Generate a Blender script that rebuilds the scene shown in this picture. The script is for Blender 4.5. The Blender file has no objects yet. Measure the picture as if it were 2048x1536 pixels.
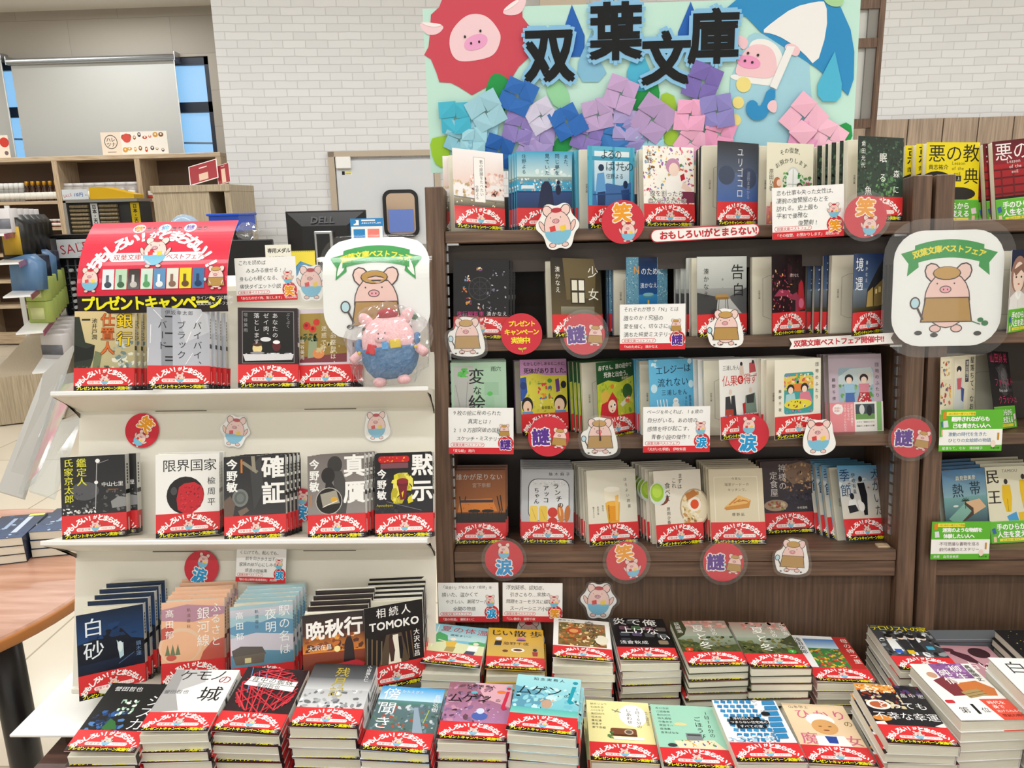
import bpy, math, random
from mathutils import Matrix, Vector
SC = bpy.context.scene
COL = SC.collection
R = math.radians

# ---------------------------------------------------------------- camera, world, light, exposure
FPX = 1538.0
yaw, pit, rol = R(2.24), R(13.16), R(1.32)
CF = Vector((-math.sin(yaw)*math.cos(pit), math.cos(yaw)*math.cos(pit), -math.sin(pit)))
cr0 = Vector((math.cos(yaw), math.sin(yaw), 0)); cu0 = cr0.cross(CF)
CR = cr0*math.cos(rol) - cu0*math.sin(rol)
CU = cu0*math.cos(rol) + cr0*math.sin(rol)
CP = Vector((0, 0, 1.5))
cam = bpy.data.cameras.new('camera'); camo = bpy.data.objects.new('camera', cam); COL.objects.link(camo)
cam.sensor_fit = 'HORIZONTAL'; cam.sensor_width = 36.0; cam.lens = 36.0*FPX/2048.0; cam.clip_start = 0.02
camo.matrix_world = Matrix(((CR.x, CU.x, -CF.x, CP.x), (CR.y, CU.y, -CF.y, CP.y), (CR.z, CU.z, -CF.z, CP.z), (0, 0, 0, 1)))
SC.camera = camo

w = bpy.data.worlds.new('world'); SC.world = w; w.use_nodes = True
bg = w.node_tree.nodes['Background']
bg.inputs[0].default_value = (0.28, 0.62, 1.0, 1); bg.inputs[1].default_value = 1.9

SC.view_settings.view_transform = 'Standard'; SC.view_settings.look = 'None'
SC.view_settings.gamma = 1.0; SC.view_settings.use_curve_mapping = False
SC.view_settings.exposure = -0.85

def area(name, x, y, z, sx, sy, power, rx=0.0, color=(0.96, 0.985, 1.0)):
    l = bpy.data.lights.new(name, 'AREA'); l.shape = 'RECTANGLE'; l.size = sx; l.size_y = sy; l.energy = power; l.color = color
    o = bpy.data.objects.new(name, l); COL.objects.link(o); o.location = (x, y, z); o.rotation_euler = (rx, 0, 0)
    return o
CEIL = 3.88
for ly, pw in ((-2.2, 44), (-0.2, 44), (1.9, 58), (4.2, 84)):
    for lx in (-4.2, -1.3, 1.6, 4.5):
        area('ceiling_tube_light', lx, ly, CEIL-0.06, 2.4, 0.12, pw)
for lx in (-7.5, -4.6):
    area('ceiling_tube_light', lx, 7.4, CEIL-0.06, 2.2, 0.12, 80)
area('ceiling_tube_light', -4.8, 9.0, CEIL-0.06, 1.6, 0.12, 40)
area('unseen_front_light', 0.3, -4.3, 2.0, 7.0, 2.6, 80, R(90), (0.95, 0.98, 1.0))  # unseen broad area light behind the camera; the front wall has no opening

def ray(px, py): return CF*FPX + CR*(px-1024.0) + CU*(768.0-py)
def at_y(px, py, y): d = ray(px, py); return CP + d*(y/d.y)
def at_z(px, py, z): d = ray(px, py); return CP + d*((z-CP.z)/d.z)
def at_plane(px, py, p0, n): d = ray(px, py); return CP + d*((p0-CP).dot(n)/d.dot(n))

# ---------------------------------------------------------------- materials
def lin(h):
    if len(h) == 3: h = ''.join(c*2 for c in h)
    v = [int(h[i:i+2], 16)/255 for i in (0, 2, 4)]
    return tuple(c/12.92 if c <= .04045 else ((c+.055)/1.055)**2.4 for c in v) + (1.0,)
MATS = {}
def mat(name, col='ccc', rough=.5, metal=0, coat=0, alpha=1, spec=.5, trans=0, vcol=False):
    if name in MATS: return MATS[name]
    m = bpy.data.materials.new(name); m.use_nodes = True; MATS[name] = m
    nt = m.node_tree; b = nt.nodes['Principled BSDF']
    b.inputs['Base Color'].default_value = lin(col); b.inputs['Roughness'].default_value = rough
    b.inputs['Metallic'].default_value = metal; b.inputs['Coat Weight'].default_value = coat; b.inputs['Coat Roughness'].default_value = .08
    b.inputs['Alpha'].default_value = alpha; b.inputs['Specular IOR Level'].default_value = spec
    b.inputs['Transmission Weight'].default_value = trans
    if vcol:
        a = nt.nodes.new('ShaderNodeVertexColor'); a.layer_name = 'ink'; nt.links.new(a.outputs['Color'], b.inputs['Base Color'])
    return m
def noise_mix(name, c1, c2, scale, stretch, rough=.5, c3=None, detail=4, bump=0, lo=.35, hi=.65, coat=0):
    m = mat(name, c1, rough, coat=coat); nt = m.node_tree; b = nt.nodes['Principled BSDF']
    tc = nt.nodes.new('ShaderNodeTexCoord'); mp = nt.nodes.new('ShaderNodeMapping'); mp.inputs['Scale'].default_value = stretch
    no = nt.nodes.new('ShaderNodeTexNoise'); no.inputs['Scale'].default_value = scale; no.inputs['Detail'].default_value = detail
    cr = nt.nodes.new('ShaderNodeValToRGB'); cr.color_ramp.elements[0].color = lin(c1); cr.color_ramp.elements[1].color = lin(c2)
    cr.color_ramp.elements[0].position = lo; cr.color_ramp.elements[1].position = hi
    if c3: e = cr.color_ramp.elements.new((lo+hi)/2); e.color = lin(c3)
    nt.links.new(tc.outputs['Object'], mp.inputs['Vector']); nt.links.new(mp.outputs['Vector'], no.inputs['Vector'])
    nt.links.new(no.outputs['Fac'], cr.inputs['Fac']); nt.links.new(cr.outputs['Color'], b.inputs['Base Color'])
    if bump:
        bp = nt.nodes.new('ShaderNodeBump'); bp.inputs['Strength'].default_value = bump; bp.inputs['Distance'].default_value = .002
        nt.links.new(no.outputs['Fac'], bp.inputs['Height']); nt.links.new(bp.outputs['Normal'], b.inputs['Normal'])
    return m
def brick_mat(name, c1, c2, mortar, sx, sz, msize, rough=.6, flip=False, bump=.25, offset=.5, smooth=.3):
    m = mat(name, c1, rough); nt = m.node_tree; b = nt.nodes['Principled BSDF']
    tc = nt.nodes.new('ShaderNodeTexCoord'); sp = nt.nodes.new('ShaderNodeSeparateXYZ'); cb = nt.nodes.new('ShaderNodeCombineXYZ')
    nt.links.new(tc.outputs['Object'], sp.inputs[0]); nt.links.new(sp.outputs['X'], cb.inputs['X']); nt.links.new(sp.outputs['Y' if flip else 'Z'], cb.inputs['Y'])
    nn = nt.nodes.new('ShaderNodeTexNoise'); nn.inputs['Scale'].default_value = 6.0
    nt.links.new(tc.outputs['Object'], nn.inputs['Vector'])
    va = nt.nodes.new('ShaderNodeVectorMath'); va.operation = 'SCALE'; va.inputs['Scale'].default_value = .012 if not flip else 0
    nt.links.new(nn.outputs['Color'], va.inputs[0])
    ad = nt.nodes.new('ShaderNodeVectorMath'); nt.links.new(cb.outputs[0], ad.inputs[0]); nt.links.new(va.outputs[0], ad.inputs[1])
    br = nt.nodes.new('ShaderNodeTexBrick'); br.offset = offset
    br.inputs['Color1'].default_value = lin(c1); br.inputs['Color2'].default_value = lin(c2); br.inputs['Mortar'].default_value = lin(mortar)
    br.inputs['Scale'].default_value = 1; br.inputs['Brick Width'].default_value = sx; br.inputs['Row Height'].default_value = sz
    br.inputs['Mortar Size'].default_value = msize; br.inputs['Mortar Smooth'].default_value = smooth
    nt.links.new(ad.outputs[0], br.inputs['Vector']); nt.links.new(br.outputs['Color'], b.inputs['Base Color'])
    if bump:
        bp = nt.nodes.new('ShaderNodeBump'); bp.inputs['Strength'].default_value = bump; bp.inputs['Distance'].default_value = .004; bp.invert = True
        nt.links.new(br.outputs['Fac'], bp.inputs['Height']); nt.links.new(bp.outputs['Normal'], b.inputs['Normal'])
    return m
M_PRINT = mat('printed_gloss', rough=.36, coat=.2, spec=.3, vcol=True)
M_MATTE = mat('printed_matte', rough=.62, spec=.2, vcol=True)
M_PAGE = noise_mix('page_edges', 'dcd8c6', 'f2eedd', 40, (1, 160, 1), .8, lo=.3, hi=.7)
M_WALNUT = noise_mix('walnut_vertical', '503d30', '7b604c', 16, (9, 9, .45), .42, '664e3e', lo=.3, hi=.7)
M_WALNUTH = noise_mix('walnut_horizontal', '503d30', '7b604c', 16, (.45, 9, 9), .42, '664e3e', lo=.3, hi=.7)
M_WALDARK = noise_mix('walnut_dark_panel', '40332d', '5a463d', 18, (9, 9, .4), .4, '4b3a33', lo=.3, hi=.7)
M_DARKBOARD = mat('dark_shelf_interior', '3b322e', .55)
M_OAK = noise_mix('light_oak', 'b39a7c', 'd1bb9d', 10, (9, 9, .5), .5, 'c4ab8c')
M_OAKH = noise_mix('light_oak_horizontal', 'b39a7c', 'd6c1a4', 10, (.5, 9, 9), .5, 'c6ae90')
M_OAKG = noise_mix('grey_oak', '9d8e78', 'b8a98f', 14, (9, 9, .4), .5, 'aa9b83')
M_WAINS = noise_mix('wainscot_wood', '8d7b6a', 'b09c87', 9, (9, 9, .35), .5, 'a08c79')
M_WHITECARD = mat('white_cardboard', 'e6e2d6', .5, spec=.4)
M_WHITE = mat('white_gloss', 'eeeeec', .25)
M_BLACK = mat('black_plastic', '17171a', .35)
M_GREY = mat('grey_plastic', '70767e', .4)
M_METAL = mat('brushed_metal', 'b9bbbd', .3, metal=.9)
def thin(name, f0, rough, tint='ffffff', haze=0.0):
    """clear sheet: transparent, with mirror-like glare that grows towards grazing angles"""
    m = bpy.data.materials.new(name); m.use_nodes = True; MATS[name] = m; nt = m.node_tree; nt.nodes.clear()
    out = nt.nodes.new('ShaderNodeOutputMaterial'); mx = nt.nodes.new('ShaderNodeMixShader'); tr = nt.nodes.new('ShaderNodeBsdfTransparent'); gl = nt.nodes.new('ShaderNodeBsdfGlossy')
    fr = nt.nodes.new('ShaderNodeLayerWeight'); pw = nt.nodes.new('ShaderNodeMath'); pw.operation = 'POWER'; pw.inputs[1].default_value = 4.0
    ma = nt.nodes.new('ShaderNodeMath'); ma.operation = 'MULTIPLY_ADD'; ma.inputs[1].default_value = .7; ma.inputs[2].default_value = f0
    tr.inputs['Color'].default_value = lin(tint); gl.inputs['Roughness'].default_value = rough
    nt.links.new(fr.outputs['Facing'], pw.inputs[0]); nt.links.new(pw.outputs[0], ma.inputs[0]); nt.links.new(ma.outputs[0], mx.inputs['Fac']); nt.links.new(tr.outputs[0], mx.inputs[1]); nt.links.new(gl.outputs[0], mx.inputs[2])
    last = mx
    if haze:
        df = nt.nodes.new('ShaderNodeBsdfDiffuse'); m2 = nt.nodes.new('ShaderNodeMixShader'); m2.inputs['Fac'].default_value = haze; nt.links.new(mx.outputs[0], m2.inputs[1]); nt.links.new(df.outputs[0], m2.inputs[2]); last = m2
    nt.links.new(last.outputs[0], out.inputs[0]); return m
M_FILM = thin('laminate_film', .022, .04, 'ffffff', .028)
M_CLEAR = thin('clear_acrylic', .03, .06, 'f2f6f8', .12)
M_BAG = thin('crinkled_clear_plastic', .07, .07, 'ffffff', .05)

# ---------------------------------------------------------------- object helpers
def link(o, parent=None):
    COL.objects.link(o)
    if parent is not None: o.parent = parent
    return o
def tag(o, label=None, cat=None, group=None, kind=None):
    if label: o['label'] = label
    if cat: o['category'] = cat
    if group: o['group'] = group
    if kind: o['kind'] = kind
    return o
def empty(name, loc=(0, 0, 0), label=None, cat=None, group=None, rot=None):
    o = bpy.data.objects.new(name, None); o.empty_display_size = .02; link(o); o.location = loc
    if rot: o.rotation_euler = rot
    return tag(o, label, cat, group)
class MB:
    """collects shapes, then becomes one mesh object"""
    def __init__(s): s.v = []; s.f = []
    def add(s, vs, fs):
        n = len(s.v); s.v += [tuple(q) for q in vs]; s.f += [tuple(i+n for i in f) for f in fs]; return s
    def box(s, x0, x1, y0, y1, z0, z1, b=0.0):
        if b <= 0:
            return s.add([(x0, y0, z0), (x1, y0, z0), (x1, y1, z0), (x0, y1, z0), (x0, y0, z1), (x1, y0, z1), (x1, y1, z1), (x0, y1, z1)],
                         [(0, 3, 2, 1), (4, 5, 6, 7), (0, 1, 5, 4), (1, 2, 6, 5), (2, 3, 7, 6), (3, 0, 4, 7)])
        c = [(x0+b, y0), (x1-b, y0), (x1, y0+b), (x1, y1-b), (x1-b, y1), (x0+b, y1), (x0, y1-b), (x0, y0+b)]
        i = [(x0+b, y0+b), (x1-b, y0+b), (x1-b, y0+b), (x1-b, y1-b), (x1-b, y1-b), (x0+b, y1-b), (x0+b, y1-b), (x0+b, y0+b)]
        vs = [(*p, z0) for p in i] + [(*p, z0+b) for p in c] + [(*p, z1-b) for p in c] + [(*p, z1) for p in i]
        fs = [(0, 7, 6, 5, 4, 3, 2, 1), tuple(24+k for k in range(8))]
        for l in range(3):
            for k in range(8): fs.append((l*8+k, l*8+(k+1) % 8, (l+1)*8+(k+1) % 8, (l+1)*8+k))
        return s.add(vs, fs)
    def prism(s, pts, a0, a1, axis='x'):
        """pts: 2D outline; axis x -> (y,z), y -> (x,z), z -> (x,y)"""
        n = len(pts)
        mk = {'x': lambda p, a: (a, p[0], p[1]), 'y': lambda p, a: (p[0], a, p[1]), 'z': lambda p, a: (p[0], p[1], a)}[axis]
        vs = [mk(p, a0) for p in pts] + [mk(p, a1) for p in pts]
        return s.add(vs, [tuple(range(n))[::-1], tuple(range(n, 2*n))] + [(k, (k+1) % n, n+(k+1) % n, n+k) for k in range(n)])
    def lathe(s, prof, cx=0, cy=0, n=20):
        vs = []; fs = []
        for r, z in prof:
            for k in range(n): a = 2*math.pi*k/n; vs.append((cx+r*math.cos(a), cy+r*math.sin(a), z))
        for l in range(len(prof)-1):
            for k in range(n): fs.append((l*n+k, l*n+(k+1) % n, (l+1)*n+(k+1) % n, (l+1)*n+k))
        fs.append(tuple(range(n))[::-1]); fs.append(tuple((len(prof)-1)*n+k for k in range(n)))
        return s.add(vs, fs)
    def tube(s, pts, r, n=8):
        pts = [Vector(p) for p in pts]; vs = []; fs = []
        for i, p in enumerate(pts):
            d = (pts[min(i+1, len(pts)-1)] - pts[max(i-1, 0)]).normalized()
            a = d.cross(Vector((0, 0, 1)) if abs(d.z) < .9 else Vector((1, 0, 0))).normalized(); b = d.cross(a)
            for k in range(n): t = 2*math.pi*k/n; vs.append(p + a*r*math.cos(t) + b*r*math.sin(t))
        for i in range(len(pts)-1):
            for k in range(n): fs.append((i*n+k, i*n+(k+1) % n, (i+1)*n+(k+1) % n, (i+1)*n+k))
        fs.append(tuple(range(n))); fs.append(tuple((len(pts)-1)*n+k for k in range(n)))
        return s.add(vs, fs)
    def ball(s, c, rx, ry, rz, n=16, m=10):
        vs = [(c[0], c[1], c[2]-rz)]; fs = []
        for i in range(1, m):
            t = math.pi*i/m
            for k in range(n): a = 2*math.pi*k/n; vs.append((c[0]+rx*math.sin(t)*math.cos(a), c[1]+ry*math.sin(t)*math.sin(a), c[2]-rz*math.cos(t)))
        vs.append((c[0], c[1], c[2]+rz)); T = len(vs)-1
        for k in range(n):
            fs.append((0, 1+(k+1) % n, 1+k)); fs.append((T, T-n+k, T-n+(k+1) % n))
            for i in range(m-2): a = 1+i*n; fs.append((a+k, a+(k+1) % n, a+n+(k+1) % n, a+n+k))
        return s.add(vs, fs)
    def build(s, name, material, parent=None, smooth=False):
        me = bpy.data.meshes.new(name); me.from_pydata(s.v, [], s.f); me.update()
        me.materials.append(material)
        if smooth:
            me.polygons.foreach_set('use_smooth', [True]*len(me.polygons))
        return link(bpy.data.objects.new(name, me), parent)
def struct(name, mb, m, **k):
    o = mb.build(name, m, **k); o['kind'] = 'structure'; return o

# ---------------------------------------------------------------- flat printed artwork (drawn as inked shapes on paper)
GLY = {}
def glyph(ch, off):
    key = (ch, off)
    if key not in GLY:
        c = bpy.data.curves.new('g', 'FONT'); c.body = ch; c.resolution_u = 2; c.offset = off
        o = bpy.data.objects.new('g', c); m = bpy.data.meshes.new_from_object(o)
        v = [(q.co.x, q.co.y) for q in m.vertices]; f = [tuple(p.vertices) for p in m.polygons]
        adv = 1.0
        if ord(ch) < 0x2000: adv = (max(q[0] for q in v)+.07) if v else .3
        GLY[key] = (v, f, adv)
        bpy.data.objects.remove(o); bpy.data.curves.remove(c); bpy.data.meshes.remove(m)
    return GLY[key]
class Art:
    """ink shapes; units: x right, y down; layer order = drawing order"""
    DK = 2.4e-5
    def __init__(s, sc=.00106, x0=-.053, z0=.149, y=-.0004):
        s.v = []; s.f = []; s.c = []; s.sc, s.x0, s.z0, s.yb = sc, x0, z0, y; s.k = 0
    def _P(s, x, y): return (s.x0 + x*s.sc, s.yb - s.k*s.DK, s.z0 - y*s.sc)
    def face(s, pts, cols):
        n = len(s.v); s.v += [s._P(*p) for p in pts]; s.f.append(tuple(range(n, n+len(pts)))); s.c += cols if isinstance(cols, list) else [cols]*len(pts)
    def poly(s, pts, col):
        if len(pts) and not isinstance(pts[0], (tuple, list)): pts = list(zip(pts[::2], pts[1::2]))
        s.k += 1; s.face(pts, lin(col))
    def rect(s, x0, y0, x1, y1, col, col2=None):
        s.k += 1; a = lin(col); b = lin(col2) if col2 else a
        s.face([(x0, y0), (x0, y1), (x1, y1), (x1, y0)], [a, b, b, a])
    def ell(s, cx, cy, rx, ry, col, rot=0, n=20, a0=0, a1=360):
        s.k += 1; c, q = math.cos(R(rot)), math.sin(R(rot)); P = []
        for i in range(n + (0 if a1-a0 == 360 else 1)):
            t = R(a0 + (a1-a0)*i/n); x, y = rx*math.cos(t), -ry*math.sin(t); P.append((cx+x*c-y*q, cy+x*q+y*c))
        s.face(P, lin(col))
    def line(s, x0, y0, x1, y1, w, col):
        d = math.hypot(x1-x0, y1-y0) or 1; nx, ny = -(y1-y0)/d*w/2, (x1-x0)/d*w/2
        s.k += 1; s.face([(x0+nx, y0+ny), (x1+nx, y1+ny), (x1-nx, y1-ny), (x0-nx, y0-ny)], lin(col))
    def dabs(s, n, x0, y0, x1, y1, a, b, cols, seed=1, asp=.6):
        rn = random.Random(seed); cols = cols.split(); k0 = s.k
        for i in range(n):
            s.k = k0+1+(i % 5); cx, cy, r = rn.uniform(x0, x1), rn.uniform(y0, y1), rn.uniform(a, b); t0 = rn.uniform(0, 6.28); c = lin(rn.choice(cols))
            m = rn.choice((5, 6, 7)); th = rn.uniform(0, 3.14); P = []
            for j in range(m):
                t = t0+6.2832*j/m; rr = r*rn.uniform(.65, 1); u, v = rr*math.cos(t), rr*asp*math.sin(t)
                P.append((min(max(cx+u*math.cos(th)-v*math.sin(th), x0), x1), min(max(cy+u*math.sin(th)+v*math.cos(th), y0), y1)))
            s.face(P, c)
        s.k = k0+5
    def glyph(s, ch, cx, cy, size, col, rot=0, b=0, sx=1, skew=0):
        """one character with its em box centred on cx, cy"""
        if ch in ' \u3000': return
        v, f, adv = glyph(ch, 0); c, q = math.cos(R(rot)), math.sin(R(rot)); cc = lin(col)
        w2 = adv/2 if adv < .95 else .5
        if b <= 0: D = ((0, 0),)
        elif b < .03: D = ((-b, 0), (b, 0))
        elif b < .085: D = [(0, 0)]+[(i*b*.75, j*b*.75) for i in (-1, 1) for j in (-1, 1)]
        else: D = [(0, 0)]+[(b*math.cos(i*.785), b*math.sin(i*.785)) for i in range(8)]
        kk = s.k
        for ox, oy in D:
            n = len(s.v); s.k += .42
            for x, y in v:
                u, t = (x-w2+ox)*size*sx, -(y-.38+oy)*size; u -= t*skew
                s.v.append(s._P(cx+u*c-t*q, cy+u*q+t*c))
            for p in f: s.f.append(tuple(i+n for i in p)); s.c += [cc]*len(p)
        s.k = kk
    def T(s, txt, x, y, size, col, b=0, o=None, ow=.07, sp=1.0, slope=0, sx=1, rot=0, skew=0):
        """horizontal text, x,y = left end and centre line"""
        for pas in ((o, b+ow),) if o else ():
            s.k += 1; s._run(txt, x, y, size, pas[0], pas[1], sp, slope, sx, rot, skew); s.k += 3.8
        s.k += 1; s._run(txt, x, y, size, col, b, sp, slope, sx, rot, skew); s.k += 0 if b <= 0 else (.9 if b < .03 else 2.1)
    def _run(s, txt, x, y, size, col, b, sp, slope, sx, rot, skew):
        for ch in txt:
            adv = glyph(ch, 0)[2] if ch not in ' \u3000' else (.35 if ch == ' ' else 1)
            s.glyph(ch, x+adv*size*sx/2, y, size, col, rot, b, sx, skew); x += adv*size*sp*sx; y += slope*adv*size
    def V(s, txt, x, y, size, col, b=0, o=None, ow=.07, sp=1.0, dx=0):
        """vertical text, x = column centre, y = top"""
        for c2, b2 in (((o, b+ow),) if o else ()) + ((col, b),):
            s.k += 1; yy = y; xx = x
            for ch in txt:
                r = 90 if ch in 'ー…-「」' else 0
                ox, oy = (.55*size, -.55*size) if ch in '、。' else ((.1*size, -.1*size) if ch in 'ッャュョっゃゅょァィ' else (0, 0))
                s.glyph(ch, xx+ox, yy+size/2+oy, size, c2, r, b2); yy += size*sp*(.5 if ch == ' ' else 1); xx += dx
            s.k += 0 if b2 <= 0 else (.9 if b2 < .03 else (2.1 if b2 < .085 else 3.8))
    def arc(s, txt, cx, cy, rad, a0, a1, size, col, b=0, small=''):
        s.k += 1; n = len(txt)
        for i, ch in enumerate(txt):
            a = a0+(a1-a0)*i/(n-1)
            s.glyph(ch, cx+rad*math.sin(R(a)), cy-rad*math.cos(R(a)), size*(.62 if ch in small else 1), col, a, b)
        s.k += 2.1
    def rrect(s, x0, y0, x1, y1, r, col):
        s.k += 1; P = []
        for cx, cy, a in ((x1-r, y0+r, -90), (x1-r, y1-r, 0), (x0+r, y1-r, 90), (x0+r, y0+r, 180)):
            for j in range(6): t = R(a+18*j); P.append((cx+r*math.cos(t), cy+r*math.sin(t)))
        s.face(P, lin(col))
    def solid(s, x0, x1, y0, y1, z0, z1, col):
        """real box in metres, same mesh"""
        n = len(s.v); cc = lin(col)
        s.v += [(x0, y0, z0), (x1, y0, z0), (x1, y1, z0), (x0, y1, z0), (x0, y0, z1), (x1, y0, z1), (x1, y1, z1), (x0, y1, z1)]
        for f in [(0, 3, 2, 1), (4, 5, 6, 7), (0, 1, 5, 4), (1, 2, 6, 5), (2, 3, 7, 6), (3, 0, 4, 7)]: s.f.append(tuple(i+n for i in f)); s.c += [cc]*4
    def slab(s, pts, th, col):
        """paper-thick plate behind the ink, outline in art units"""
        n = len(pts); m = len(s.v); cc = lin(col)
        s.v += [(s.x0+x*s.sc, s.yb, s.z0-y*s.sc) for x, y in pts] + [(s.x0+x*s.sc, s.yb+th, s.z0-y*s.sc) for x, y in pts]
        fs = [tuple(range(n)), tuple(range(n, 2*n))[::-1]] + [(k, (k+1) % n, n+(k+1) % n, n+k) for k in range(n)]
        for f in fs: s.f.append(tuple(i+m for i in f)); s.c += [cc]*len(f)
    def mesh(s, name, material, off=None, bend=None):
        vs = s.v
        if off: vs = [(x+off[0], y+off[1], z+off[2]) for x, y, z in vs]
        if bend: vs = [bend(*p) for p in vs]
        me = bpy.data.meshes.new(name); me.from_pydata(vs, [], s.f); me.materials.append(material)
        a = me.color_attributes.new('ink', 'FLOAT_COLOR', 'CORNER'); buf = []
        for c in s.c: buf += c
        a.data.foreach_set('color', buf); me.update(); return me
    def build(s, name, material, parent=None, **k):
        return link(bpy.data.objects.new(name, s.mesh(name, material, **k)), parent)
def circ(cx, cy, rx, ry, n=36): return [(cx+rx*math.cos(-2*math.pi*i/n), cy+ry*math.sin(-2*math.pi*i/n)) for i in range(n)]
# ---------------------------------------------------------------- paperbacks
BW, BH, SC1 = .106, .149, .00106
def pig(a, x, y, s, kind='b', rot=0):
    """plain pink pig drawing, s = height in art units"""
    c, q = math.cos(R(rot)), math.sin(R(rot))
    def P(u, v): return (x+(u*c-v*q)*s, y+(u*q+v*c)*s)
    def E(u, v, ru, rv, col, r=0, n=14): p = P(u, v); a.ell(p[0], p[1], ru*s, rv*s, col, rot+r, n)
    cloth = {'b': '7cc0de', 't': 'b8914e', 's': '7cc0de'}[kind]; ol = '4a3c3c'
    for e in (-1, 1): E(e*.21, -.37, .12, .15, ol, e*30, 10); E(e*.21, -.37, .10, .13, 'f3d3cc', e*30, 10)
    for e in (-1, 1): E(e*.15, .43, .085, .06, ol); E(e*.15, .43, .07, .045, 'f0c9c2')
    if kind == 'b':
        E(-.36, -.02, .06, .15, ol, -25); E(-.36, -.02, .045, .135, 'f0c9c2', -25); E(.36, .0, .06, .15, ol, 25); E(.36, .0, .045, .135, 'f0c9c2', 25)
    E(0, .02, .325, .405, ol, 0, 20); E(0, .02, .31, .39, 'f3cfc8', 0, 20)
    if kind == 't':
        P1 = [P(*p) for p in ((-.31, -.02), (.31, -.02), (.37, .34), (-.37, .34))]; a.poly(P1, ol)
        a.poly([P(*p) for p in ((-.295, -.005), (.295, -.005), (.35, .325), (-.35, .325))], cloth)
        E(-.02, -.36, .2, .1, ol); E(-.02, -.365, .185, .088, 'c59b52'); a.line(*P(-.42, .12), *P(-.33, .3), .03*s, ol); E(-.45, .06, .075, .09, ol); E(-.45, .06, .055, .07, 'bfe3ef')
    else:
        a.k += 1; a.ell(*P(0, .1), .315*s, .315*s, cloth, rot, 20, 180, 360)
        a.rect(0, 0, 0, 0, cloth)
        for u, cc in ((-.12, 'd8413c'), (.13, 'f0cf3c')): a.poly([P(u-.075, -.0), P(u+.06, -.03), P(u+.075, .1), P(u-.06, .12)], cc)
        E(0, -.38, .13, .06, 'b8303c')
    E(-.03, -.13, .085, .055, ol); E(-.03, -.13, .072, .043, 'eeaab4')
    for e in (-1, 1): E(-.03+e*.028, -.13, .01, .014, ol, 0, 6); E(-.03+e*.12, -.215, .012, .014, ol, 0, 6)

def draw(a, ops):
    f = {'r': a.rect, 'p': a.poly, 'e': a.ell, 'l': a.line, 'n': a.dabs, 'T': a.T, 'V': a.V, 'a': a.arc, 'R': a.rrect}
    for o in ops:
        if isinstance(o[-1], dict): f[o[0]](*o[1:-1], **o[-1])
        else: f[o[0]](*o[1:])
def band_art(a, kind):
    """paper belt around the foot of the cover; y 0..40"""
    if kind == 'red':
        a.rect(0, 0, 100, 31.5, 'd93236'); a.rect(0, 31.5, 100, 40, '1d1518')
        a.arc('おもしろい!がとまらない!', 51, 57, 51.5, -57, 57, 10.8, 'ffffff', .055, 'が')
        a.rrect(22, 22.5, 82, 28.6, 3, 'fff4f2'); a.T('双葉文庫', 24, 25.6, 4.9, 'c03840', .01); a.T('ベストフェア', 60, 25.6, 4.3, 'c03840', .01, sp=.8)
        pig(a, 51, 21, 19, 'b')
        a.T('プレゼントキャンペーン実施中!', 4, 35.9, 6.6, 'f6ee1e', .032, sp=.94)
        a.T('詳細は', 89, 34.6, 2.8, 'eeeeee'); a.T('裏面へ', 89, 37.8, 2.8, 'eeeeee')
    elif kind == 'green':
        a.rect(0, 0, 100, 40, '63b83a'); a.rect(0, 0, 100, 1, '8fd060')
        a.T('手のひらから', 12, 11, 12.5, 'ffffff', .03, sp=.95); a.T('人生を変える', 12, 24.5, 12.5, 'ffffff', .03, sp=.95)
        a.rect(16, 32, 82, 37, 'f2e24a'); a.T('はじめの一冊フェア', 22, 34.5, 4.2, '3f6a22')
        a.poly([2, 14, 9, 12, 11, 22, 4, 24], '3f67a8'); a.poly([86, 16, 95, 14, 97, 24, 88, 26], 'f0d8e0'); a.rect(4, 28, 10, 38, 'eec9a6'); a.rect(88, 28, 94, 38, 'eec9a6')
    elif kind == 'pink':
        a.rect(0, 0, 100, 56, 'e98f98'); a.rect(46, 0, 100, 56, 'f1efe9'); a.rect(88, 0, 97, 54, '8dc27c')
        a.ell(15, 12, 10, 9.5, 'f7f2ee'); a.T('待望の', 8, 10, 4.6, 'd8707c'); a.T('続編!', 8, 15, 4.6, 'd8707c')
        for i, t in enumerate(('近所以外の隣客と', 'こんなふうに', 'つながっていられたら', '保養理!')): a.V(t, 41-i*6.5, 3, 5, 'fffdfa')
        a.rect(48, 4, 84, 32, '47505a'); a.rect(48, 22, 84, 32, '6d9a58'); a.ell(60, 14, 5, 9, 'd5d8d8'); a.ell(74, 16, 5, 10, '2a2d33'); a.T('ドラマ「団地のふたり」', 50, 37, 3.2, '333333')
        a.T('続編がこの春から文庫', 49, 44, 3.4, '333333')

C = {}   # cover drawings:  key -> (short description, spine colour, band, ink operations)
def cov(k, desc, sp, band, *ops): C[k] = (desc, sp, band, ops)
G1 = '34343a'
cov('kimi', 'pale pink cherry blossom paperback', 'f4f0ee', 'red', ('r', 0, 0, 100, 60, 'f3eff0', 'ecd3cc'), ('n', 90, 30, 38, 100, 80, 3, 8, 'e9b9b0 f3d7cf d9a79b f7e8e2', 3), ('n', 40, 0, 55, 60, 90, 2, 6, 'cdb58f b7a27c e6d2b4', 4),
    ('r', 0, 86, 100, 101, 'a69c84', '4c4a44'), ('l', 0, 84, 100, 90, 2, '7b7a74'), ('n', 18, 3, 88, 95, 99, 1, 3, 'efe6cf 6a6a5c', 6), ('r', 40, 12, 62, 92, '9a8b88'), ('r', 40.5, 12.5, 61.5, 91.5, 'f5f2ef'), ('V', '君の膵臓をたべたい', 55, 16, 7.2, G1), ('V', '住野よる', 45.5, 62, 6.4, G1))
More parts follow.
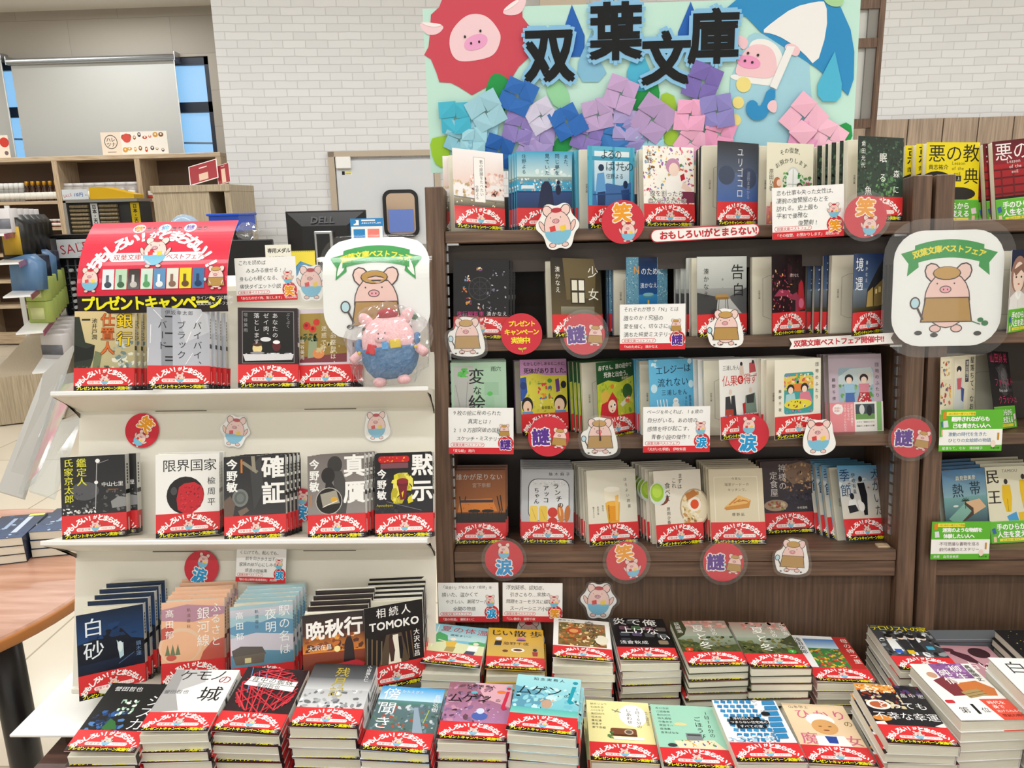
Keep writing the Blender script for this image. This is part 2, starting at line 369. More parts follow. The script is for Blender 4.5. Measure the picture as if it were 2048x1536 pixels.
cov('mata', 'blue townscape paperback with girl and cat', '4fb0d8', 'red', ('r', 0, 0, 100, 45, '41a7d0', 'cfe6e6'), ('n', 14, 30, 30, 98, 44, 3, 8, 'f4fbfb e0f0f2', 2), ('r', 0, 45, 100, 52, '9fae9f', '7b98a2'), ('n', 110, 0, 48, 100, 72, 1, 4, 'dfe6ea 8ea5b5 5d7a9a f2f4f4 a3b2ae', 5),
    ('r', 0, 70, 100, 102, '2b4d88', '203660'), ('r', 8, 60, 32, 66, 'e5ecf4'), ('l', 0, 72, 100, 71, 1.6, '1c2c58'), ('p', [38, 100, 44, 60, 50, 53, 57, 53, 63, 62, 68, 100], '1b2548'), ('e', 75, 68, 5, 9, '141c3c'), ('e', 75, 55, 3, 4, '141c3c'),
    ('V', 'また、', 89, 5, 8.6, '16404e'), ('V', '同じ夢を', 73, 4, 8.8, '16404e', {'sp': 1.12}), ('V', '見ていた', 55, 4, 8.8, '16404e', {'sp': 1.12}), ('V', '住野よる', 13, 5, 8.2, '1d5a72', {'sp': 1.1}))
cov('yoru', 'blue window paperback with a standing youth', '3fa3c6', 'red', ('r', 0, 0, 100, 102, '5fb9d6', '2e6fae'), ('r', 14, 8, 88, 76, 'e6f2f7', '9cc9e4'), ('r', 0, 17, 100, 24, '3c9cc0'), ('r', 52, 0, 57, 102, '3c9cc0'), ('r', 2, 0, 9, 102, '4aa9c8'), ('r', 91, 0, 96, 102, '4aa9c8'), ('p', [12, 80, 40, 62, 70, 66, 92, 60, 92, 102, 12, 102], '3f6dab'),
    ('e', 28, 36, 6, 6, '1b3552'), ('p', [20, 46, 34, 44, 38, 76, 34, 102, 20, 102, 16, 76], '5f9cd2'), ('p', [20, 78, 37, 76, 36, 102, 20, 102], '1d3564'), ('e', 80, 64, 5, 7, '1b3050'), ('p', [70, 74, 88, 72, 90, 92, 74, 94], '24447c'), ('l', 10, 82, 92, 79, 2, '1f4f86'), ('T', 'よるの', 26, 13, 18, '1c3e4c', {'sp': .8}), ('T', 'ばけもの', 37, 33, 18, '1c3e4c', {'sp': .8}), ('T', '住野よる', 38, 50, 9.5, '1c3e4c'))
cov('hara', 'white paperback crowded with coloured flowers', 'f6f3ec', 'red', ('r', 0, 0, 100, 102, 'f8f5ee'), ('n', 210, 0, 0, 100, 102, 1.2, 5, 'e0566c f2b33c c8405c 7fa3c8 f6d257 e88a9c 8a5a34 9a6ab0 5f8a4c f6e6e0', 11), ('e', 58, 34, 14, 14, 'c58fb0'), ('e', 60, 40, 10, 12, 'f7dcd0'), ('p', [44, 52, 78, 50, 84, 84, 44, 88], 'fbf8f5'), ('p', [78, 60, 86, 66, 96, 74, 90, 80, 74, 72], 'f5d8cc'), ('r', 74, 78, 100, 98, '7c3450'), ('p', [72, 50, 80, 46, 82, 56, 74, 60], 'c2273a'),
    ('V', '住野よる', 12, 8, 10.5, '2b2426', {'sp': 1.12}), ('T', '腹を割ったら', 12, 82, 11, '2b2426', {'o': 'fffdf8'}), ('T', '血が出るだけさ', 8, 95, 11, '2b2426', {'o': 'fffdf8'}))
cov('yuri', 'grey-blue paperback with thin white vertical lettering', '2c2d34', 'red', ('r', 0, 0, 100, 52, '2c2b30', '55627a'), ('r', 0, 52, 100, 102, '5a6c94', '4466a8'), ('e', 22, 56, 20, 16, '3f4a63'), ('e', 76, 60, 20, 18, '454f6a'),
    ('V', 'ユリゴコロ', 55, 8, 16.5, 'dfe3ea', {'sp': 1.05}), ('V', '沼田まほかる', 76, 48, 8, 'aab4c8'))
cov('sono', 'cream paperback with couple at a leafy window', 'ece7d2', None, ('r', 0, 0, 100, 141, 'e9e5d0'), ('a', 'その復讐、', 52, 62, 50, -24, 24, 10, '23231f', {'b': .01}), ('a', 'お預かりします', 52, 82, 53, -34, 34, 9.6, '23231f', {'b': .01}), ('V', '原田ひ香', 10, 44, 9.5, '2b2b26'), ('e', 56, 66, 17, 26, 'cfd5d2'), ('r', 39, 66, 73, 94, 'cfd5d2'), ('e', 56, 66, 14, 23, 'f3f6f4'), ('r', 42, 66, 70, 92, 'f3f6f4'), ('l', 56, 44, 56, 94, 1.4, 'b5bab5'), ('l', 41, 70, 71, 70, 1.2, 'b5bab5'),
    ('n', 46, 34, 50, 46, 90, 2, 4, '3f9a48 63b85c 2f8040 f4f6ea', 3), ('n', 46, 66, 50, 78, 90, 2, 4, '3f9a48 63b85c 2f8040 f4f6ea', 4), ('n', 26, 78, 56, 98, 76, 2, 5, 'b8405c e3e0e6 4f8a48 cf8fa0', 5), ('e', 22, 70, 8, 12, 'b9734e'), ('e', 26, 68, 5, 6, 'f2d3bc'), ('p', [14, 80, 34, 78, 38, 106, 10, 106], 'cfdfdc'), ('e', 70, 72, 6, 5, '4b4b3f'), ('e', 71, 76, 5, 5, 'f2d3bc'), ('p', [60, 84, 84, 82, 92, 108, 60, 108], '8e9a48'), ('r', 36, 96, 66, 100, 'b88a5a'), ('r', 0, 108, 100, 141, 'd98d92', 'c36f7a'), ('n', 20, 2, 100, 20, 138, 2, 5, 'e58c54 f0b06a d96b4c', 8), ('l', 36, 100, 36, 126, 1.2, '5a4434'))
cov('mori', 'dark green forest paperback with white characters', 'efeadb', 'red', ('r', 0, 0, 100, 102, '26332c', '33463a'), ('n', 260, 0, 0, 100, 102, 1.5, 5, '1c2620 2d3f35 3c5546 46614e 22302a 557558', 21), ('n', 40, 40, 66, 84, 98, 2, 6, '5b8a58 6f9f66 487048', 22), ('V', '角田光代', 12, 8, 9.4, 'f0f2ee', {'sp': 1.25}), ('V', '眠', 55, 26, 17, 'f4f6f2', {'b': .01}), ('V', 'る', 55, 60, 16, 'f4f6f2'), ('V', '魚', 24, 82, 16, 'f4f6f2'), ('V', '森に', 85, 54, 14, 'f4f6f2', {'sp': 1.9}))
cov('yako', 'black paperback with a ghostly ferris wheel', '16161a', 'red', ('r', 0, 0, 100, 102, '131317'), ('e', 48, 50, 21, 21, '3a3a3e'), ('e', 48, 50, 19.4, 19.4, '17171b'), ('e', 48, 50, 13, 13, '333338'), ('e', 48, 50, 11.6, 11.6, '17171b'), *[('l', 48, 50, 48+21*math.cos(i*.785), 50+21*math.sin(i*.785), .7, '3d3d43') for i in range(8)],
    ('n', 24, 60, 14, 96, 92, 1, 4, '73738a 9a9aac 5b5866 b6b3c4', 7), *[('n', 9, x, y, x+11, y+13, 1.5, 4, cs, i) for i, (x, y, cs) in enumerate(((42, 6, 'c98b4a e8d7a2 7a4a8a'), (20, 24, 'c2402f 8aa0c8 f0d8c0'), (14, 44, '3f8fa8 d8742f f0e2c4'), (22, 66, '8a2f4c d8a04a 6a3a7a'), (44, 76, 'd8c8c0 b05a5a 8a8aa0')))],
    ('T', '夜行観覧車', 6, 95, 9.6, 'd0408a', {'sp': 1.04}), ('T', '湊かなえ', 60, 95, 8.6, 'e8e8ec', {'sp': 1.1}))
cov('shojo', 'sepia paperback with a paned window and white characters', '3a342a', 'red', ('r', 0, 0, 100, 102, '1f1b14', '5c4f34'), ('p', [24, 0, 92, 0, 88, 70, 30, 74], '6a5c3c'), ('r', 38, 36, 68, 82, '3a2f24'), ('r', 41, 39, 52, 57, 'e9e6d4'), ('r', 55, 39, 66, 57, 'f4f2e4'), ('r', 41, 61, 52, 79, 'dcd8c4'), ('r', 55, 61, 66, 79, 'eeebda'), ('r', 18, 86, 86, 101, '8f8c78', '6c6a5a'), ('V', '湊かなえ', 13, 15, 10.5, 'f1efe6', {'sp': 1.15}), ('V', '少女', 85, 12, 23, 'f4f2ea', {'sp': 1.75, 'b': .004}))
cov('enu', 'deep blue paperback between mottled curtain strips', '27598a', 'red', ('r', 0, 0, 100, 102, '152648', '1d5aa0'), ('r', 28, 66, 74, 96, '2b86c0', '1c5ea4'), ('r', 0, 0, 29, 102, '5f93ad'), ('r', 74, 0, 100, 102, '5f93ad'), ('n', 150, 0, 0, 29, 102, .7, 2, '9fc3cf 3f728f b9d6dc 2e5a78', 3), ('n', 150, 74, 0, 100, 102, .7, 2, '9fc3cf 3f728f b9d6dc 2e5a78', 4), ('e', 52, 68, 14, 4, '4a8a9c'), ('e', 52, 66, 13, 3, '7fb7bd'), ('r', 50, 76, 54, 96, 'd8a83c'), ('T', 'N', 16, 22, 20, 'e39a3c'), ('T', 'のために', 34, 25, 14, 'eef1f4'), ('T', '湊かなえ', 32, 50, 10.5, 'e3ecf4'))
cov('koku', 'grey and white paperback with a lone school desk', 'c9cccb', 'red', ('r', 0, 0, 100, 55, 'd6dad7', 'aeb3b1'), ('r', 0, 55, 100, 102, '9a9d9c', '2b2c2e'), ('p', [0, 62, 40, 70, 40, 102, 0, 102], '3b3c3e'), ('p', [66, 70, 100, 55, 100, 102, 80, 102], '55575a'), ('p', [42, 74, 66, 74, 92, 102, 36, 102], 'b9bcbb'), ('e', 51, 40, 2, 2, '8f9392'), ('e', 51, 55, 1.6, 1.6, '9c9f9e'), ('p', [39, 66, 61, 66, 64, 71, 36, 71], 'b08a4e'), ('r', 37, 71, 63, 75, '8a6a3a'), ('l', 40, 75, 38, 100, 1.2, '3a3a3a'), ('l', 61, 75, 63, 100, 1.2, '3a3a3a'), ('l', 44, 75, 43, 94, 1, '55514c'), ('l', 57, 75, 57, 94, 1, '55514c'), ('V', '告', 81, 13, 28, '1f2021'), ('V', '白', 83, 46, 25, '1f2021'), ('V', '湊かなえ', 18, 20, 11, '2b2c2d', {'sp': 1.2}))
cov('shoku', 'black paperback with crimson swirls', '241318', 'red', ('r', 0, 0, 100, 102, '1b0f14', '250f18'), ('p', [80, 52, 88, 44, 94, 50, 100, 96, 76, 100], 'b5202f'), ('e', 88, 86, 8, 9, 'd86a8a'), ('p', [6, 72, 22, 60, 44, 62, 60, 70, 74, 66, 82, 76, 78, 100, 70, 100, 70, 80, 56, 78, 40, 72, 20, 72], '9c3554'), ('n', 80, 0, 24, 60, 100, 1, 4, '7a1f38 c43a5c 3a1424 d87a8c e8b06a', 12), ('n', 40, 40, 4, 96, 50, 2, 5, '2e1a22 38202a 1c1014', 13), ('V', '贖罪', 52, 18, 16, '4a2430'), ('T', '湊かなえ', 52, 36, 7, 'd9c3c8'))
cov('kyogu', 'night blue paperback with a lit building', '26364f', 'red', ('r', 0, 0, 100, 60, '1c2f58', '4c6284'), ('r', 0, 60, 100, 102, '6a7888', '3c3a34'), ('p', [40, 102, 44, 62, 78, 24, 100, 6, 100, 102], '2a2c30'), ('p', [42, 98, 46, 66, 62, 58, 64, 96], 'b59a5c'), ('p', [66, 60, 96, 44, 96, 90, 66, 94], '8a7648'), ('r', 70, 62, 76, 70, 'f0dc9a'), ('r', 80, 58, 88, 68, 'e8cc84'), ('r', 0, 92, 100, 102, '4a4630', '302c20'), ('V', '境遇', 18, 6, 25, 'eef1f5', {'sp': 1.3}), ('V', '湊かなえ', 40, 12, 7.5, 'e4e8ee', {'sp': 1.35}))
cov('hen', 'pale green paperback with bold black brushed title', 'dfe3df', 'red', ('r', 0, 0, 100, 141, 'a9cbb0'), ('r', 5, 6, 40, 100, 'b6b8b5'), ('r', 46, 8, 92, 96, 'a6c9ae'), ('r', 60, 36, 86, 60, '98bfa2'), ('r', 62, 62, 78, 84, '9cc4a6'), ('n', 16, 12, 10, 32, 26, 3, 8, '4cb04c 5fbd58', 3), ('e', 70, 57, 5, 4, '58b85a'), ('l', 8, 40, 16, 86, .8, '8d908d'), ('l', 30, 34, 26, 84, .8, '8d908d'), ('V', '変', 46, 10, 30, '1b201c', {'b': .012}), ('V', 'な', 47, 42, 17, '1b201c', {'b': .01}), ('V', '絵', 46, 58, 32, '1b201c', {'b': .012}), ('T', '雨穴', 72, 12, 9.5, '2b302c'))
cov('mukashi', 'purple and yellow paperback with shouting folk figures', '8a5a9a', 'red', ('r', 0, 0, 100, 102, 'c58fc0'), ('p', [0, 30, 30, 26, 60, 30, 100, 30, 100, 102, 0, 102], 'd9cf4a'), ('n', 40, 14, 34, 90, 98, 2, 6, 'c3c646 e6dc6a 9fb446 e8e08a', 4), ('p', [0, 34, 12, 32, 14, 60, 4, 76, 0, 76], '2f55a8'), ('e', 6, 48, 7, 7, '24407c'), ('p', [74, 38, 82, 36, 84, 60, 76, 62], '6a3f8a'), ('e', 92, 48, 6, 7, '28283a'), ('e', 13, 84, 12, 15, '1e1a20'), ('e', 13, 88, 9, 12, 'f0d0b4'), ('e', 84, 82, 14, 15, '1e1a20'), ('e', 82, 86, 11, 13, 'f0d0b4'), ('r', 2, 96, 24, 102, '5f9ac8'), ('r', 72, 96, 96, 102, '5f9ac8'), ('e', 14, 92, 2, 2.6, '9a3030'), ('e', 80, 91, 2.4, 3, '9a3030'), ('n', 22, 36, 44, 66, 74, 2, 6, '3f9a7a d8484a 4a78b8 e89a3c', 6), ('e', 62, 40, 5, 4, '4a9a4a'),
    ('T', 'むかしむかしあるところに、', 7, 8, 7.4, '2a1f2c', {'sp': .98}), ('T', '死体がありました。', 7, 21, 11.5, '1e141e', {'b': .012, 'sp': .95}), ('T', '青柳碧人', 42, 90, 6.5, '4b4420'))
cov('akazu', 'green and yellow paperback with a red hooded girl', '2f6a34', 'red', ('r', 0, 0, 100, 40, '1d4a26'), ('p', [0, 40, 30, 34, 60, 40, 100, 30, 100, 102, 0, 102], 'b8bf38'), ('n', 50, 0, 38, 100, 100, 3, 8, '8fae34 d2cc4a a3b83c 6f9a34', 4), ('e', 82, 58, 14, 14, '2f5a2c'), ('p', [8, 58, 22, 50, 34, 60, 32, 74, 12, 74], 'd8b04a'), ('p', [10, 76, 26, 72, 40, 56, 52, 70, 54, 102, 4, 102], 'c52a34'), ('e', 38, 82, 11, 12, 'f2d8c0'), ('e', 45, 80, 4, 4.5, 'f8f4ee'), ('e', 45, 80, 2, 2.2, '26201c'), ('e', 35, 82, 1.6, 2, '26201c'), ('e', 38, 90, 2, 1.2, 'b04a44'), ('p', [60, 80, 84, 66, 90, 72, 66, 86], 'e2dccb'), ('n', 10, 74, 66, 90, 80, 2, 5, 'c8322c e86a3c', 3), ('e', 40, 46, 5, 4, 'd87f34'),
    ('T', '赤ずきん、旅の途中で', 4, 11, 10, 'f4f2e8', {'b': .008, 'slope': -.02, 'sp': .93}), ('T', '死体と出会う。', 18, 24, 11, 'f4f2e8', {'b': .008, 'sp': .95}), ('T', '青柳碧人', 66, 33, 6.2, 'e0dcb0'))
cov('elegy', 'sky blue paperback with navy lettering and steam marks', '5fb3dc', 'red', ('r', 0, 0, 100, 141, '62b5de'), ('n', 12, 4, 0, 20, 14, 2, 5, 'a9d7ee cfe9f4', 3), ('T', 'エレジーは', 14, 20, 17, '1e2f4c', {'slope': -.06, 'sp': .94, 'b': .004}), ('T', '流れない', 18, 42, 17, '1e2f4c', {'slope': -.03, 'sp': 1.05, 'b': .004}), ('T', '三浦しをん', 26, 60, 11, '1e2f4c', {'sp': 1.1}), ('e', 10, 52, 7, 8, 'c3e3f2'), ('e', 92, 4, 5, 5, 'cfe9f4'), ('e', 94, 46, 6, 7, 'c3e3f2'), *[('l', 16+i*7, 72, 20+i*7, 100, 2, 'e3f3fa') for i in range(4)], ('e', 58, 84, 8, 6, 'f4f4f0'), ('e', 58, 76, 6, 6, 'f4f4f0'), ('e', 56, 76, .9, .9, '222'), ('e', 60, 76, .9, .9, '222'), ('V', 'まんじゅ', 82, 68, 6, '3a6a94'), ('V', '餅湯温泉', 91, 66, 6, '3a6a94'))
cov('bukka', 'white paperback with kimono performers and red title', 'f1f1ee', 'red', ('r', 0, 0, 100, 141, 'eeeeec'), ('T', '三浦しをん', 8, 15, 9.5, '2a2a2c', {'sp': .92}), ('T', '仏果', 6, 38, 21, 'cc2f2f', {'sp': .95}), ('e', 54, 37, 8, 8, 'cc2f2f'), ('T', 'を', 48.5, 37, 11, 'ffffff'), ('T', '得ず', 62, 36, 20, 'cc2f2f', {'sp': .88}), ('e', 57, 9, 3.4, 4, '2b2628'), ('p', [52, 12, 62, 12, 64, 30, 52, 30], 'dcc8bc'), ('p', [78, 8, 92, 6, 96, 24, 78, 26], 'c05058'), ('e', 88, 6, 3, 3.4, '2b2628'), ('e', 27, 58, 4, 5, 'e6d2c4'), ('p', [14, 66, 38, 64, 42, 102, 12, 102], '35363c'), ('p', [25, 64, 29, 64, 28, 80], 'f0efec'), ('e', 80, 57, 4, 5, 'e6d2c4'), ('p', [66, 66, 92, 62, 96, 98, 64, 98], '7f9a8e'), ('p', [68, 66, 90, 63, 88, 80, 70, 80], '3f4146'), ('r', 14, 88, 34, 100, 'a8402e'), ('n', 24, 6, 98, 96, 104, 1.5, 4, '3f7fc0 6fa5d8', 5), ('p', [58, 80, 66, 78, 66, 98, 60, 98], 'c23438'))
cov('danchi', 'cream paperback with two girls at a yellow table', 'ece9da', 'red', ('r', 0, 0, 100, 141, 'eae7d8'), ('R', 20, 24, 84, 97, 5, '3fa0a0'), ('r', 20, 30, 84, 54, 'e0c85a'), ('n', 60, 20, 26, 84, 52, 2, 6, 'd8604a 5fa85a e8a040 8a7ac0 f0e4b4', 5), ('e', 51, 50, 16, 7, 'e0803a'), ('e', 34, 52, 8, 8, '26222a'), ('e', 34, 55, 5.5, 6, 'f2d8c6'), ('e', 64, 51, 8, 8, '26222a'), ('e', 64, 54, 5.5, 6, 'f2d8c6'), ('p', [24, 62, 42, 60, 46, 78, 22, 78], 'a9d0d8'), ('p', [54, 60, 74, 58, 82, 78, 52, 80], 'd87f94'), ('e', 50, 80, 30, 9, 'e5d640'), ('n', 14, 28, 74, 72, 86, 2, 4, 'f4f2ea 7a4a34 5f9a48 c8503c', 6), ('n', 14, 22, 90, 82, 96, 2, 5, '6aa0c0 c878a0', 7), ('V', '団地のふたり', 91, 7, 7.6, '3c3a36', {'sp': 1.55}), ('V', '藤野千夜', 11, 52, 6.4, '3c3a36', {'sp': 1.7}))
cov('lilac', 'lilac paperback with two women and pink belt', 'c9b7c6', 'pink', ('r', 0, 0, 100, 141, 'c5b5c4'), ('R', 18, 24, 84, 88, 5, '9fb8c6'), ('p', [18, 40, 40, 26, 80, 24, 84, 34, 84, 56, 18, 56], 'c3d3d6'), ('r', 56, 34, 80, 58, 'd8d2cc'), ('n', 24, 18, 54, 84, 88, 3, 7, '6fa45e 8cb878 5c9450', 4), ('e', 38, 44, 8, 8, '2a252a'), ('e', 38, 47, 5.5, 6, 'f2d8c6'), ('e', 66, 44, 8, 8, '2a252a'), ('e', 66, 47, 5.5, 6, 'f2d8c6'), ('p', [28, 54, 48, 54, 48, 70, 30, 70], '9cc3dc'), ('p', [31, 70, 47, 70, 48, 88, 30, 88], '4c6fb0'), ('p', [56, 54, 76, 54, 74, 70, 58, 70], 'd88a9a'), ('p', [57, 70, 75, 70, 80, 88, 52, 88], 'b8303c'), ('n', 24, 54, 72, 78, 88, 1.5, 2.2, 'f4f0ee', 8), ('V', '団地のふたり', 91, 16, 8, '4a4048', {'sp': 1.4}), ('V', '藤野千夜', 9, 42, 7, '4a4048', {'sp': 1.6}))
cov('dareka', 'brown paperback with an orange-clothed dining table', '5a3018', 'red', ('r', 0, 0, 100, 80, '8a4c1e', 'a8642c'), ('r', 0, 82, 100, 102, '2c2018', '1a1410'), ('p', [14, 56, 74, 54, 84, 78, 8, 80], 'd97f2e'), ('r', 12, 57, 76, 62, '3a2c34'), ('n', 12, 14, 64, 78, 78, 1, 2, 'a85020 f0b060', 4), ('l', 12, 50, 18, 100, 2, '1d1613'), ('l', 24, 50, 22, 58, 1.6, '1d1613'), ('e', 40, 78, 12, 3, '1c1512'), ('e', 66, 78, 12, 3, '1c1512'), *[('l', x, 78, x+d, 101, 1.3, '1c1512') for x, d in ((32, -4), (38, -1), (46, 2), (58, -3), (66, 0), (74, 3), (88, -2), (92, 2))], ('l', 84, 50, 90, 78, 2, '1c1512'), ('l', 90, 48, 94, 78, 2, '1c1512'), ('T', '誰かが足りない', 5, 13, 12.4, 'd8cfc8', {'sp': 1.04}), ('T', '宮下奈都', 36, 29, 9, 'c8b8ac'))
cov('lunch', 'silver grey paperback showing a packed lunch', 'b6b9be', 'red', ('r', 0, 0, 100, 141, 'babdc2'), ('R', 13, 18, 92, 98, 17, '44464a'), ('R', 14.5, 19.5, 90.5, 97, 16, 'dfe1e4'), ('n', 30, 18, 22, 88, 30, 1, 3, 'f2f2f2 c8cacc', 3), ('R', 16, 70, 32, 100, 4, 'f0d060'), ('R', 34, 70, 50, 100, 4, 'e8c44c'), ('l', 20, 74, 28, 96, .8, 'c89a34'), ('l', 38, 76, 46, 96, .8, 'c89a34'), ('e', 60, 82, 9.5, 9.5, 'cc3a2c'), ('e', 60, 98, 9, 7, 'cc3a2c'), ('e', 75, 84, 6, 18, 'cf7f3a', -8), ('e', 88, 84, 5.5, 16, 'c06f34', 6), ('e', 74, 80, 1.6, 9, 'efb377', -8), ('T', '柚木麻子', 52, 9, 7.4, '2c2c2e', {'sp': 1.5}), ('V', 'ランチの', 66, 26, 12, '17171a', {'b': .02, 'dx': 3}), ('V', 'アッコ', 47, 30, 11.5, '17171a', {'b': .02}), ('V', 'ちゃん', 29, 35, 10.5, '17171a', {'b': .02}))
cov('beer', 'cream paperback with a tall glass of beer', 'e5e1d2', 'red', ('r', 0, 0, 100, 141, 'e4e0d0'), ('p', [34, 38, 66, 38, 65, 70, 62, 102, 40, 102, 36, 70], 'e0b04c'), ('p', [37, 46, 63, 46, 61, 98, 42, 98], 'e59a26'), ('p', [34, 38, 66, 38, 66, 62, 35, 62], 'eee6cf'), ('e', 50, 37, 16, 5, 'f7f2e4'), ('e', 50, 64, 14, 5, 'efb54a'), ('p', [56, 50, 63, 48, 60, 96, 55, 96], 'f1c06a'), ('V', 'ほろよい読書', 78, 16, 7, '4a463e', {'sp': 1.45, 'dx': 1.2}), ('V', '青山美智子朱野帰子一穂ミチ', 42, 66, 3.2, '57524a'), ('V', '坂木司', 30, 66, 4, '57524a'), ('V', '原田ひ香', 20, 68, 4, '57524a'), ('V', '織守きょうや', 11, 68, 3.6, '57524a'))
cov('tabete', 'cream paperback with tea cup and noodle bowl', 'e6e0d2', 'red', ('r', 0, 0, 100, 141, 'e5dfd1'), ('e', 14, 52, 16, 12, '7a4434'), ('e', 8, 42, 18, 22, 'd3ddd4'), ('e', 6, 40, 14, 17, '9ac43c'), ('e', 6, 38, 10, 12, 'b5d650'), ('e', 84, 72, 32, 36, 'b9a68c'), ('e', 84, 72, 29, 33, 'e8dcc0'), ('n', 60, 58, 42, 99, 101, 3, 8, 'f2e8cc d8b878 e5cfa0 c89458', 5), ('e', 84, 66, 14, 14, 'f6efe0'), ('e', 84, 66, 9, 9, 'e2542a'), ('p', [64, 46, 84, 38, 92, 48, 70, 58], 'c2793c'), ('V', 'まずは', 56, 6, 10, '3b352e', {'dx': -1}), ('V', 'これ', 42, 14, 10, '3b352e'), ('V', '食べて', 28, 22, 12, '3b352e'), ('V', '原田ひ香', 28, 68, 7.5, '3b352e', {'sp': 1.1}))
cov('koyoi', 'beige paperback with a slice of lattice pie', 'ddd2b6', 'red', ('r', 0, 0, 100, 141, 'd9ceb2'), ('R', 9, 15, 90, 104, 2, 'efe8d4'), ('R', 10, 16, 89, 103, 2, 'd9ceb2'), ('T', '今宵も', 42, 19, 5.6, '5a4c34', {'sp': 1.1}), ('T', '喫茶ドードーの', 29, 30, 6.2, '5a4c34', {'sp': 1.05}), ('T', 'キッチンで。', 34, 40, 6.2, '5a4c34', {'sp': 1.05}), ('p', [26, 74, 54, 52, 76, 60, 72, 74, 30, 78], 'c98a3c'), ('p', [27, 72, 54, 50, 76, 59, 68, 66, 40, 70], 'e3b368'), *[('l', 36+i*8, 68-i*3, 50+i*7, 56+i*2, 1.8, 'b8722c') for i in range(4)], ('T', '標野凪', 40, 86, 6.4, '4a4030', {'sp': 1.3}))
cov('kami', 'dusky brown paperback of a warmly lit diner', '4a3c44', 'red', ('r', 0, 0, 100, 102, '4b3d42', '35323c'), ('p', [44, 10, 80, 2, 100, 8, 100, 40, 60, 46, 44, 30], '8a6f5c'), ('n', 70, 40, 6, 98, 60, 2, 5, 'b58c68 d8b080 6a5348 8f6f5a', 4), ('n', 40, 40, 56, 98, 84, 2, 6, '3a3a4c 4a4658 2c2c38', 5), ('e', 24, 86, 24, 11, 'b59a86'), ('n', 26, 6, 78, 44, 96, 2, 5, '7fa040 d8c8a0 a85a3c', 6), ('V', '神様の', 40, 6, 16.5, 'e9e1dc', {'sp': 1.04}), ('V', '定食屋', 22, 20, 16.5, 'e9e1dc', {'sp': 1.0}), ('T', '中村颯希', 66, 92, 5.4, 'e9e1dc'))
cov('inu', 'pale paperback with dark figure and white dog', '86b4cf', 'red', ('r', 0, 0, 100, 30, '5fa6d0', 'a8bccb'), ('r', 0, 30, 100, 102, 'cdd3d4', 'd8cfc0'), ('n', 26, 0, 24, 100, 44, 3, 8, 'd8dfe3 b9c8d2 a08a8c', 3), ('e', 50, 26, 4.6, 5.5, '26262c'), ('p', [42, 34, 58, 33, 62, 56, 58, 94, 50, 94, 46, 60], '1f2026'), ('e', 26, 58, 5, 6, '26262c'), ('p', [18, 66, 34, 64, 36, 78, 24, 90, 14, 84], 'e8e8e6'), ('p', [14, 76, 32, 74, 38, 86, 16, 90], '2b2c32'), ('e', 46, 78, 7, 9, 'eceae6'), ('e', 42, 70, 5, 5, 'eceae6'), ('V', '犬がいた', 86, 6, 21, '28435c', {'sp': 1.1}), ('V', '季節', 14, 6, 25, '284b74', {'sp': 1.15}), ('V', '伊吹有喜', 34, 14, 9, '33434f', {'sp': 1.15}))
cov('aku1', 'bright yellow paperback with black title characters', 'e8d41c', 'green', ('r', 0, 0, 100, 102, 'ecd81a'), ('e', 20, 74, 34, 24, '1c1a18'), ('e', 60, 90, 34, 12, '24211c'), ('e', 22, 72, 22, 12, '34302c'), ('T', '悪の教', 3, 19, 33, '1c1a10', {'sp': .98}), ('V', '典', 85, 44, 30, '1c1a10'), ('T', '貴志祐介', 4, 43, 9.4, '1c1a10', {'b': .012}), ('T', 'Lesson', 48, 36, 8.5, '6a5a10'), ('T', 'of the', 48, 45, 8.5, '6a5a10'), ('T', 'evil', 52, 54, 8.5, '6a5a10'), ('r', 56, 58, 66, 68, '2a2820'), ('T', '上', 57.5, 63, 7, 'f4f0e0'))
cov('aku2', 'red and maroon paperback with white title characters', '7a1420', 'green', ('r', 0, 0, 100, 40, '5a1420', '8a1f2a'), ('r', 0, 40, 100, 102, 'a82028', '8a1a22'), *[('r', 0, y, 100, y+3, '5a1018') for y in (48, 62, 76, 90)], *[('r', x, 48, x+3, 100, '6a141c') for x in (12, 34, 58, 82)], ('r', 0, 96, 100, 102, '181214'), ('T', '悪の教', 3, 19, 33, 'f4eeee', {'sp': .98}), ('V', '典', 85, 44, 30, 'f4eeee'), ('T', 'Lesson', 24, 36, 8.5, 'e8dada'), ('T', 'of the', 28, 45, 8.5, 'e8dada'), ('T', 'evil', 32, 54, 8.5, 'e8dada'))
cov('onna', 'portrait paperback of woman in white shirt', 'e5e5e2', 'green', ('r', 0, 0, 100, 36, '1b2342'), ('r', 0, 36, 100, 102, 'b9a9a4'), ('e', 32, 42, 30, 32, '9a7466'), ('e', 32, 46, 22, 26, 'f0d8c8'), ('p', [8, 34, 56, 20, 60, 44, 40, 34, 20, 44], '8f6a5c'), ('e', 22, 46, 3, 1.8, '2a2422'), ('e', 42, 46, 3, 1.8, '2a2422'), ('e', 33, 58, 4, 1.4, 'c0605c'), ('p', [0, 102, 2, 80, 24, 70, 42, 70, 72, 82, 80, 102], 'ecebe8'), ('p', [24, 70, 34, 80, 42, 70, 44, 78, 34, 86, 22, 78], 'fafaf8'), ('l', 34, 84, 34, 102, .8, 'b5b3ae'), ('p', [56, 30, 80, 40, 82, 90, 64, 80], '7c5a50'))
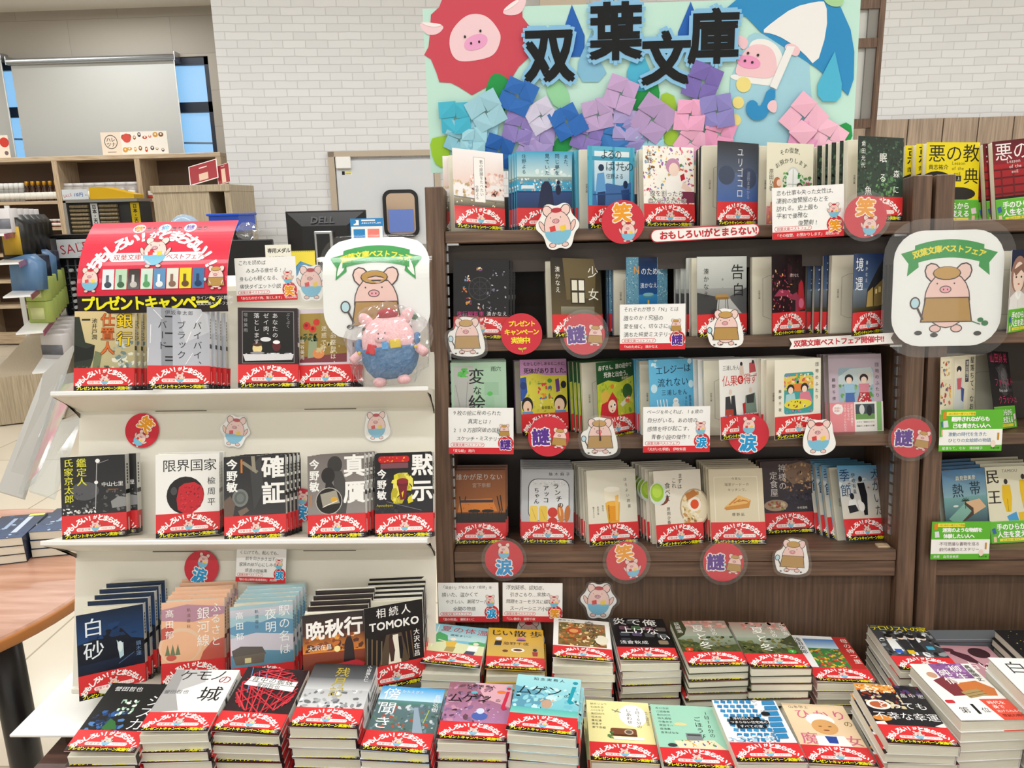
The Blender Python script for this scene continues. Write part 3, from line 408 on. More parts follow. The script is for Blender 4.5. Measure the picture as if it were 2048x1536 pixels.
cov('hoshi', 'cream paperback with a kimono lady and tumbling figures', 'e8e0c8', 'green', ('r', 0, 0, 100, 102, 'ddd6bc'), ('r', 2, 4, 30, 40, 'e6dfc4'), ('n', 26, 2, 8, 28, 34, 2, 5, 'c89a4a b8403c 6a86a0 e4cfa0', 3), ('n', 26, 0, 44, 30, 86, 2, 6, 'b5303c e0b040 3f4a6a c8605c', 4), ('r', 38, 6, 78, 100, 'e3dcc6'), ('e', 52, 24, 7, 6, '22222a'), ('e', 52, 30, 4, 5, 'f2e0d0'), ('p', [44, 38, 62, 38, 68, 96, 38, 96], 'cfd3d0'), ('p', [46, 40, 60, 40, 58, 60, 48, 60], 'c8606a'), ('p', [58, 56, 68, 60, 66, 84, 60, 80], '4a5a94'), ('r', 70, 8, 80, 48, '4a4a58'), ('V', '澤田瞳子', 75, 10, 8.5, 'f2ecd8'), ('V', '星落ちて、なお', 90, 3, 12.5, '22201c', {'sp': 1.12}))
cov('first', 'black paperback with hot pink characters', '1d1c20', 'green', ('r', 0, 0, 100, 102, '1b1a1e', '2c2a2c'), ('e', 62, 52, 24, 30, '4a484c'), ('e', 66, 50, 14, 20, '6c6a6c'), ('n', 50, 36, 26, 96, 92, 1.5, 5, '39373a 555356 27262a', 5), ('l', 30, 30, 84, 70, .8, '77767a'), ('T', '山田詠美', 8, 12, 19, 'd23a6a', {'sp': 1.1}), ('T', 'ファースト', 18, 56, 17, 'd23a6a', {'sp': 1.05}), ('T', 'クラッシュ', 28, 88, 17, 'd23a6a', {'sp': 1.05}), ('T', 'First crush', 36, 71, 8, 'f0eef0'))
cov('nettai', 'blue paperback with an open book and palm tree', '33465e', 'green', ('r', 0, 0, 100, 50, '3e6f9a', '7fa3b0'), ('r', 0, 50, 100, 102, '6f9fa0', '33485a'), ('p', [8, 88, 50, 60, 66, 72, 34, 104], '7fb0a4'), ('p', [50, 60, 82, 56, 96, 72, 66, 84], 'd8b08a'), ('p', [48, 60, 66, 72, 66, 84, 34, 100, 36, 96, 62, 78, 46, 64], '4a3428'), ('l', 48, 72, 50, 58, 1.4, '2a241c'), *[('l', 49, 58, 49+9*math.cos(t), 58-6*math.sin(t), 1.6, '20301c') for t in (0, .6, 1.3, 2, 2.6, 3.1)], ('e', 26, 66, 6, 2, 'cfdad4'), ('T', '森見登美彦', 30, 16, 9, 'f2ecca', {'sp': 1.05}), ('T', '熱', 20, 38, 27, '18303f', {'b': .006}), ('T', '帯', 60, 36, 27, '18303f', {'b': .006}))
cov('tami', 'cream paperback with men in yellow suits', 'e6e2cc', 'green', ('r', 0, 0, 100, 102, 'dedac2'), ('V', '民王', 14, 4, 28, '26241f', {'sp': 1.35, 'b': .02}), ('T', 'TAMIOU', 34, 8, 8, '5c5a50'), ('e', 40, 28, 4, 5, '2a2622'), ('p', [32, 34, 48, 34, 50, 58, 46, 84, 36, 84, 30, 58], 'e3b91e'), ('l', 40, 60, 41, 84, .8, '7a6210'), ('e', 76, 20, 4, 5, '2a2622'), ('p', [68, 26, 84, 26, 86, 54, 84, 80, 72, 80, 68, 50], 'e3b91e'), ('V', '池井戸潤', 94, 4, 12, '26241f'), ('p', [36, 92, 56, 84, 60, 100, 40, 102], '4a9ad0'), ('p', [60, 86, 84, 84, 86, 100, 62, 102], 'e0b82a'))
cov('ginko', 'sand paperback with dark tower and yellow title', 'e9e5da', 'red', ('r', 0, 0, 100, 102, 'd9c491', 'b0aa84'), ('p', [0, 10, 8, 10, 18, 55, 34, 60, 32, 82, 26, 102, 0, 102], '2a3128'), ('p', [0, 60, 20, 66, 34, 60, 30, 84, 0, 90], '161a18'), ('p', [34, 70, 46, 74, 42, 102, 30, 102], '6f7858'), ('n', 40, 62, 52, 100, 102, 3, 8, '9aa9a4 c3ccc4 6f8280 e3e2cf', 3), ('n', 16, 0, 96, 60, 102, 2, 5, '3c4a3c 5a6a54', 4), ('l', 12, 15, 26, 15, 3, '1e1c1a'), ('V', '池井戸潤', 33, 12, 9.6, '2c2820', {'b': .01}), ('V', '仕置人', 55, 3, 24, 'd4682a', {'sp': 1.05, 'o': '6a3412', 'ow': .03, 'b': .02}), ('V', '銀行', 83, 3, 27, 'e8c81e', {'sp': 1.2, 'o': '3c2c10', 'ow': .035, 'b': .02}))
cov('bye', 'silver paperback with broken black and white strokes', 'e8e7e6', 'red', ('r', 0, 0, 100, 102, 'a9adb8', 'babdc8'), ('r', 22, 0, 40, 102, '8f939c'), ('p', [50, 0, 96, 0, 100, 40, 60, 60], 'c3c6ce'), *[('r', 28, y, 40, y+2.6, '1c1c20') for y in (14, 43, 66, 84, 90)], ('T', '伊坂幸太郎', 28, 8, 8.4, '3f4046', {'sp': 1.1}), ('V', 'バイバイ、', 80, 22, 15, '2c2c32', {'sp': 1.15, 'b': -.008}), ('V', 'ブラック', 54, 22, 15, '2c2c32', {'sp': 1.15, 'b': -.008}), ('V', 'バード', 24, 22, 15, '2c2c32', {'sp': 1.2, 'b': -.008}), *[('l', x, y, x2, y2, 1, 'f2f3f6') for x, y, x2, y2 in ((6, 30, 5, 62), (2, 70, 1, 94), (88, 8, 78, 24), (70, 40, 62, 60), (72, 78, 60, 98), (10, 4, 24, 20))])
cov('anata', 'black framed paperback with cakes on lace', '241c20', 'red', ('r', 0, 0, 100, 102, '2c2024'), ('r', 7, 6, 94, 98, '8a8688'), ('r', 8, 7, 93, 97, '101012'), ('n', 40, 10, 80, 92, 90, 3, 6, 'e8e8ea d0d0d4 b8b8be', 3), ('p', [8, 82, 93, 82, 90, 92, 12, 94], 'd5d5d9'), ('e', 32, 72, 8, 9, 'e3cf94'), ('e', 32, 65, 8, 3.6, '4a2c1c'), ('e', 32, 80, 12, 2.4, '8f8f94'), ('e', 64, 68, 7, 9, '5a1a22'), ('e', 64, 61, 6, 3.4, 'f0eef0'), ('e', 46, 56, 9, 4, 'dcdce0'), ('V', 'あなたの', 62, 9, 10, 'd8d8da', {'sp': 1.15}), ('V', 'ゼイ肉、', 47, 9, 10, 'd8d8da', {'sp': 1.15}), ('V', '落とします', 31, 9, 10, 'd8d8da', {'sp': 1.15}), ('V', '垣谷美雨', 13, 9, 7, '9a9a9e', {'sp': 1.3}), ('V', 'ぶくぶく', 84, 8, 7, '9c9ca2'))
cov('shuto', 'olive gold paperback with red roses', 'd9cfd8', 'red', ('r', 0, 0, 100, 102, 'd6cbd6'), ('r', 3, 8, 90, 96, 'a48c48', '8f7438'), ('p', [3, 86, 90, 80, 90, 96, 3, 96], '7c3c44'), ('p', [20, 52, 34, 52, 36, 86, 18, 88], '93a080'), ('n', 22, 4, 44, 36, 58, 2, 6, '38482c 4a5a34 2a3824', 3), ('e', 16, 30, 7, 7, 'c8332e'), ('e', 27, 36, 7, 6, 'd64034'), ('e', 34, 24, 6, 6, 'cc3a30'), ('e', 15, 29, 3, 3, '8f1c20'), ('e', 27, 35, 3, 3, '8f1c20'), ('e', 38, 80, 11, 9, 'd88a54'), ('n', 16, 30, 60, 88, 80, 2, 7, 'c8b888 dccfa4', 8), ('V', '姑の', 82, 30, 10.5, 'efe8d4', {'sp': 1.2}), ('V', '遺品整理は、', 65, 30, 10.5, 'efe8d4', {'sp': 1.2}), ('V', '迷惑です', 48, 30, 10.5, 'efe8d4', {'sp': 1.2}), ('V', '垣谷美雨', 8, 54, 8.5, 'f4f0e4', {'sp': 1.1}))
cov('kantei', 'night street paperback with yellow green title', 'dcdcda', 'red', ('r', 0, 0, 100, 102, '1c1c1e', '2a2a2c'), ('e', 36, 60, 22, 16, '55565a'), ('n', 60, 0, 60, 100, 98, 1.5, 5, '3c3c3e 5a5a5c 242426 77777a', 4), ('l', 56, 6, 52, 90, 1.4, 'a5a6a8'), ('e', 57, 9, 3.6, 3.6, 'f4f4f4'), ('e', 54, 46, 3, 3, 'f2f2f2'), ('l', 56, 14, 74, 8, 1, '8a8a8c'), ('p', [76, 80, 88, 72, 100, 74, 100, 90, 78, 92], '8f9092'), ('n', 24, 2, 88, 54, 100, 1.5, 4, 'c9cacc e8e8ea 8c8d90', 5), ('V', '鑑定人', 32, 3, 16, 'd8d638', {'b': .015, 'sp': 1.0}), ('V', '氏家京太郎', 12, 3, 15, 'd8d638', {'b': .015, 'sp': 1.02}), ('T', '中山七里', 62, 50, 8.6, 'f0f0f0', {'b': .01}), ('T', 'Nakayama', 72, 59, 3.6, 'c8802c'))
cov('genkai', 'white paperback with a red and black disc', 'f2f2f0', 'red', ('r', 0, 0, 100, 141, 'f1f1ef'), ('e', 46, 70, 29.5, 32, '1e1b1c'), ('p', [36, 56, 44, 50, 60, 48, 72, 56, 75, 72, 70, 90, 56, 101, 44, 101, 34, 94, 32, 76], 'c42330'), ('n', 60, 38, 54, 70, 96, 1, 2.6, '9a1a26 d83a46 701420', 3), ('e', 28, 62, 5, 7, '4a484a'), ('T', '限界国家', 10, 19, 22, '222224', {'sp': .97}), ('V', '楡周平', 87, 40, 13.5, '2a2a2c', {'sp': 1.35}))
cov('kakusho', 'black paperback with stethoscope and huge white characters', 'ececea', 'red', ('r', 0, 0, 100, 102, '242426', '39383a'), ('p', [42, 20, 60, 0, 64, 60, 48, 92], '3e3f40'), ('p', [26, 10, 32, 8, 56, 26, 52, 30], '8a8474'), ('p', [44, 0, 50, 0, 52, 28, 46, 26], '948e7c'), ('e', 26, 70, 13, 15, '777b78'), ('e', 26, 70, 9.5, 11, '5a605e'), ('e', 26, 70, 6, 7, '6f7573'), ('p', [0, 74, 10, 66, 18, 80, 14, 102, 0, 102], '6a5a50'), ('p', [22, 92, 36, 86, 40, 92, 26, 102], '76665a'), ('V', '確証', 80, 0, 39, 'f3f3f1', {'sp': 1.13, 'b': .034}), ('V', '今野敏', 13, 4, 18, 'f3f3f1', {'sp': 1.06, 'b': .032}), ('r', 27, 5, 30, 28, 'c87a2c'))
cov('shingan', 'grey paperback with silhouettes and a round inset', 'e8e8e6', 'red', ('r', 0, 0, 100, 102, '77706e', '8f8a88'), ('e', 48, 17, 13, 15, '3a3838'), ('p', [44, 28, 60, 28, 72, 60, 66, 102, 50, 100], '4a4848'), ('e', 36, 35, 12, 14, '2b2a2b'), ('p', [32, 46, 42, 46, 50, 60, 30, 60], '2b2a2b'), ('e', 37, 78, 23.5, 23, 'b5b2ae'), ('e', 37, 78, 22, 21.6, '26221e'), ('p', [22, 66, 50, 60, 56, 82, 26, 86], 'a29d90'), ('e', 46, 76, 6, 5, 'd8a83c'), ('l', 26, 88, 52, 78, 1.6, 'e9e4d6'), ('V', '真贋', 82, 0, 39, 'f3f3f1', {'sp': 1.14, 'b': .034}), ('V', '今野敏', 12, 6, 17.5, 'f3f3f1', {'sp': 1.08, 'b': .032}), ('r', 5, 66, 7.5, 86, 'c87a2c'))
cov('mokuji', 'black paperback, red stamp on yellow burst', 'e8e8e6', 'red', ('r', 0, 0, 100, 102, '1c1b1f', '26252b'), ('n', 40, 0, 0, 60, 102, 2, 7, '2c2b31 34333a 1a191d', 3), ('R', 6, 3, 60, 14, 5, 'c41f22'), ('n', 16, 8, 4, 58, 13, 1, 3, 'f0602c f8a040', 6), ('r', 10, 15, 58, 24, '7a4a54'), ('n', 26, 28, 32, 66, 84, 8, 15, 'd8cc2c b8ac28 e8de60', 8), ('e', 48, 50, 10, 9, '6a1620'), ('e', 48, 46, 10, 5, '8a2430'), ('p', [40, 54, 56, 54, 54, 76, 44, 78], '741824'), ('p', [46, 66, 50, 62, 48, 74], 'e8c82c'), ('l', 20, 80, 80, 96, .6, '8f8e96'), ('V', '黙示', 82, 0, 38, 'f3f3f1', {'sp': 1.14, 'b': .034}), ('V', '今野敏', 12, 25, 16.5, 'f3f3f1', {'sp': 1.08, 'b': .032}), ('T', 'Apocalypse', 3, 86, 5.6, 'd8c82c'))
cov('hakusa', 'navy night paperback with two large white characters', 'ebebe8', 'red', ('r', 0, 0, 100, 60, '12233c', '1f4a80'), ('r', 0, 60, 100, 102, '152c50', '0e1626'), ('p', [0, 50, 26, 44, 44, 32, 66, 34, 80, 52, 100, 58, 100, 80, 0, 84], '0e1626'), ('n', 14, 0, 22, 100, 46, 6, 14, '1c3f70 173560', 3), ('l', 60, 92, 84, 78, .8, '5f7fa8'), ('p', [58, 52, 62, 58, 68, 58, 68, 80, 62, 84, 60, 70], 'bcd8e4'), ('e', 63, 64, 4, 9, 'e3f2f4'), ('V', '白砂', 24, 8, 32, 'e6eef4', {'sp': 1.18, 'b': .004}), ('V', '鏑木蓮', 91, 60, 8.5, '6f8fb8'))
cov('furu', 'peach landscape paperback with white title', 'efe6e0', 'red', ('r', 0, 0, 100, 20, 'efbf9f', 'e0ab90'), ('p', [0, 12, 40, 6, 100, 14, 100, 30, 60, 40, 0, 30], 'b88a9c'), ('p', [0, 30, 50, 36, 100, 26, 100, 102, 0, 102], 'edb893'), ('e', 30, 74, 34, 30, 'e8c6a8'), ('e', 30, 76, 30, 26, 'edb893'), ('p', [0, 44, 12, 38, 20, 46, 12, 60, 0, 62], 'c2564a'), ('p', [60, 102, 66, 86, 80, 70, 100, 66, 100, 102], 'c05a4c'), *[('p', [x-4, 88, x, 70, x+4, 88], '6a7a56') for x in (10, 18, 26)], ('e', 16, 92, 8, 5, 'c85a4a'), ('V', 'ふるさと', 86, 6, 17, 'f8f5f0', {'sp': 1.1}), ('V', '銀河線', 66, 12, 21, 'f8f5f0', {'sp': 1.08}), ('V', '髙田郁', 13, 12, 14, 'f8f5f0', {'sp': 1.25}), ('V', '軌道春秋', 43, 12, 6.5, '8a6a5c', {'sp': 1.4}))
cov('eki', 'misty blue station paperback with white title', 'd8e6e6', 'red', ('r', 0, 0, 100, 102, 'a3c3cc', '8fb4c4'), ('r', 0, 6, 100, 18, 'c9c6d0', 'b8c0cc'), ('p', [0, 34, 26, 26, 48, 30, 70, 24, 100, 30, 100, 56, 60, 50, 20, 54, 0, 44], '5f93b4'), ('p', [0, 52, 40, 46, 100, 54, 100, 80, 50, 78, 0, 80], 'ccc8d4'), ('p', [0, 80, 40, 74, 100, 82, 100, 102, 0, 102], '5f8ea8'), ('p', [2, 72, 16, 66, 50, 70, 56, 82, 4, 84], '5a5450'), ('p', [4, 82, 54, 80, 52, 96, 8, 96], '6c6358'), ('r', 22, 86, 32, 94, 'd8cf9c'), ('V', '駅の名は', 86, 4, 19, 'f4f6f6', {'sp': 1.12}), ('V', '夜明', 64, 8, 19, 'f4f6f6', {'sp': 1.12}), ('V', '髙田郁', 15, 9, 13, 'f4f6f6', {'sp': 1.3}), ('V', '軌道春秋', 42, 8, 6.5, '4f6a7c', {'sp': 1.3}))
cov('banshu', 'sunset paperback with white title and a red car', 'ebe9e6', 'red', ('r', 0, 0, 100, 34, '1f1a1c', '4a2a1c'), ('r', 0, 34, 100, 62, '6a3418', 'e08a2c'), ('r', 0, 62, 100, 102, '8a3a1c', '3a1a1a'), ('n', 40, 0, 34, 100, 60, 3, 9, 'c8702c e8a040 8a4420 5a2c1c', 3), ('e', 54, 58, 5, 5, 'fbe8a0'), ('p', [64, 80, 66, 50, 70, 40, 76, 40, 80, 52, 82, 80], '241618'), ('p', [14, 96, 40, 84, 84, 78, 98, 84, 92, 96, 60, 92, 30, 101], 'b8303c'), ('p', [20, 88, 44, 82, 50, 90, 22, 96], '8a7a7c'), ('e', 18, 98, 8, 5, 'b8783c'), ('T', '晩秋行', 4, 26, 31, 'f5f3ef', {'sp': .99, 'slope': -.05, 'b': .034}), ('T', '大沢在昌', 8, 54, 9.4, 'f5f3ef', {'slope': -.02, 'b': .008}))
cov('tomoko', 'black paperback with capital letters and two backlit walkers', 'e6e4e0', 'red', ('r', 0, 0, 100, 102, '141315', '1e1917'), ('p', [36, 50, 62, 50, 74, 100, 22, 100], '5a4a38'), ('p', [44, 52, 56, 52, 60, 100, 38, 100], 'f2ead8'), *[('l', x, 50+i*3, x-2, 98, 1.8, '8a6f50') for i, x in enumerate((4, 12, 20, 28))], *[('l', x, 50, x+4, 96, 1.8, '6f5840') for x in (70, 78)], ('p', [40, 56, 46, 54, 50, 78, 47, 96, 42, 96, 40, 76], '4a3028'), ('e', 44, 54, 3, 4, '3a2820'), ('p', [56, 56, 62, 56, 64, 78, 62, 94, 58, 94], '201a1a'), ('T', '相続人', 20, 12, 17, 'f4f2ee', {'sp': 1.25, 'b': .01}), ('T', 'TOMOKO', 8, 33, 18.5, 'f4f2ee', {'b': .032, 'sp': .98}), ('V', '大沢在昌', 88, 48, 11, 'f4f2ee', {'b': .012, 'sp': 1.1}))
cov('shisu', 'black paperback with a pale hyacinth and blue berries', 'e6e4e0', 'red', ('r', 0, 0, 100, 102, '141517'), ('n', 40, 6, 60, 60, 100, 3, 9, '1c3f74 2f5fa0 14284a 4a7ab8', 3), ('p', [30, 96, 34, 76, 44, 82, 52, 96, 40, 101], '2f6a34'), ('n', 34, 34, 36, 60, 72, 2, 5, 'b9d6c0 e2efe0 8fb8a0', 4), ('T', '誉田哲也', 10, 13, 11, 'dcdcde', {'b': .008}), ('V', 'シズカ', 84, 24, 26, 'e9e9ea', {'sp': .95, 'dx': -4}))
cov('kemono', 'white and grey paperback with thin black strokes', 'efefed', 'red', ('r', 0, 0, 100, 102, 'e6e6e4', 'f4f4f2'), ('p', [0, 0, 36, 0, 30, 44, 0, 90], '9c9c9c'), ('p', [14, 0, 50, 0, 56, 30, 20, 54], 'bcbcbc'), ('p', [0, 60, 20, 54, 40, 96, 0, 102], 'a8a8a8'), ('T', 'ケモノ', 10, 14, 28, '1c1c1e', {'sp': .86}), ('T', 'の', 74, 24, 22, '9a1c2c'), ('T', '城', 56, 58, 36, '1c1c1e', {'b': .004}), ('T', '誉田哲也', 2, 54, 9.5, '6a6a6c', {'b': .004}))
cov('senaka', 'red threads paperback with a white title plate', 'ebe7e4', 'red', ('r', 0, 0, 100, 102, '2a1a1e'), *[('l', 50+46*math.cos(i*1.7), 50+50*math.sin(i*1.7), 50+46*math.cos(i*2.9+1), 50+50*math.sin(i*2.9+1), 1.9, ('cc2f3c', 'a81f2e', 'd8424c')[i % 3]) for i in range(44)], *[('l', 10+i*13, 2+i*7, 22+i*14, 60-i*6, 1.3, '5f86b8') for i in range(5)], ('p', [16, 22, 92, 30, 90, 52, 10, 42], 'f0efec'), ('l', 14, 33, 91, 41, .9, '222'), ('T', '背中の蜘蛛', 18, 28, 12.5, '1c1c1e', {'sp': 1.1, 'slope': .09, 'rot': 5}), ('T', '誉田哲也', 30, 41, 9.5, '1c1c1e', {'slope': .09, 'rot': 5}))
cov('zang', 'black to white misty mountain paperback with gold title', 'e9e9e8', 'red', ('r', 0, 0, 100, 34, '26282a', '55585c'), ('r', 0, 34, 100, 60, '66696d', 'c9cbcd'), ('r', 0, 60, 100, 102, 'b8babd', 'd5d7d9'), ('n', 50, 0, 60, 100, 100, 3, 8, '8f9296 e9eaec a9acb0 6a6d72', 3), ('V', '残月記', 50, 8, 23, 'b5a23c', {'sp': .98, 'b': .004}), ('V', '小田雅久仁', 90, 2, 7.6, 'ececec', {'sp': 1.0}))
cov('kata', 'blue sky and rooftops paperback with white title', 'dfe8ee', 'red', ('r', 0, 0, 100, 32, '2f9ada', 'bfe2f2'), ('r', 0, 32, 100, 42, '5f8a90', '4a7a6a'), ('r', 0, 42, 100, 102, '5c747c', '4f6a68'), ('n', 130, 0, 38, 100, 102, 2, 6, '4f6a74 8fa3ac 3f5a50 a8503c c8d0d4 5c7c6a 6f8694', 4), ('p', [60, 46, 66, 46, 84, 102, 68, 102], '8fa3b4'), ('l', 84, 50, 80, 80, 1.2, 'b8c83c'), ('V', '傍聞き', 19, 4, 28, 'f5f6f7', {'sp': 1.15, 'dx': 0}), ('T', 'かたえぎき', 34, 11, 6.6, 'e6eef2', {'sp': 1.05}), ('V', '長岡弘樹', 92, 14, 10, 'eef2f4'))
cov('mug1', 'pink starry paperback with a tall red letter i', 'e9d9de', 'red', ('r', 0, 0, 100, 102, '94606c', 'b07fa8'), ('p', [40, 0, 100, 0, 100, 60, 60, 40], 'd8a8b4'), ('n', 90, 0, 4, 70, 100, 3, 9, '6a4c5a a87890 c490a8 8a6a90 5c4658 9c7088', 3), ('n', 24, 20, 60, 90, 100, 1, 3, 'e8d4e4 b8a0d0', 5), ('e', 56, 84, 12, 10, '4f66b0'), ('e', 56, 72, 6, 7, 'cfd8ec'), ('e', 84, 22, 7, 4, 'e07a3c'), ('e', 42, 26, 5, 4, '5fb0c0'), ('e', 96, 10, 6, 5, '6fb8c4'), ('T', '知念実希人', 28, 9, 8, '2c2028', {'sp': 1.2}), ('T', 'ムゲン', 2, 42, 25, '1c161a', {'sp': .88, 'slope': -.06}), ('T', 'の', 76, 44, 9, '2c2028'), ('e', 95, 12, 3.4, 3.4, 'c42e4c'), ('p', [92, 20, 97, 20, 92, 58, 96, 64, 90, 68, 86, 62], 'cc2f50'))
cov('mug2', 'pale turquoise paperback with a tall teal letter i', 'dfeef0', 'red', ('r', 0, 0, 100, 102, 'a3dbe2', '6fc0ce'), ('p', [0, 30, 36, 40, 60, 60, 40, 102, 0, 102], '5f9cb4'), ('n', 80, 0, 30, 100, 100, 4, 10, 'b9e3e8 8fd0dc 74bfd2 c8ecee a0d8de', 3), ('r', 0, 84, 100, 102, '5cb8b4', '7fd0c0'), ('e', 52, 72, 8, 11, 'c0a088'), ('l', 42, 66, 46, 60, 3, 'd8b89c'), ('l', 62, 66, 60, 60, 3, 'd8b89c'), ('T', '知念実希人', 26, 9, 8.5, '1f3a40', {'sp': 1.2}), ('T', 'ムゲン', 2, 40, 26, '14262a', {'sp': .88, 'slope': -.04}), ('T', 'の', 76, 48, 10, '1f3a40'), ('e', 92, 12, 4, 4, '1f94a8'), ('p', [88, 22, 94, 22, 88, 58, 93, 64, 86, 68, 82, 62], '1f9cb0'))
cov('natsu', 'light blue and green seaside paperback with running children', 'e3f0f0', 'red', ('r', 0, 0, 100, 55, '7cc4dc', 'c3e2e2'), ('p', [0, 48, 14, 30, 30, 40, 34, 62, 0, 74], '3fa45c'), ('p', [70, 60, 86, 52, 100, 56, 100, 72, 74, 72], '4fae68'), ('p', [0, 72, 30, 62, 100, 68, 100, 102, 0, 102], 'dfe2b4'), ('l', 9, 4, 8, 84, 1.6, 'f0f0ea'), ('e', 42, 52, 5, 5.5, 'f2e6d0'), ('p', [30, 60, 50, 58, 48, 78, 34, 80], 'e3b83c'), ('l', 30, 62, 16, 58, 3, 'f2dcc0'), ('p', [34, 80, 50, 78, 48, 96, 32, 96], 'b09a5c'), ('e', 84, 62, 5, 5, 'f2e6d0'), ('p', [72, 70, 90, 68, 88, 88, 70, 88], 'f4f6f6'), ('p', [70, 88, 86, 88, 84, 101, 66, 101], '3c4660'), ('T', '夏の体温', 14, 16, 21, 'c23a4c', {'sp': 1.05, 'slope': .05}), ('T', '瀬尾まいこ', 34, 38, 8, '3a6a78'))
cov('jii', 'yellow paperback with playful black title and small figures', 'e8c43c', 'red', ('r', 0, 0, 100, 60, 'e8b81c', 'd8ac4c'), ('r', 0, 60, 100, 102, 'd0ac58', 'd8b24c'), ('T', 'じい', 4, 17, 22, '1f1c1a', {'b': .02, 'sp': .9}), ('T', '散歩', 46, 18, 24, '1f1c1a', {'b': .02, 'sp': 1.2}), ('T', '藤野千夜', 28, 54, 11.5, '2a2018', {'sp': 1.0}), ('e', 20, 38, 6, 6, 'f4efe6'), ('p', [14, 46, 26, 46, 24, 62, 12, 62], '26242a'), ('e', 60, 37, 8, 5, 'd87a9a'), ('e', 60, 42, 9, 3, '5a3a6a'), ('e', 54, 76, 12, 7, 'f4f0e6'), ('e', 54, 76, 8, 4, '5a2c1c'), ('e', 84, 74, 4, 5, '2a2422'), ('p', [79, 80, 89, 80, 88, 94, 80, 94], 'a8343c'), ('e', 32, 80, 5, 4, '6a3a1c'))
cov('kiseki', 'white bordered paperback with a food photo', 'efeeea', 'red', ('r', 0, 0, 100, 141, 'efeeea'), ('r', 9, 14, 92, 96, '8a6a3c'), ('n', 150, 9, 14, 92, 96, 2, 8, 'b58a4a d8b878 6a5a2c 8f4a2c e3cfa0 5a6a34 c8743c', 3), ('e', 36, 44, 14, 12, 'b5502c'), ('e', 36, 44, 8, 7, 'e0a060'), ('e', 84, 70, 12, 16, 'e8e2cc'), ('T', '原田マハ', 8, 7, 7, '3c3a38', {'sp': 1.1}), ('V', '奇跡の人', 64, 4, 19, '1c1a18', {'sp': 1.2, 'dx': 3}))
cov('enjo', 'black paperback with dim photo tiles', 'ecebe9', 'red', ('r', 0, 0, 100, 102, '141416'), *[('R', x, y, x+17, y+13, 3, c) for (x, y, c) in ((14, 28, '6a4a5a'), (36, 28, '4a6a4c'), (58, 30, '6a3a4a'), (80, 32, '5c5450'), (12, 50, '3c4250'), (34, 50, '554a6a'), (56, 52, '4a4c50'), (78, 54, '5a5c60'), (12, 70, '333840'), (76, 76, '8a7a60'), (30, 8, '44484c'), (60, 8, '4c4448'))], ('T', '炎で俺', 4, 12, 26, 'f2f2f0', {'sp': 1.05, 'slope': .08, 'b': .006}), ('T', '上げな', 14, 42, 24, 'f2f2f0', {'sp': .95, 'slope': .08, 'b': .006}), ('T', 'い', 80, 66, 20, 'f2f2f0', {'b': .006}), ('T', '浅倉秋成', 8, 84, 12, 'eeeeec', {'sp': 1.05}))
for k, tint, num, d in (('fuyu1', 'c8401c', '上', 'forest and pink cloud paperback with red dot'), ('fuyu2', '3a9a34', '下', 'forest and pink cloud paperback with green dot')):
    cov(k, d, '3c4234', 'red', ('r', 0, 0, 100, 50, 'a88a7c', '9aa494'), ('r', 0, 50, 100, 102, '8f9a86', '4a5036'), ('n', 50, 20, 0, 100, 24, 4, 10, 'c88a80 b87a70 9c9a90 d8a498', 3 if k == 'fuyu1' else 9), ('p', [0, 0, 22, 0, 24, 26, 16, 46, 0, 60] if k == 'fuyu1' else [100, 40, 84, 52, 70, 66, 100, 80], '3c3f28'), ('p', [0, 60, 30, 70, 60, 84, 100, 76, 100, 102, 0, 102], '47502c'), ('n', 70, 0, 52, 100, 101, 2, 7, '3a4424 5c6634 6f6a38 2c341c', 5), ('V', '夏と冬', 45, 14, 24, 'eeece4', {'sp': 1.12, 'b': .006}), ('V', '千古の', 70, 14, 11, 'eeece4', {'sp': 1.05}), ('V', '荻原浩', 10 if k == 'fuyu1' else 92, 6, 11, 'eeece4', {'sp': 1.1}), ('e', 13 if k == 'fuyu1' else 84, 92, 7, 6, tint), ('T', num, (13 if k == 'fuyu1' else 84)-3, 92, 6, 'f4f0e8'))
cov('asada', 'white and red paperback with an autumn hillside painting', 'efece6', 'red', ('r', 0, 0, 100, 102, 'eceeee'), ('r', 74, 0, 100, 102, 'b8302c'), ('r', 18, 10, 74, 40, '3f7ac0', 'c3dcec'), ('r', 18, 40, 74, 102, '3f7a3c'), ('n', 130, 18, 42, 74, 101, 2, 6, '2f6a34 5c9a44 d8a02c c8502c 3f7f44 e3b83c 8a3f5c', 4), ('V', '浅田次郎', 8, 8, 13, '1c1c1c', {'b': .01}), ('V', '母の待つ里', 92, 6, 14, 'f4efe8', {'sp': 1.15}))
cov('terro', 'black and grey cartoon crowd paperback with yellow title', 'e8e6e2', 'red', ('r', 0, 0, 100, 102, '3f4144'), ('n', 70, 0, 20, 100, 100, 4, 11, '1c1c1e 8f9296 c9cbcd 55585c e6e7e8', 3), *[('p', [x-7, 46, x+7, 46, x+9, 84, x-9, 84], c) for x, c in ((22, 'e3e3e0'), (42, '2a2a2e'), (60, '202024'), (80, '3a3c42'))], *[('e', x, 40, 6, 7, 'e9d2bc') for x in (22, 42, 60, 80)], *[('e', x, 36, 7, 6, '17171a') for x in (22, 42, 60, 80)], ('r', 16, 78, 28, 90, '2f5fb8'), ('r', 36, 80, 48, 92, 'd8b82c'), ('r', 74, 66, 86, 76, '3fa0c0'), ('T', 'テロリストの家', 0, 11, 17, 'e8d81e', {'b': .02, 'sp': .82}), ('T', '中山七里', 40, 27, 11, '2a2a2c'))
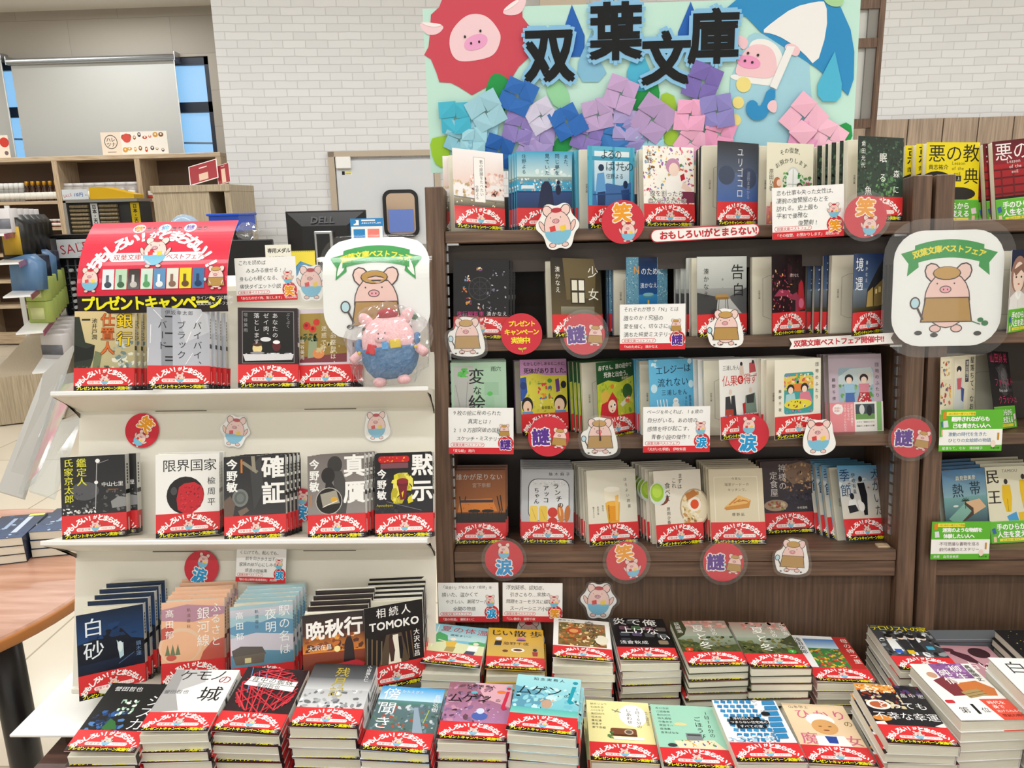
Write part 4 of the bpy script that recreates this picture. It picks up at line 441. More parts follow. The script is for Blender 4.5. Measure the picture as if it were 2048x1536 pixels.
cov('uranai', 'dusky pink paperback with dark birds', 'c8a0a8', None, ('r', 0, 0, 100, 141, 'c3929c'), ('e', 20, 14, 12, 6, '5a2a38'), ('p', [26, 14, 50, 30, 60, 60, 40, 50, 20, 26], '4a2430'), ('e', 72, 22, 18, 16, '3c2028'), ('p', [60, 60, 100, 50, 100, 141, 50, 141], '2c1c22'), ('T', '占い', 26, 60, 24, 'f4ece8', {'sp': 1.0}), ('T', '悲', 74, 56, 30, 'd8343c'))
cov('hoshikuro', 'black paperback with yellow specks and an orange flower', '26262a', None, ('r', 0, 0, 100, 141, '19191c'), ('n', 40, 4, 2, 96, 60, .8, 1.8, 'd8c83c e8e070', 3), ('e', 56, 22, 14, 16, 'd88a24'), ('e', 56, 22, 8, 9, 'f0b040'), ('r', 26, 52, 70, 60, 'cfcecb'))
cov('hakko', 'white paperback with large pale grey and black characters', 'efefed', None, ('r', 0, 0, 100, 141, 'efefec'), ('T', '白', 12, 26, 34, '3a3a3c'), ('T', '光', 14, 80, 34, '1c1c1e', {'b': .01}), ('V', '朝倉かすみ', 54, 8, 8, '6a6a6c'), ('r', 0, 120, 100, 141, '8fc060'))
cov('yagyu', 'white paperback with purple title and number 1', 'efedea', None, ('r', 0, 0, 100, 141, 'f0eeea'), ('r', 30, 0, 84, 40, '8a5a94'), ('n', 30, 30, 0, 84, 40, 3, 8, '7a4a84 9a6aa4 b88ac0', 3), ('p', [14, 44, 36, 34, 56, 56, 50, 82, 24, 84], '7c2c38'), ('e', 20, 30, 8, 8, 'c89a80'), ('p', [46, 52, 80, 46, 98, 66, 92, 84, 44, 84], 'c8743c'), ('p', [40, 74, 70, 66, 78, 82, 46, 90], 'a89060'), ('l', 44, 80, 76, 72, .8, '4a3420'), ('l', 46, 86, 78, 78, .8, '4a3420'), ('V', '柳生', 67, 4, 20, 'f8f4f0', {'sp': 1.05, 'b': .01}), ('V', '純情', 43, 14, 20, 'f8f4f0', {'sp': 1.05, 'b': .01}), ('V', '真藤順丈', 90, 4, 11, '1c1c1e', {'b': .008}),
    ('r', 0, 92, 100, 141, 'f2f0ee'), ('p', [56, 92, 100, 92, 100, 141, 64, 141], 'e0503c'), ('T', '第', 12, 118, 15, '1c1c1e'), ('T', '1', 29, 114, 34, '1c1c1e', {'b': .02}), ('T', '位', 45, 118, 12, '1c1c1e'), ('T', '時代を', 64, 101, 9, 'fbf2ee', {'b': .01}), ('T', '奏で', 66, 111, 9, 'fbf2ee', {'b': .01}), ('T', '逃げられるか', 66, 121, 6.2, 'fbf2ee'), ('T', '世紀の時代', 68, 131, 7, '3a1414'), ('R', 2, 94, 16, 102, 3, 'c8303c'))
cov('totte', 'dark dining table paperback with white brushed title', 'e6e4e0', 'red', ('r', 0, 0, 100, 102, '222026'), ('r', 0, 0, 60, 16, 'e0a04c'), ('n', 70, 0, 0, 62, 22, 2, 5, 'f2d8a0 e08a2c f4efe4 c8602c', 3), ('n', 60, 0, 20, 60, 60, 3, 7, '8a3a24 d8c8a0 3a2420 6a2c50 2c2a30', 4), ('e', 20, 52, 18, 12, 'eeeae2'), ('e', 20, 52, 13, 8, 'b8623c'), ('e', 14, 84, 14, 7, 'd88a3c'), ('n', 16, 60, 2, 100, 30, 3, 7, '7a2c4a 4a3a6a 2c2a34', 5), ('T', '畠中恵', 62, 26, 11, 'd8d4d4', {'sp': 1.2}), ('T', 'とっても', 18, 52, 18, 'f2f0ee', {'sp': 1.05, 'b': .004}), ('T', '不幸な幸運', 4, 78, 19, 'f2f0ee', {'sp': 1.0, 'b': .004}), ('p', [0, 94, 14, 92, 16, 102, 0, 102], 'f0f0ee'), ('p', [84, 98, 100, 90, 100, 102], 'f0f0ee'))
cov('hikari', 'beige paperback with pink title and a smiling grandmother', 'ece2d0', 'red', ('r', 0, 0, 100, 141, 'ebd0ac'), ('T', '山本甲士', 9, 9, 8, '2c2a28', {'sp': 1.02}), ('T', 'ひかり', 14, 26, 25, 'cc6a86', {'sp': 1.15, 'b': .01}), ('T', 'の', 84, 46, 15, '7a6a3c', {'b': .01}), ('T', '魔', 6, 84, 29, 'cc6a86', {'b': .012}), ('T', '女', 74, 86, 25, 'cc6a86', {'b': .012}), ('e', 50, 40, 22, 16, 'f2f1ee'), ('e', 52, 56, 20, 18, 'd8a468'), ('e', 45, 55, 3, 1, '6a4424'), ('e', 60, 55, 3, 1, '6a4424'), ('e', 52, 64, 5, 1.4, '8a4a34'), ('p', [30, 78, 74, 76, 80, 102, 28, 102], 'f2f1ee'), ('p', [44, 78, 62, 78, 60, 94, 46, 94], '2c4a9c'))
cov('tsuma', 'blue rooftops paperback with white streets', 'dfe8ee', 'red', ('r', 0, 0, 100, 102, 'f0f2f3'), *[('p', [x*10+y*2-6, y*11, x*10+y*2+1, y*11+1.5, x*10+y*2-1, y*11+9, x*10+y*2-8, y*11+7], ('2f86bd', '3c94c8', '2a7ab0')[(x+y) % 3]) for x in range(1, 7) for y in range(0, 9)], *[('p', [78+d, y, 97+d, y-1, 97+d, y+9, 76+d, y+10], '2f86bd') for d, y in ((0, 2), (0, 15), (-2, 28), (-2, 41), (-4, 54), (-4, 67), (-6, 80))], ('n', 30, 0, 84, 70, 101, 3, 7, 'e9eef1 a9cce0 f6f8f9', 3), ('n', 20, 60, 0, 76, 100, 1, 4, 'c9ccce 8f9498', 6), ('e', 74, 34, 7, 5, '1c1c20'), ('r', 16, 42, 62, 50, '1a1a1e'), ('r', 12, 50, 72, 59, '1a1a1e'), ('r', 22, 60, 66, 68, '1a1a1e'), ('T', '津村記久子', 20, 46, 6.5, 'f4f4f4'), ('T', 'つまらない住宅地の', 14, 54.5, 6.3, 'f4f4f4', {'b': .01}), ('T', 'すべての家', 26, 64, 7, 'f4f4f4', {'b': .01}))
LST1 = ('朝井リョウ', '石田衣良', '小川洋子', '角田光代', '坂木司', '重松清', '東直子', '宮下奈都'); LST2 = ('赤川次郎', '江國香織', '角田光代', '田丸雅智', '中島京子', '原田マハ', '森浩美', '吉本ばなな')
cov('gohobi', 'mint green paperback with a sewing box still life', 'cfe5d8', 'red', ('r', 0, 0, 100, 141, '9fd3bd'), *[('T', t, 7, 9+i*8.2, 5.4, '2c4038') for i, t in enumerate(LST2)], ('V', '1日10分の', 84, 12, 9.5, '22302a', {'sp': 1.1}), ('V', 'ごほうび', 68, 26, 12, '22302a', {'sp': 1.1}), ('e', 40, 46, 10, 4, 'dcd29a'), ('r', 44, 66, 68, 82, '7f8688'), ('r', 46, 68, 66, 72, '4a5052'), ('p', [24, 84, 84, 80, 98, 100, 30, 102], 'ece0c0'), ('n', 22, 34, 82, 86, 98, 1.5, 4, 'e3a83c 3f5aa0 c85a3c f4f2ea 5a9a5c', 4), ('e', 20, 94, 7, 4, '3c3c40'))
cov('shiawa', 'pale yellow paperback with a brown radio', 'efe6b4', 'red', ('r', 0, 0, 100, 141, 'f0e6a6'), *[('T', t, 6, 9+i*8.2, 5.4, '4a4630') for i, t in enumerate(LST1)], ('e', 72, 34, 22, 27, 'f7f6f2'), ('V', '1日10分の', 80, 14, 8, '2c2a24', {'sp': 1.05}), ('V', 'しあわせ', 66, 18, 9, '2c2a24', {'sp': 1.05}), ('l', 40, 22, 54, 28, 2, '8f8a78'), ('l', 44, 28, 50, 20, 1.6, '8f8a78'), ('R', 34, 66, 74, 84, 4, '7a4a30'), ('r', 34, 80, 74, 84, '5a3422'), ('e', 62, 74, 7, 6, 'c9b59c'), ('e', 62, 74, 5, 4.2, '6a5a50'), ('n', 14, 28, 74, 40, 90, 2, 4, '3f6a3c 5a8a4c', 3), ('r', 38, 86, 84, 92, 'f4f4f2'), ('V', 'NHK国際放送', 94, 22, 5, '8a8460'))
cov('roundblue', 'dark navy paperback with white and blue streaks', '1c2740', None, ('r', 0, 0, 100, 141, '1a2238', '22406a'), ('n', 30, 0, 0, 100, 141, 3, 9, '14203a 2c568a 9fb4cc 1c2c4c', 3), ('r', 64, 16, 76, 110, 'b8c4d6'), ('r', 36, 22, 45, 84, '8fa2be'), ('R', 62, 0, 96, 12, 2, 'dfe85a'))
BOOKM = {}; BANDM = {}
def book_meshes(key, t):
    """jacket (spine + back), front cover, paper belt, page block for one title; origin at foot, front face at y=0"""
    k = (key, round(t, 4))
    if k in BOOKM: return BOOKM[k]
    desc, sp, band, ops = C[key]; th = .0006; W2 = BW/2
    j = Art(SC1, 0, BH, 0)
    j.solid(W2-th, W2, -.0002, t+.0002, 0, BH, sp); j.solid(-W2, W2, t, t+th, 0, BH, sp)
    def spn(z0, z1, y0, y1, c, e=.0001):
        n = len(j.v); x = W2+e; j.v += [(x, y0, z0), (x, y1, z0), (x, y1, z1), (x, y0, z1)]; j.f.append((n, n+1, n+2, n+3)); j.c += [lin(c)]*4
    bc = {'red': 'd93236', 'green': '63b83a', 'pink': 'e98f98'}.get(band)
    dark = sum(lin(sp)[:3]) < .6
    spn(.076, .084, 0, t, 'e8e8e8' if dark else '222226')
    for i in range(7): spn(.128-i*.0056, .132-i*.0056, t*.3, t*.62, 'd8d8d8' if dark else '3c3c40', .00016)
    bh = .042 if band != 'pink' else .056
    if bc: j.solid(W2, W2+.0007, -.0012, t+.0008, .0004 if band != 'red' else .0105, bh, bc)
    if band == 'red': j.solid(W2, W2+.0007, -.0012, t+.0008, .0004, .0105, '1d1518'); spn(.008, .0325, t*.3, t*.55, 'f2e6e6', .0009)
    fc = Art(SC1, -BW, BH, -.0007)
    fc.slab([(0, 0), (0, 140.5), (100, 140.5), (100, 0)], .0007, sp)
    if band != 'red' or True: fc.rect(0, 0, 100, 140.5, ops[0][5] if ops and ops[0][0] == 'r' else sp)
    draw(fc, ops)
    fy = min(v[1] for v in fc.v)
    pb = MB().box(-W2+.0015, W2-.0008, .0001, t-.0001, .0012, BH-.0012, .0006)
    me = bpy.data.meshes.new('page_block'); me.from_pydata(pb.v, [], pb.f); me.materials.append(M_PAGE)
    bm_ = None
    if band:
        hh = 40 if band != 'pink' else 53
        if band not in BANDM:
            ba = Art(SC1, -BW, hh*SC1+.0004, 0); ba.slab([(0, 0), (0, hh), (100, hh), (100, 0)], .0002, bc); band_art(ba, band); BANDM[band] = ba.mesh('paper_band', M_PRINT)
        bm_ = (BANDM[band], fy-.0003)
    BOOKM[k] = (j.mesh('jacket', M_PRINT), fc.mesh('front_cover', M_PRINT), bm_, me)
    return BOOKM[k]
TPM = {}
def title_page():
    if 'm' not in TPM:
        a = Art(SC1, -.053, .149, -.0001); a.rect(2, 2, 99, 138, 'ebe6d3')
        for x in (20, 21.2): a.line(x, 40, x, 106, .35, '8f8a78')
        a.line(20, 40, 34, 34, .5, '8f8a78'); a.line(34, 34, 60, 34, .5, '8f8a78'); a.line(20, 106, 34, 112, .5, '8f8a78'); a.line(34, 112, 60, 112, .5, '8f8a78')
        a.V('双葉文庫', 14, 60, 4, '6a6658')
        TPM['m'] = a.mesh('title_page', M_MATTE)
    return TPM['m']
ORD = ['directly behind front', 'second behind front', 'third behind front', 'fourth behind front', 'fifth behind front', 'sixth behind front', 'seventh behind front']
ORDF = [q+' under top' for q in ('directly', 'second', 'third', 'fourth', 'fifth', 'sixth', 'seventh', 'eighth', 'ninth', 'tenth')]
def rot(yaw, tilt, roll=0): return Matrix.Rotation(R(yaw), 4, 'Z') @ Matrix.Rotation(-R(tilt), 4, 'X') @ Matrix.Rotation(R(roll), 4, 'Y')
def one_book(key, t, M, opened, label, group, name='paperback_book', lift=0):
    j, fc, ba, pg = book_meshes(key, t)
    r = empty(name, label=label, cat='book', group=group); r.matrix_world = M
    for n, m in (('page_block', pg), ('jacket', j)): link(bpy.data.objects.new(n, m), r)
    f = link(bpy.data.objects.new('front_cover', fc), r); f.location = (BW/2, 0, 0); f.rotation_euler = (0, 0, R(opened))
    if lift:
        f.rotation_euler = (-R(lift), 0, R(opened)); f.location = (BW/2, -math.sin(R(lift))*BH, BH*(1-math.cos(R(lift))))
    if ba: link(bpy.data.objects.new('paper_band', ba[0]), f).location = (0, ba[1], 0)
    if opened > 10: link(bpy.data.objects.new('title_page', title_page()), r)
    return r
def put(key, where, pose, n=0, t=.012, dx=0.0, dz=0.0, shelf=0.0, opn=None, jit=.0012, by=None):
    """front copy in its measured pose, n further copies behind it (standing) or below it (lying)"""
    x, y, z, yw, tl, rl = pose; P = Vector((x, y, z)); desc = C[key][0]; W2 = BW/2
    flat = tl > 60
    if flat: tl = min(tl, 90)
    if opn is None:
        if yw > 11: opn = min(yw-5, 30); byaw = yw-opn
        else: opn = 0; byaw = yw
    else: byaw = yw-opn
    if opn > 10:
        hinge = P + (rot(yw, tl, rl).to_3x3() @ Vector((W2, 0, 0)))
        M3 = rot(byaw, tl, 0); P = hinge - (M3.to_3x3() @ Vector((W2, 0, 0)))
    else: M3 = rot(yw, tl, rl)
    nb = M3.to_3x3() @ Vector((0, 1, 0)); ux = M3.to_3x3() @ Vector((1, 0, 0))
    rn = random.Random(key)
    lab = f'{desc}, {"top copy" if flat and n else "front copy" if n else "single copy"}, {where}'
    grp = None
    one_book(key, t, Matrix.Translation(P) @ M3, opn, lab, 'paperbacks, '+where, lift={'natsu': 5, 'jii': 3, 'kiseki': 3.5, 'mug2': 2, 'mug1': 1.5, 'kemono': 1.5, 'shisu': 2.5, 'enjo': 1.5, 'senaka': 1.5}.get(key, 0))
    if flat:
        # lying copies: step straight down
        d = Vector((0, 0, -1)); step = t*1.0+.0016
        Mf = M3
        for i in range(n):
            q = P + d*step*(i+1) + Vector((rn.uniform(-1, 1)*jit*3, rn.uniform(-1, 1)*jit*2.4, 0)) + Vector((dx*(i+1), dz*(i+1), 0))
            one_book(key, t, Matrix.Translation(q) @ Matrix.Rotation(R(rn.uniform(-1.2, 1.2)), 4, 'Z') @ Mf, 0, f'{desc}, {ORDF[i]}, {where}', 'paperbacks, '+where)
    else:
        h = Vector((nb.x, nb.y, 0)).normalized(); d = Vector((h.x, h.y, -math.tan(R(shelf)))).normalized()
        step = (t+.0019)/max(.5, d.dot(nb))
        for i in range(n):
            q = P + d*step*(i+1) + ux*(dx*(i+1)+rn.uniform(-1, 1)*jit) + Vector((0, 0, dz*(i+1)))
            one_book(key, t, Matrix.Translation(q) @ M3, 0, f'{desc}, {ORD[i]}, {where}', 'paperbacks, '+where)

POSE = {
'kimi':(-0.1115,1.4853,1.4529,30.1,12.2,3.8),
'mata':(0.0106,1.5055,1.4489,7.2,7.8,1.5),
'yoru':(0.1365,1.4856,1.4513,30.0,3.5,2.1),
'hara':(0.2463,1.4914,1.4502,18.9,9.3,1.0),
'yuri':(0.3674,1.4735,1.4530,33.2,4.1,2.8),
'sono':(0.4690,1.4911,1.4510,22.1,5.7,2.8),
'mori':(0.6223,1.4623,1.4552,21.7,6.5,1.7),
'yako':(-0.1139,1.4511,1.2497,-1.7,6.8,1.0),
'shojo':(0.0698,1.4407,1.2516,26.5,12.7,4.2),
'enu':(0.2038,1.4590,1.2497,35.9,6.0,3.9),
'koku':(0.3405,1.4418,1.2502,19.7,6.9,3.6),
'shoku':(0.4655,1.4454,1.2509,39.2,7.2,5.4),
'kyogu':(0.6091,1.4407,1.2507,37.7,5.1,4.9),
'hen':(-0.1201,1.4217,1.0581,4.6,8.7,0.6),
'mukashi':(0.0068,1.4603,1.0567,29.8,13.2,7.9),
'akazu':(0.1469,1.4413,1.0568,43.7,9.4,8.4),
'elegy':(0.2517,1.4285,1.0586,29.2,12.2,6.5),
'bukka':(0.3745,1.4110,1.0599,35.4,10.9,6.2),
'danchi':(0.4829,1.4108,1.0594,22.0,8.1,4.0),
'lilac':(0.6109,1.4548,1.0559,5.8,12.9,0.1),
'dareka':(-0.1297,1.4419,0.8302,4.8,18.1,1.7),
'lunch':(0.0074,1.4435,0.8300,-0.4,18.0,1.1),
'beer':(0.1417,1.4336,0.8313,17.6,18.8,3.8),
'tabete':(0.2730,1.4316,0.8312,20.0,17.7,5.8),
'koyoi':(0.3890,1.4340,0.8308,-3.6,19.5,-1.8),
'kami':(0.5098,1.4949,0.8254,8.2,18.1,1.4),
'inu':(0.6446,1.4436,0.8302,20.8,24.2,4.3),
'aku1':(0.7803,1.5166,1.4470,7.7,8.1,1.0),
'aku2':(0.9061,1.5034,1.4494,6.2,7.8,-4.8),
'onna':(0.8873,1.4424,1.2494,37.7,4.7,2.2),
'hoshi':(0.7860,1.4276,1.0583,29.9,8.1,6.1),
'first':(0.8883,1.4456,1.0571,41.6,17.6,5.4),
'nettai':(0.8260,1.4190,0.8310,12.0,16.8,1.0),
'tami':(0.9293,1.4347,0.8299,10.2,18.8,1.8),
'ginko':(-0.8128,1.3639,1.1788,10.4,16.2,2.5),
'bye':(-0.6611,1.3445,1.1850,31.5,16.9,7.8),
'anata':(-0.5039,1.3664,1.1798,17.9,18.5,3.6),
'shuto':(-0.4051,1.3898,1.1733,-4.8,17.1,-1.6),
'kantei':(-0.8188,1.2789,0.9261,19.2,13.8,5.7),
'genkai':(-0.6439,1.2767,0.9276,14.9,11.2,4.2),
'kakusho':(-0.5182,1.2690,0.9237,15.8,17.7,4.1),
'shingan':(-0.3696,1.2670,0.9245,-3.3,21.2,-3.4),
'mokuji':(-0.2492,1.2723,0.9228,-2.0,21.1,-1.9),
'hakusa':(-0.7663,1.1780,0.6703,36.9,13.2,6.0),
'furu':(-0.6291,1.1950,0.6727,18.1,18.1,1.0),
'eki':(-0.4984,1.1837,0.6740,19.5,15.9,2.5),
'banshu':(-0.3605,1.1524,0.6697,16.3,16.0,-2.9),
'tomoko':(-0.2638,1.1947,0.6709,27.5,10.8,1.6),
'shisu':(-0.6705,0.9764,0.7039,2.5,82.1,1.0),
'kemono':(-0.5659,0.9954,0.7278,3.0,86.0,0.6),
'senaka':(-0.4606,1.0087,0.7144,-0.0,83.5,1.6),
'zang':(-0.3411,1.0113,0.7265,0.4,85.4,0.9),
'kata':(-0.2295,0.9912,0.7001,-2.8,87.2,0.2),
'mug1':(-0.1137,1.0018,0.7083,-2.3,91.9,-0.2),
'mug2':(-0.0082,1.0007,0.7215,-6.2,92.2,-0.4),
'natsu':(-0.1688,1.205,0.69,-3.0,89.0,0.0),
'jii':(-0.0533,1.2040,0.6876,0.7,93.3,-0.4),
'kiseki':(0.0655,1.2016,0.7083,-2.4,91.6,-0.2),
'enjo':(0.1851,1.2187,0.7020,2.4,91.3,-0.2),
'fuyu1':(0.3017,1.1997,0.7085,3.2,92.5,-0.3),
'fuyu2':(0.4078,1.1953,0.7071,1.2,92.7,-0.4),
'asada':(0.5310,1.2176,0.6631,-0.3,92.0,-0.2),
'terro':(0.6710,1.2120,0.6900,-1.5,90.0,0.0),
'uranai':(0.7875,1.1860,0.6627,0.7,90.4,-0.0),
'hoshikuro':(0.9020,1.1900,0.6950,0.0,90.0,0.0),
'hakko':(0.8,1.037,0.732,0.0,90.0,0.0),
'yagyu':(0.6905,1.0590,0.7074,3.6,90.0,-0.1),
'totte':(0.5707,1.0279,0.6871,-2.4,92.0,-0.1),
'hikari':(0.4584,1.0383,0.6413,-0.6,90.1,-0.0),
'tsuma':(0.3360,0.9968,0.6791,1.9,92.0,-0.2),
'gohobi':(0.2291,1.0004,0.6656,0.2,90.1,-0.0),
'shiawa':(0.1207,1.0227,0.6574,-0.9,93.2,-0.3),

}
S1, S2, S3, S4 = 'top walnut shelf', 'second walnut shelf', 'third walnut shelf', 'lowest walnut shelf'
F1, F2, F3 = 'upper cardboard shelf', 'middle cardboard shelf', 'bottom cardboard shelf'
TB, TF = 'rear table row', 'front table row'
#        key      where n   t     dx     dz
ROWS = [('kimi', S1, 1, .012, -.010, 0), ('mata', S1, 3, .011, -.0035, 0), ('yoru', S1, 3, .013, -.006, 0), ('hara', S1, 4, .012, .003, 0), ('yuri', S1, 3, .013, .002, 0), ('sono', S1, 2, .012, .002, 0), ('mori', S1, 5, .013, -.007, 0),
 ('yako', S2, 2, .013, .005, 0), ('shojo', S2, 3, .012, .003, 0), ('enu', S2, 2, .012, -.004, 0), ('koku', S2, 3, .012, -.006, 0), ('shoku', S2, 4, .012, .002, 0), ('kyogu', S2, 4, .011, -.009, 0),
 ('hen', S3, 3, .012, 0, .001), ('mukashi', S3, 1, .013, 0, 0), ('akazu', S3, 3, .012, -.004, 0), ('elegy', S3, 3, .012, -.002, 0), ('bukka', S3, 4, .012, -.006, 0), ('danchi', S3, 5, .011, -.004, 0), ('lilac', S3, 2, .012, -.002, 0),
 ('dareka', S4, 2, .013, .003, .002), ('lunch', S4, 5, .011, -.001, .001), ('beer', S4, 5, .011, -.003, .001), ('tabete', S4, 5, .011, -.004, .001), ('koyoi', S4, 5, .011, -.003, .001), ('kami', S4, 1, .012, -.003, .001), ('inu', S4, 5, .012, -.008, .001)]
for key, wh, n, t, dx, dz in ROWS: put(key, wh, POSE[key], n, t, dx, dz, 6.33)
W2S = {1: 'top right-bookcase shelf', 2: 'second right-bookcase shelf', 3: 'third right-bookcase shelf', 4: 'lowest right-bookcase shelf'}
for key, r_, n, t, dx, dz in (('aku1', 1, 2, .014, -.011, 0), ('aku2', 1, 2, .014, -.006, 0), ('onna', 2, 2, .013, -.003, 0), ('hoshi', 3, 2, .013, -.002, 0), ('first', 3, 2, .013, -.001, 0), ('nettai', 4, 3, .013, .002, .003), ('tami', 4, 3, .012, .001, .003)):
    put(key, W2S[r_], POSE[key], n, t, dx, dz, 6.33)
for key, wh, n, t, dx, dz in (('ginko', F1, 3, .011, .0065, 0), ('bye', F1, 4, .010, .006, -.001), ('anata', F1, 2, .011, -.003, 0), ('shuto', F1, 3, .010, .004, 0),
 ('kantei', F2, 1, .016, .012, 0), ('genkai', F2, 2, .012, .002, 0), ('kakusho', F2, 4, .012, .004, 0), ('shingan', F2, 3, .012, .003, 0), ('mokuji', F2, 3, .013, -.003, 0),
 ('hakusa', F3, 4, .013, .005, .0075), ('furu', F3, 5, .011, .002, .005), ('eki', F3, 4, .011, .003, .005), ('banshu', F3, 4, .012, .003, .0065), ('tomoko', F3, 5, .012, .001, .0052)):
    put(key, wh, POSE[key], n, t, dx, dz, 14)
TT = .602
for key, wh, t, o in (('shisu', TF, .015, 3), ('kemono', TF, .015, 2), ('senaka', TF, .015, 3), ('zang', TF, .016, 2), ('kata', TF, .013, 2), ('mug1', TF, .014, 2), ('mug2', TF, .014, 2),
 ('natsu', TB, .014, 5), ('jii', TB, .012, 4), ('kiseki', TB, .014, 4), ('enjo', TB, .013, 3), ('fuyu1', TB, .0125, 2), ('fuyu2', TB, .0125, 2), ('asada', TB, .012, 3), ('terro', TB, .013, 2),
 ('uranai', 'far table end', .012, 2), ('hoshikuro', 'far table end', .014, 0), ('hakko', 'right table edge', .016, 2), ('yagyu', 'right table end', .015, 2), ('totte', TF, .015, 2), ('hikari', TF, .014, 3), ('tsuma', TF, .014, 2), ('gohobi', TF, .012, 3), ('shiawa', TF, .013, 3)):
    p = POSE[key]; nn = max(0, int(round((p[2]-TT-t-.002)/(t+.0016))))
    tt = (p[2]-TT-.0012)/(nn+1)-.0016
    put(key, wh, p, nn, tt, 0, 0, opn=o, jit=.0012)
# ---------------------------------------------------------------- room shell
M_TILE = brick_mat('floor_tile', 'd9cfbd', 'd3c8b5', 'a89c88', .9, .9, .004, .16, flip=True, bump=0, offset=0, smooth=0)
M_BRICK = brick_mat('white_brick_paper', 'e0e1e3', 'd9dadc', 'c6c6c7', .178, .0615, .0052, .65, bump=.12, smooth=.6)
M_CEIL = mat('ceiling_paint', 'f0e9da', .8)
M_LOFTW = brick_mat('weathered_wood_panels', '9f978b', 'aaa296', '938b80', 1.25, .42, .003, .7, bump=.1, smooth=0)
struct('floor', MB().box(-9, 7.5, -5, 10.2, -.05, 0), M_TILE)
struct('ceiling', MB().box(-9, 7.5, -5, 10.2, CEIL, CEIL+.08), M_CEIL)
WY = 6.5
WA = R(8); WO = Vector((-2.56, 6.5, 0)); WUX = Vector((math.cos(WA), math.sin(WA), 0)); WNN = Vector((math.sin(WA), -math.cos(WA), 0))
def wl(px, py, off=0.0):
    """point on the slightly turned left stretch of the back wall, in that wall's own frame"""
    p = at_plane(px, py, WO+WNN*off, WNN)-WO; return Vector((p.dot(WUX), -off, p.z))
def turn(o): o.location = WO; o.rotation_euler = (0, 0, WA); return o
XJ = 2.2; WJ = WO+WUX*XJ; WY = WJ.y
turn(struct('wall_back', MB().box(0, XJ, 0, .15, 0, CEIL), M_BRICK))
struct('wall_side', MB().box(-2.56, -2.45, 6.65, 9.8, 0, CEIL), M_BRICK)
struct('wall_right_back', MB().box(WJ.x, 6.0, WY, WY+.15, 0, CEIL), M_BRICK)
WL = 9.8
wx0, wx1, wz0, wz1 = -8.2, -3.98, .9, 3.33
p = at_y(415, 112, WL); wz1 = p.z; wx1 = p.x
struct('wall_rear_left', MB().box(-9, wx0, WL, WL+.2, 0, CEIL).box(wx1, -2.41, WL, WL+.2, 0, CEIL).box(wx0, wx1, WL, WL+.2, wz1, CEIL).box(wx0, wx1, WL, WL+.2, 0, wz0), M_LOFTW)
struct('wall_left', MB().box(-9, -8.9, -5, 10, 0, CEIL), mat('plain_wall', 'd6d2ca', .8))
struct('wall_right', MB().box(6.0, 6.1, -5, 10, 0, CEIL), MATS['plain_wall'])
struct('wall_front', MB().box(-9, 7.5, -5.05, -5, 0, CEIL), MATS['plain_wall'])
# ceiling access hatch outline
a0 = at_z(300, -2, CEIL-.004); 
hx, hy = a0.x, a0.y
tag(MB().box(hx, hx+.75, hy-.9, hy-.885, CEIL-.006, CEIL).box(hx, hx+.75, hy-.015, hy, CEIL-.006, CEIL).box(hx, hx+.015, hy-.9, hy, CEIL-.006, CEIL).box(hx+.735, hx+.75, hy-.9, hy, CEIL-.006, CEIL).build('trim_3', M_GREY), kind='structure')
# window with dark frame
wf = MB(); zm = at_y(425, 213, WL).z
for (x0, x1, z0, z1) in ((wx0, wx1, wz1-.09, wz1), (wx0, wx1, wz0, wz0+.08), (wx1-.06, wx1, wz0, wz1), (wx0, wx0+.06, wz0, wz1), (wx0, wx1, zm-.06, zm+.06), (at_y(22, 200, WL).x-1.0, at_y(22, 200, WL).x-.94, wz0, wz1), (-5.3, -5.24, wz0, wz1)):
    wf.box(x0, x1, WL+.02, WL+.09, z0, z1)
win = wf.build('window_1', mat('window_frame_dark', '1b2434', .4)); win['kind'] = 'structure'
g = MB().box(wx0+.05, wx1-.05, WL+.05, WL+.056, wz0+.05, wz1-.05).build('window_glass', mat('window_glass', 'eef6ff', .03, alpha=.12, spec=.6), win)
# roller blinds
def blind(px0, px1, pyt, label):
    a, b = at_y(px0, pyt, WL-.12), at_y(px1, pyt, WL-.12); x0, x1 = a.x, b.x; zt = a.z
    r = empty('roller_blind', (0, 0, 0), label, 'blind', 'roller blinds at the window')
    mb = MB(); mb.tube([(x0, WL-.12, zt), (x1, WL-.12, zt)], .035, 14); mb.build('roller_tube', M_METAL, r, smooth=True)
    MB().box(x0+.02, x1-.02, WL-.09, WL-.087, 1.1, zt).build('blind_fabric', mat('blind_cloth', 'c2c2bd', .9), r)
    MB().box(x0-.012, x0, WL-.14, WL+.01, zt-.035, zt+.06).build('wall_bracket', M_METAL, r); MB().box(x1, x1+.012, WL-.14, WL+.01, zt-.035, zt+.06).build('wall_bracket', M_METAL, r)
    MB().tube([(x1-.005, WL-.13, zt-.03), (x1-.005, WL-.13, 1.6)], .006, 6).build('pull_cord', M_WHITE, r)
blind(14, 350, 124, 'wide pale roller blind pulled down over the window above the oak shelves')
blind(-420, 4, 130, 'second roller blind mostly cut off by the left picture edge')
# outdoors: cables and lamp post seen through the glass
for i, (z, dz, s) in enumerate(((3.0, -.35, 'uppermost'), (2.35, -.25, 'middle'), (2.0, .15, 'lowest'))):
    pts = [Vector((-12+t*1.4, 16, z+dz*t/8+.05*(t-4)**2/8)) for t in range(9)]
    tag(MB().tube(pts, .02, 6).build('overhead_cable', M_BLACK), f'thin dark {s} cable hanging outside beyond the window', 'cable', 'cables outside the window')
